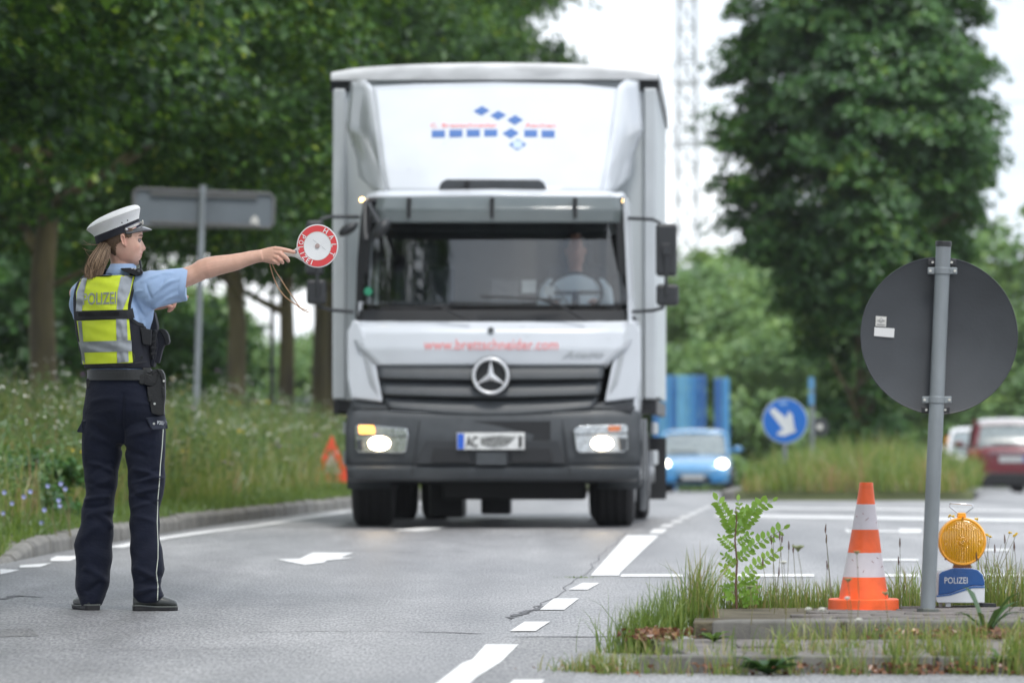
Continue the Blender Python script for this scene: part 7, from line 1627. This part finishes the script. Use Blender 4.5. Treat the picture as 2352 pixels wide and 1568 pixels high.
# ---- hair
M_HR = mat('hair_brown', (.105, .062, .035), .55, var=.3, vs=40, stretch=(6, 6, 1), bump=.3, bs=120, spec=.4)
M_HRL = mat('hair_light', (.34, .225, .135), .5, var=.25, vs=40, stretch=(6, 6, 1)); M_HRM = mat('hair_mid', (.21, .135, .080), .5, var=.25, vs=40, stretch=(6, 6, 1))
hairpoly = [Z7(*p) for p in ((300, 480), (900, 520), (905, 590), (880, 655), (838, 668), (800, 640), (785, 605), (742, 600), (725, 640), (722, 700), (690, 720), (640, 800), (632, 870), (640, 930), (600, 975), (560, 930), (520, 900), (300, 800))]
def inpoly(x, y, pl):
    c = False; j = len(pl) - 1
    for i in range(len(pl)):
        if (pl[i][1] > y) != (pl[j][1] > y) and x < (pl[j][0] - pl[i][0]) * (y - pl[i][1]) / (pl[j][1] - pl[i][1]) + pl[i][0]: c = not c
        j = i
    return c
hr = head_rings(1.035); V = [p for r in hr for p in r]; Fc = []
for j in range(len(hr) - 1):
    for k in range(HN):
        f = (j * HN + k, j * HN + (k + 1) % HN, (j + 1) * HN + (k + 1) % HN, (j + 1) * HN + k); c = sum((V[i] for i in f), Vector()) / 4
        x = CX + c.x / c.y * F_PX; y = HZ - (c.z - CAM_H) / c.y * F_PX
        if inpoly(x, y, hairpoly): Fc.append(f)
ho = mesh_from('hair', V, Fc, M_HR, off_, True, smooth=True); md = ho.modifiers.new('s', 'SOLIDIFY'); md.thickness = .004; md.offset = 0
b = MB(); b.loft([ell(tuple(W(x, y, dy)), px(rx), px(ry), 20) for x, y, rx, ry, dy in ((247, 556, 14, 13, -.03), (243, 567, 15, 14, -.04), (235, 580, 17, 14, -.05), (227, 597, 20, 15, -.06), (222, 612, 20, 14, -.065), (217, 624, 16, 10, -.07), (212, 631, 8, 5, -.07))]); pt_ = b.build('ponytail', M_HRM, off_, world=True)
groups = {0: MB(), 1: MB(), 2: MB()}; rd = random.Random(12)
for i in range(420):
    u = rd.uniform(-1, 1); v = rd.uniform(-1, .25); r_ = max(.35, 1 - .35 * rd.random()); 
    A = (245 + 15 * u, 557 + 3 * rd.random(), -.03 + v * .028); end = rd.choice([0, 0, 0, 1, 2])
    mid1 = (237 + 20 * u * r_ - 2, 575, -.04 + v * .034); mid2 = (224.5 + 25 * u * r_, 598, -.06 + v * .036)
    if end == 0: mid3 = (217.5 + 23 * u, 617, -.066 + v * .03); E = (214 + 18 * u + rd.uniform(-3, 3), 637 + rd.uniform(-5, 6), -.078 + v * .02)
    elif end == 1: mid3 = (218 + 14 * u, 618, -.066 + v * .03); E = (203 + 10 * u, 634 + rd.uniform(-3, 4), -.085)
    else: mid3 = (220 + 16 * u, 616, -.066 + v * .03); E = (224 + 14 * u, 640 + rd.uniform(-3, 4), -.085)
    pts = [W(A[0], A[1], A[2]), W(*mid1), W(*mid2), W(*mid3), W(*E)]
    fine = []
    for k in range(len(pts) - 1):
        p0_, p1, p2, p3 = pts[max(k - 1, 0)], pts[k], pts[k + 1], pts[min(k + 2, len(pts) - 1)]
        for q in range(3): t = q / 3; fine.append(.5 * ((2 * p1) + (p2 - p0_) * t + (2 * p0_ - 5 * p1 + 4 * p2 - p3) * t * t + (3 * p1 - p0_ - 3 * p2 + p3) * t ** 3))
    fine.append(pts[-1]); n_ = len(fine); groups[rd.choice([0, 1, 1, 2, 2])].tube(fine, [.0017 * (1 - (k / n_) ** 3 * .8) for k in range(n_)], 4, cap=False)
for (a, m1, m2, e) in (((232, 560), (215, 563), (200, 559), (190, 551)), ((230, 570), (212, 577), (198, 574), (188, 568)), ((212, 622), (200, 626), (192, 624), (185, 620)), ((214, 625), (203, 630), (196, 628), (188, 625)), ((216, 628), (205, 633), (196, 631), (190, 629)), ((228, 562), (214, 561), (204, 562), (190, 562)), ((222, 600), (208, 592), (198, 580), (194, 570))): groups[2].tube([W(*p, -.06) for p in (a, m1, m2, e)], [.0010, .0008, .0007, .0004], 4)
for k, mm in ((0, M_HR), (1, M_HRM), (2, M_HRL)): groups[k].build('hair_strand', mm, pt_, world=True, kind='stuff')
b = MB()
for i in range(150):                                            # swept hairs over the side of the head behind the ear
    f = rd.random(); s_ = -1 if rd.random() < .8 else 1; x0, y0 = 300 - 40 * f, 536 + 4 * rd.random() + 8 * f; x1, y1 = 254 - 6 * rd.random(), 562 + 8 * rd.random() + 16 * max(0, f - .6)
    pts = []
    for k in range(6):
        t = k / 5; x = x0 + (x1 - x0) * t; y = y0 + (y1 - y0) * t + 3 * math.sin(t * 3); 
        if x > 281 and y > 545: continue
        xf, xb, w_ = hrow(y); u = (x - 283) / ((xf - 283) if x > 283 else (283 - xb)); yy = w_ * math.sqrt(max(.02, 1 - min(1, abs(u)) ** 2)) * 1.045; pts.append(W(x, y, -.005 + s_ * yy))
    if len(pts) > 2: b.tube(pts, .0011, 3, cap=False)
b.build('hair_strand', M_HRM, ho, world=True, kind='stuff')
# ---- cap
CT = R(21.5); cu = Vector((math.cos(CT), 0, math.sin(CT))); cv = Vector((-math.sin(CT), 0, math.cos(CT)))
M_CAPW = mat('cap_white', (.84, .84, .83), .6, var=.03, vs=20, bump=.18, bs=20, bdist=.006); M_CAPB = mat('cap_band', (.012, .013, .020), .85, var=.15, vs=60, bump=.2, bs=260)
M_PEAK = mat('cap_peak', (.012, .013, .016), .18, coat=.8); M_BRD = mat('cap_braid', (.60, .58, .52), .5, .2, var=.1, vs=90, bump=.3, bs=400)
def cring(x, y, hl, hw, n=56, lift=0.0, fl=0.0):
    c = W(x, y, -.005); out2 = []
    for k in range(n):
        a = 2 * math.pi * k / n; out2.append(c + cu * px(hl) * math.cos(a) + Vector((0, 1, 0)) * hw * math.sin(a) + cv * (lift * math.cos(a) ** 2 + fl * max(0, math.cos(a)) ** 3)); 
    return out2
cap = MB(); cap.loft([cring(272.5, 541, 53.5, .084), cring(268, 523, 54, .0845), cring(264, 512.5, 61, .105), cring(261, 506.5, 65.5, .124), cring(260.3, 503.0, 66.2, .1285), cring(261.0, 499.5, 65.2, .1265), cring(262.5, 494, 60.5, .114), cring(265, 488.0, 50, .090), cring(267.5, 484.6, 34, .06), cring(268.5, 483.2, 14, .025)], cap=True)
cpo = cap.build('cap', M_CAPW, off_, world=True); md = cpo.modifiers.new('s', 'SUBSURF'); md.levels = md.render_levels = 1
b = MB(); rr_ = cring(260.3, 504.2, 66.6, .1292, 72); b.tube(rr_ + [rr_[0]], .0011, 5, cap=False); b.build('piping', mat('cap_seam', (.50, .49, .46), .6), cpo, world=True)
b = MB(); b.loft([cring(272.4, 541.6, 53.0, .083), cring(272.4, 541.6, 55.2, .0868), cring(267.8, 522.4, 55.4, .0868), cring(267.8, 522.2, 53.0, .083)], cap=False); bnd = b.build('cap_band', M_CAPB, cpo, world=True)
bcast = caster([bnd, cpo])
strip_on('braid', [Z7(800, 535), Z7(900, 488), Z7(970, 456), Z7(1040, 428)], 6.4, M_BRD, bcast, bnd, off=.003)
strip_on('braid_edge', [Z7(795, 520), Z7(900, 470), Z7(1025, 416)], .9, mat('braid_blue', (.08, .09, .25), .6), bcast, bnd, off=.0042)
strip_on('braid_edge', [Z7(812, 558), Z7(910, 510), Z7(1050, 448)], .9, MATS['braid_blue'], bcast, bnd, off=.0042)
for p in ((800, 540), (1036, 440)):
    b = MB(); q = bcast(*Z7(*p), .004); b.ball(q, .0060, 10, 8, (1, .6, 1)); b.build('cap_button', mat('button_silver', (.6, .6, .58), .3, .8), cpo, world=True)
b = MB(); q = W(*Z7(1052, 438), -.012); b.prism([q + Vector((0, 0, z)) + Vector((0, yy, 0)) for yy, z in ((-.016, -.008), (.016, -.008), (.018, .006), (0, .014), (-.018, .006))], (.005, 0, 0)); b.build('cap_badge', M_BRD, cpo, world=True, bevel=.002)
for p in ((735, 434), (824, 397)):
    q = bcast(*Z7(*p), .001); b = MB(); rr_ = [q + Vector((math.cos(a) * .0026, -.0005, math.sin(a) * .0026)) for a in np.linspace(0, 6.283, 13)]; b.tube(rr_, .0010, 5, cap=False); b.build('eyelet', mat('eyelet_ring', (.35, .34, .33), .4, .5), cpo, world=True)
    b = MB(); b.tube([q, q + Vector((0, -.0008, 0))], .0020, 10); b.build('eyelet_hole', BLACKP, cpo, world=True)
pk = MB(); rows_ = []
for j in range(9):
    f = j / 8; row_ = []
    for k in range(21):
        a = R(-74 + 148 * k / 20); c = W(272.4, 541.0, -.005); base = c + cu * px(54.5) * math.cos(a) + Vector((0, .0855 * math.sin(a), 0)) + cv * .003
        ext = .050 * math.cos(a * 1.12) ** .8 if math.cos(a * 1.12) > 0 else 0
        row_.append(base + Vector((1, 0, -.20)) * ext * f + Vector((0, 0, -.20 * ext * f * f)) + Vector((0, 0, .010 * (math.cos(a) - .6) * f)) - cv * .006 * (1 - math.cos(a)) )
    rows_.append(row_)
pk.loft(rows_, cap=False, closed=False); pk.build('peak', M_PEAK, cpo, world=True, solid=.003)

# ================================================================== signalling disc in her hand
YK = YO - .105; kc = P(729, 565, YK); rk = 48.5 / (F_PX / YK)
pad = thing('signal_disc', 'round red and white police stop disc with white handle held out in the officer\'s hand', 'signal disc', tuple(kc))
M_KW = mat('disc_white', (.74, .74, .74), .35, var=.03); M_KR = mat('disc_red', (.70, .055, .06), .4, var=.06, vs=10); M_KF = mat('disc_centre', (.78, .79, .80), .3)
def kd(r, y, n=64): return [kc + Vector((math.cos(2 * math.pi * i / n) * r * .985, y, math.sin(2 * math.pi * i / n) * r * 1.03)) for i in range(n)]
b = MB(); b.loft([kd(rk * .9, .0), kd(rk * .985, .0), kd(rk * 1.0, .004), kd(rk * 1.0, .016), kd(rk * .985, .02), kd(rk * .9, .02)]); b.build('rim', M_KW, pad, world=True)
for s_, y0 in ((-1, -.0015), (1, .0215)):
    b = MB(); b.loft([kd(rk * .655, y0), kd(rk * .945, y0)], cap=False); b.build('red_ring', M_KR, pad, world=True)
    b = MB(); b.add(kd(rk * .64, y0), [tuple(range(64))]); b.build('centre', M_KF, pad, world=True)
    b = MB(); rr_ = kd(rk * .655, y0); b.tube(rr_ + [rr_[0]], .0012, 5, cap=False); b.build('centre_edge', mat('disc_cream', (.62, .60, .54), .4), pad, world=True)
def ringtext(s, a0, a1, inward):
    n_ = len(s); grp = []
    for i, ch in enumerate(s):
        a = R(a0 + (a1 - a0) * i / (n_ - 1)); V, Fc, asp = text_geo(ch, .015); h = rk * .24; wd = h * min(asp, .85); up = Vector((math.cos(a), 0, math.sin(a))) * (1 if not inward else -1)
        rt = Vector((up.z, 0, -up.x)); c = kc + Vector((math.cos(a) * rk * .80 * .985, -.0032, math.sin(a) * rk * .80 * 1.03))
        mesh_from('letter', [c + rt * (v[0] - .5) * wd + up * (v[1] - .5) * h for v in V], Fc, mat('disc_letter', (.78, .78, .78), .4), pad, True)
ringtext('HALT', 60, -27, False); ringtext('POLIZEI', 142, 252, False) if False else None
# POLIZEI runs anticlockwise along the left, letter tops towards the centre
for i, ch in enumerate('POLIZEI'):
    a = R([147, 168, 187, 204, 220, 236, 250][i]); V, Fc, asp = text_geo(ch, .015); h = rk * .24; wd = h * min(asp, .85); up = -Vector((math.cos(a), 0, math.sin(a))); rt = Vector((up.z, 0, -up.x)); c = kc + Vector((math.cos(a) * rk * .80 * .985, -.0032, math.sin(a) * rk * .80 * 1.03))
    mesh_from('letter', [c + rt * (v[0] - .5) * wd + up * (v[1] - .5) * h for v in V], Fc, MATS['disc_letter'], pad, True)
aa = R(-38); rt = Vector((math.cos(aa), 0, math.sin(aa))); up = Vector((-math.sin(aa), 0, math.cos(aa))); V, Fc, asp = text_geo('Verkehrsdienst St. Augustin', .0)
cL = kc + Vector((.006, -.0032, .002)) + up * .004; mesh_from('lettering', [cL + rt * (v[0] - .5) * .074 + up * (v[1] - .5) * .0055 for v in V], Fc, mat('print_grey', (.30, .31, .33), .6), pad, True)
b = MB(); b.tube([kc + Vector((0, -.001, 0)), kc + Vector((0, -.005, 0))], .0105, 24); b.tube([kc + Vector((0, -.005, 0)), kc + Vector((0, -.007, 0))], .006, 16); b.build('centre_boss', mat('boss_pinkish', (.45, .34, .32), .3, .3, var=.2, vs=200), pad, world=True)
b = MB(); hp = [(640, 585.5, 7), (655, 583.5, 6.6), (668, 582.5, 6.6), (676, 582, 8.5), (683, 580, 13.5), (690, 577, 21), (698, 573, 29)]
b.loft([[P(x, y + r * math.cos(a), YK + .010 + .0095 * math.sin(a)) for a in np.linspace(0, 2 * math.pi, 21)[:-1]] for x, y, r in hp]); b.build('handle', mat('handle_ivory', (.66, .66, .62), .4, var=.05), pad, world=True)
b = MB(); q = P(679, 578, YK - .002); b.loft([[q + Vector((math.cos(a) * .007 * k, y, math.sin(a) * .009 * k)) for a in np.linspace(0, 6.283, 17)[:-1]] for k, y in ((1, .004), (1, -.003), (.8, -.004))]); b.build('switch_button', mat('switch_grey', (.20, .20, .21), .3), pad, world=True)
M_CORD = mat('leather_cord', (.40, .23, .12), .7, var=.2, vs=60)
b = MB(); cpx = lambda pts: [P(1e3 / 1.7415 + x * .2198, 7e2 / 1.7415 + y * .2198, YK + .01) for x, y in pts]
b.tube(cpx([(215, 880), (208, 940), (225, 1000), (245, 1065), (295, 1180), (360, 1265), (420, 1315), (500, 1365)]), .0024, 6); b.tube(cpx([(225, 880), (236, 940), (265, 1000), (330, 1100), (380, 1180), (430, 1250), (480, 1320), (508, 1372)]), .0021, 6)
b.ball(cpx([(508, 1370)])[0], .0055, 8, 6); b.tube(cpx([(510, 1375), (550, 1400), (602, 1408)]), .0022, 6); b.tube(cpx([(510, 1378), (560, 1415), (615, 1434)]), .0022, 6); b.build('cord', M_CORD, pad, world=True)
# ------------------------------------------------------------------ thin summer haze
hz = MB(); hz.box((0, 215, 22.5), (560, 520, 52)); ho_ = hz.build('haze', None); ho_['kind'] = 'stuff'
hm = bpy.data.materials.new('haze'); hm.use_nodes = True; t = hm.node_tree; t.nodes.clear(); o_ = N(t, 'ShaderNodeOutputMaterial'); pv = N(t, 'ShaderNodeVolumePrincipled')
pv.inputs['Color'].default_value = (.93, .96, 1, 1); pv.inputs['Density'].default_value = .00014; pv.inputs['Anisotropy'].default_value = .2
t.links.new(pv.outputs[0], o_.inputs['Volume']); ho_.data.materials.append(hm)
SC.cycles.volume_bounces = 1
# ------------------------------------------------------------------ housekeeping
for o in list(bpy.data.objects):
    if o.type == 'MESH' and len(o.data.polygons) == 0: bpy.data.objects.remove(o)
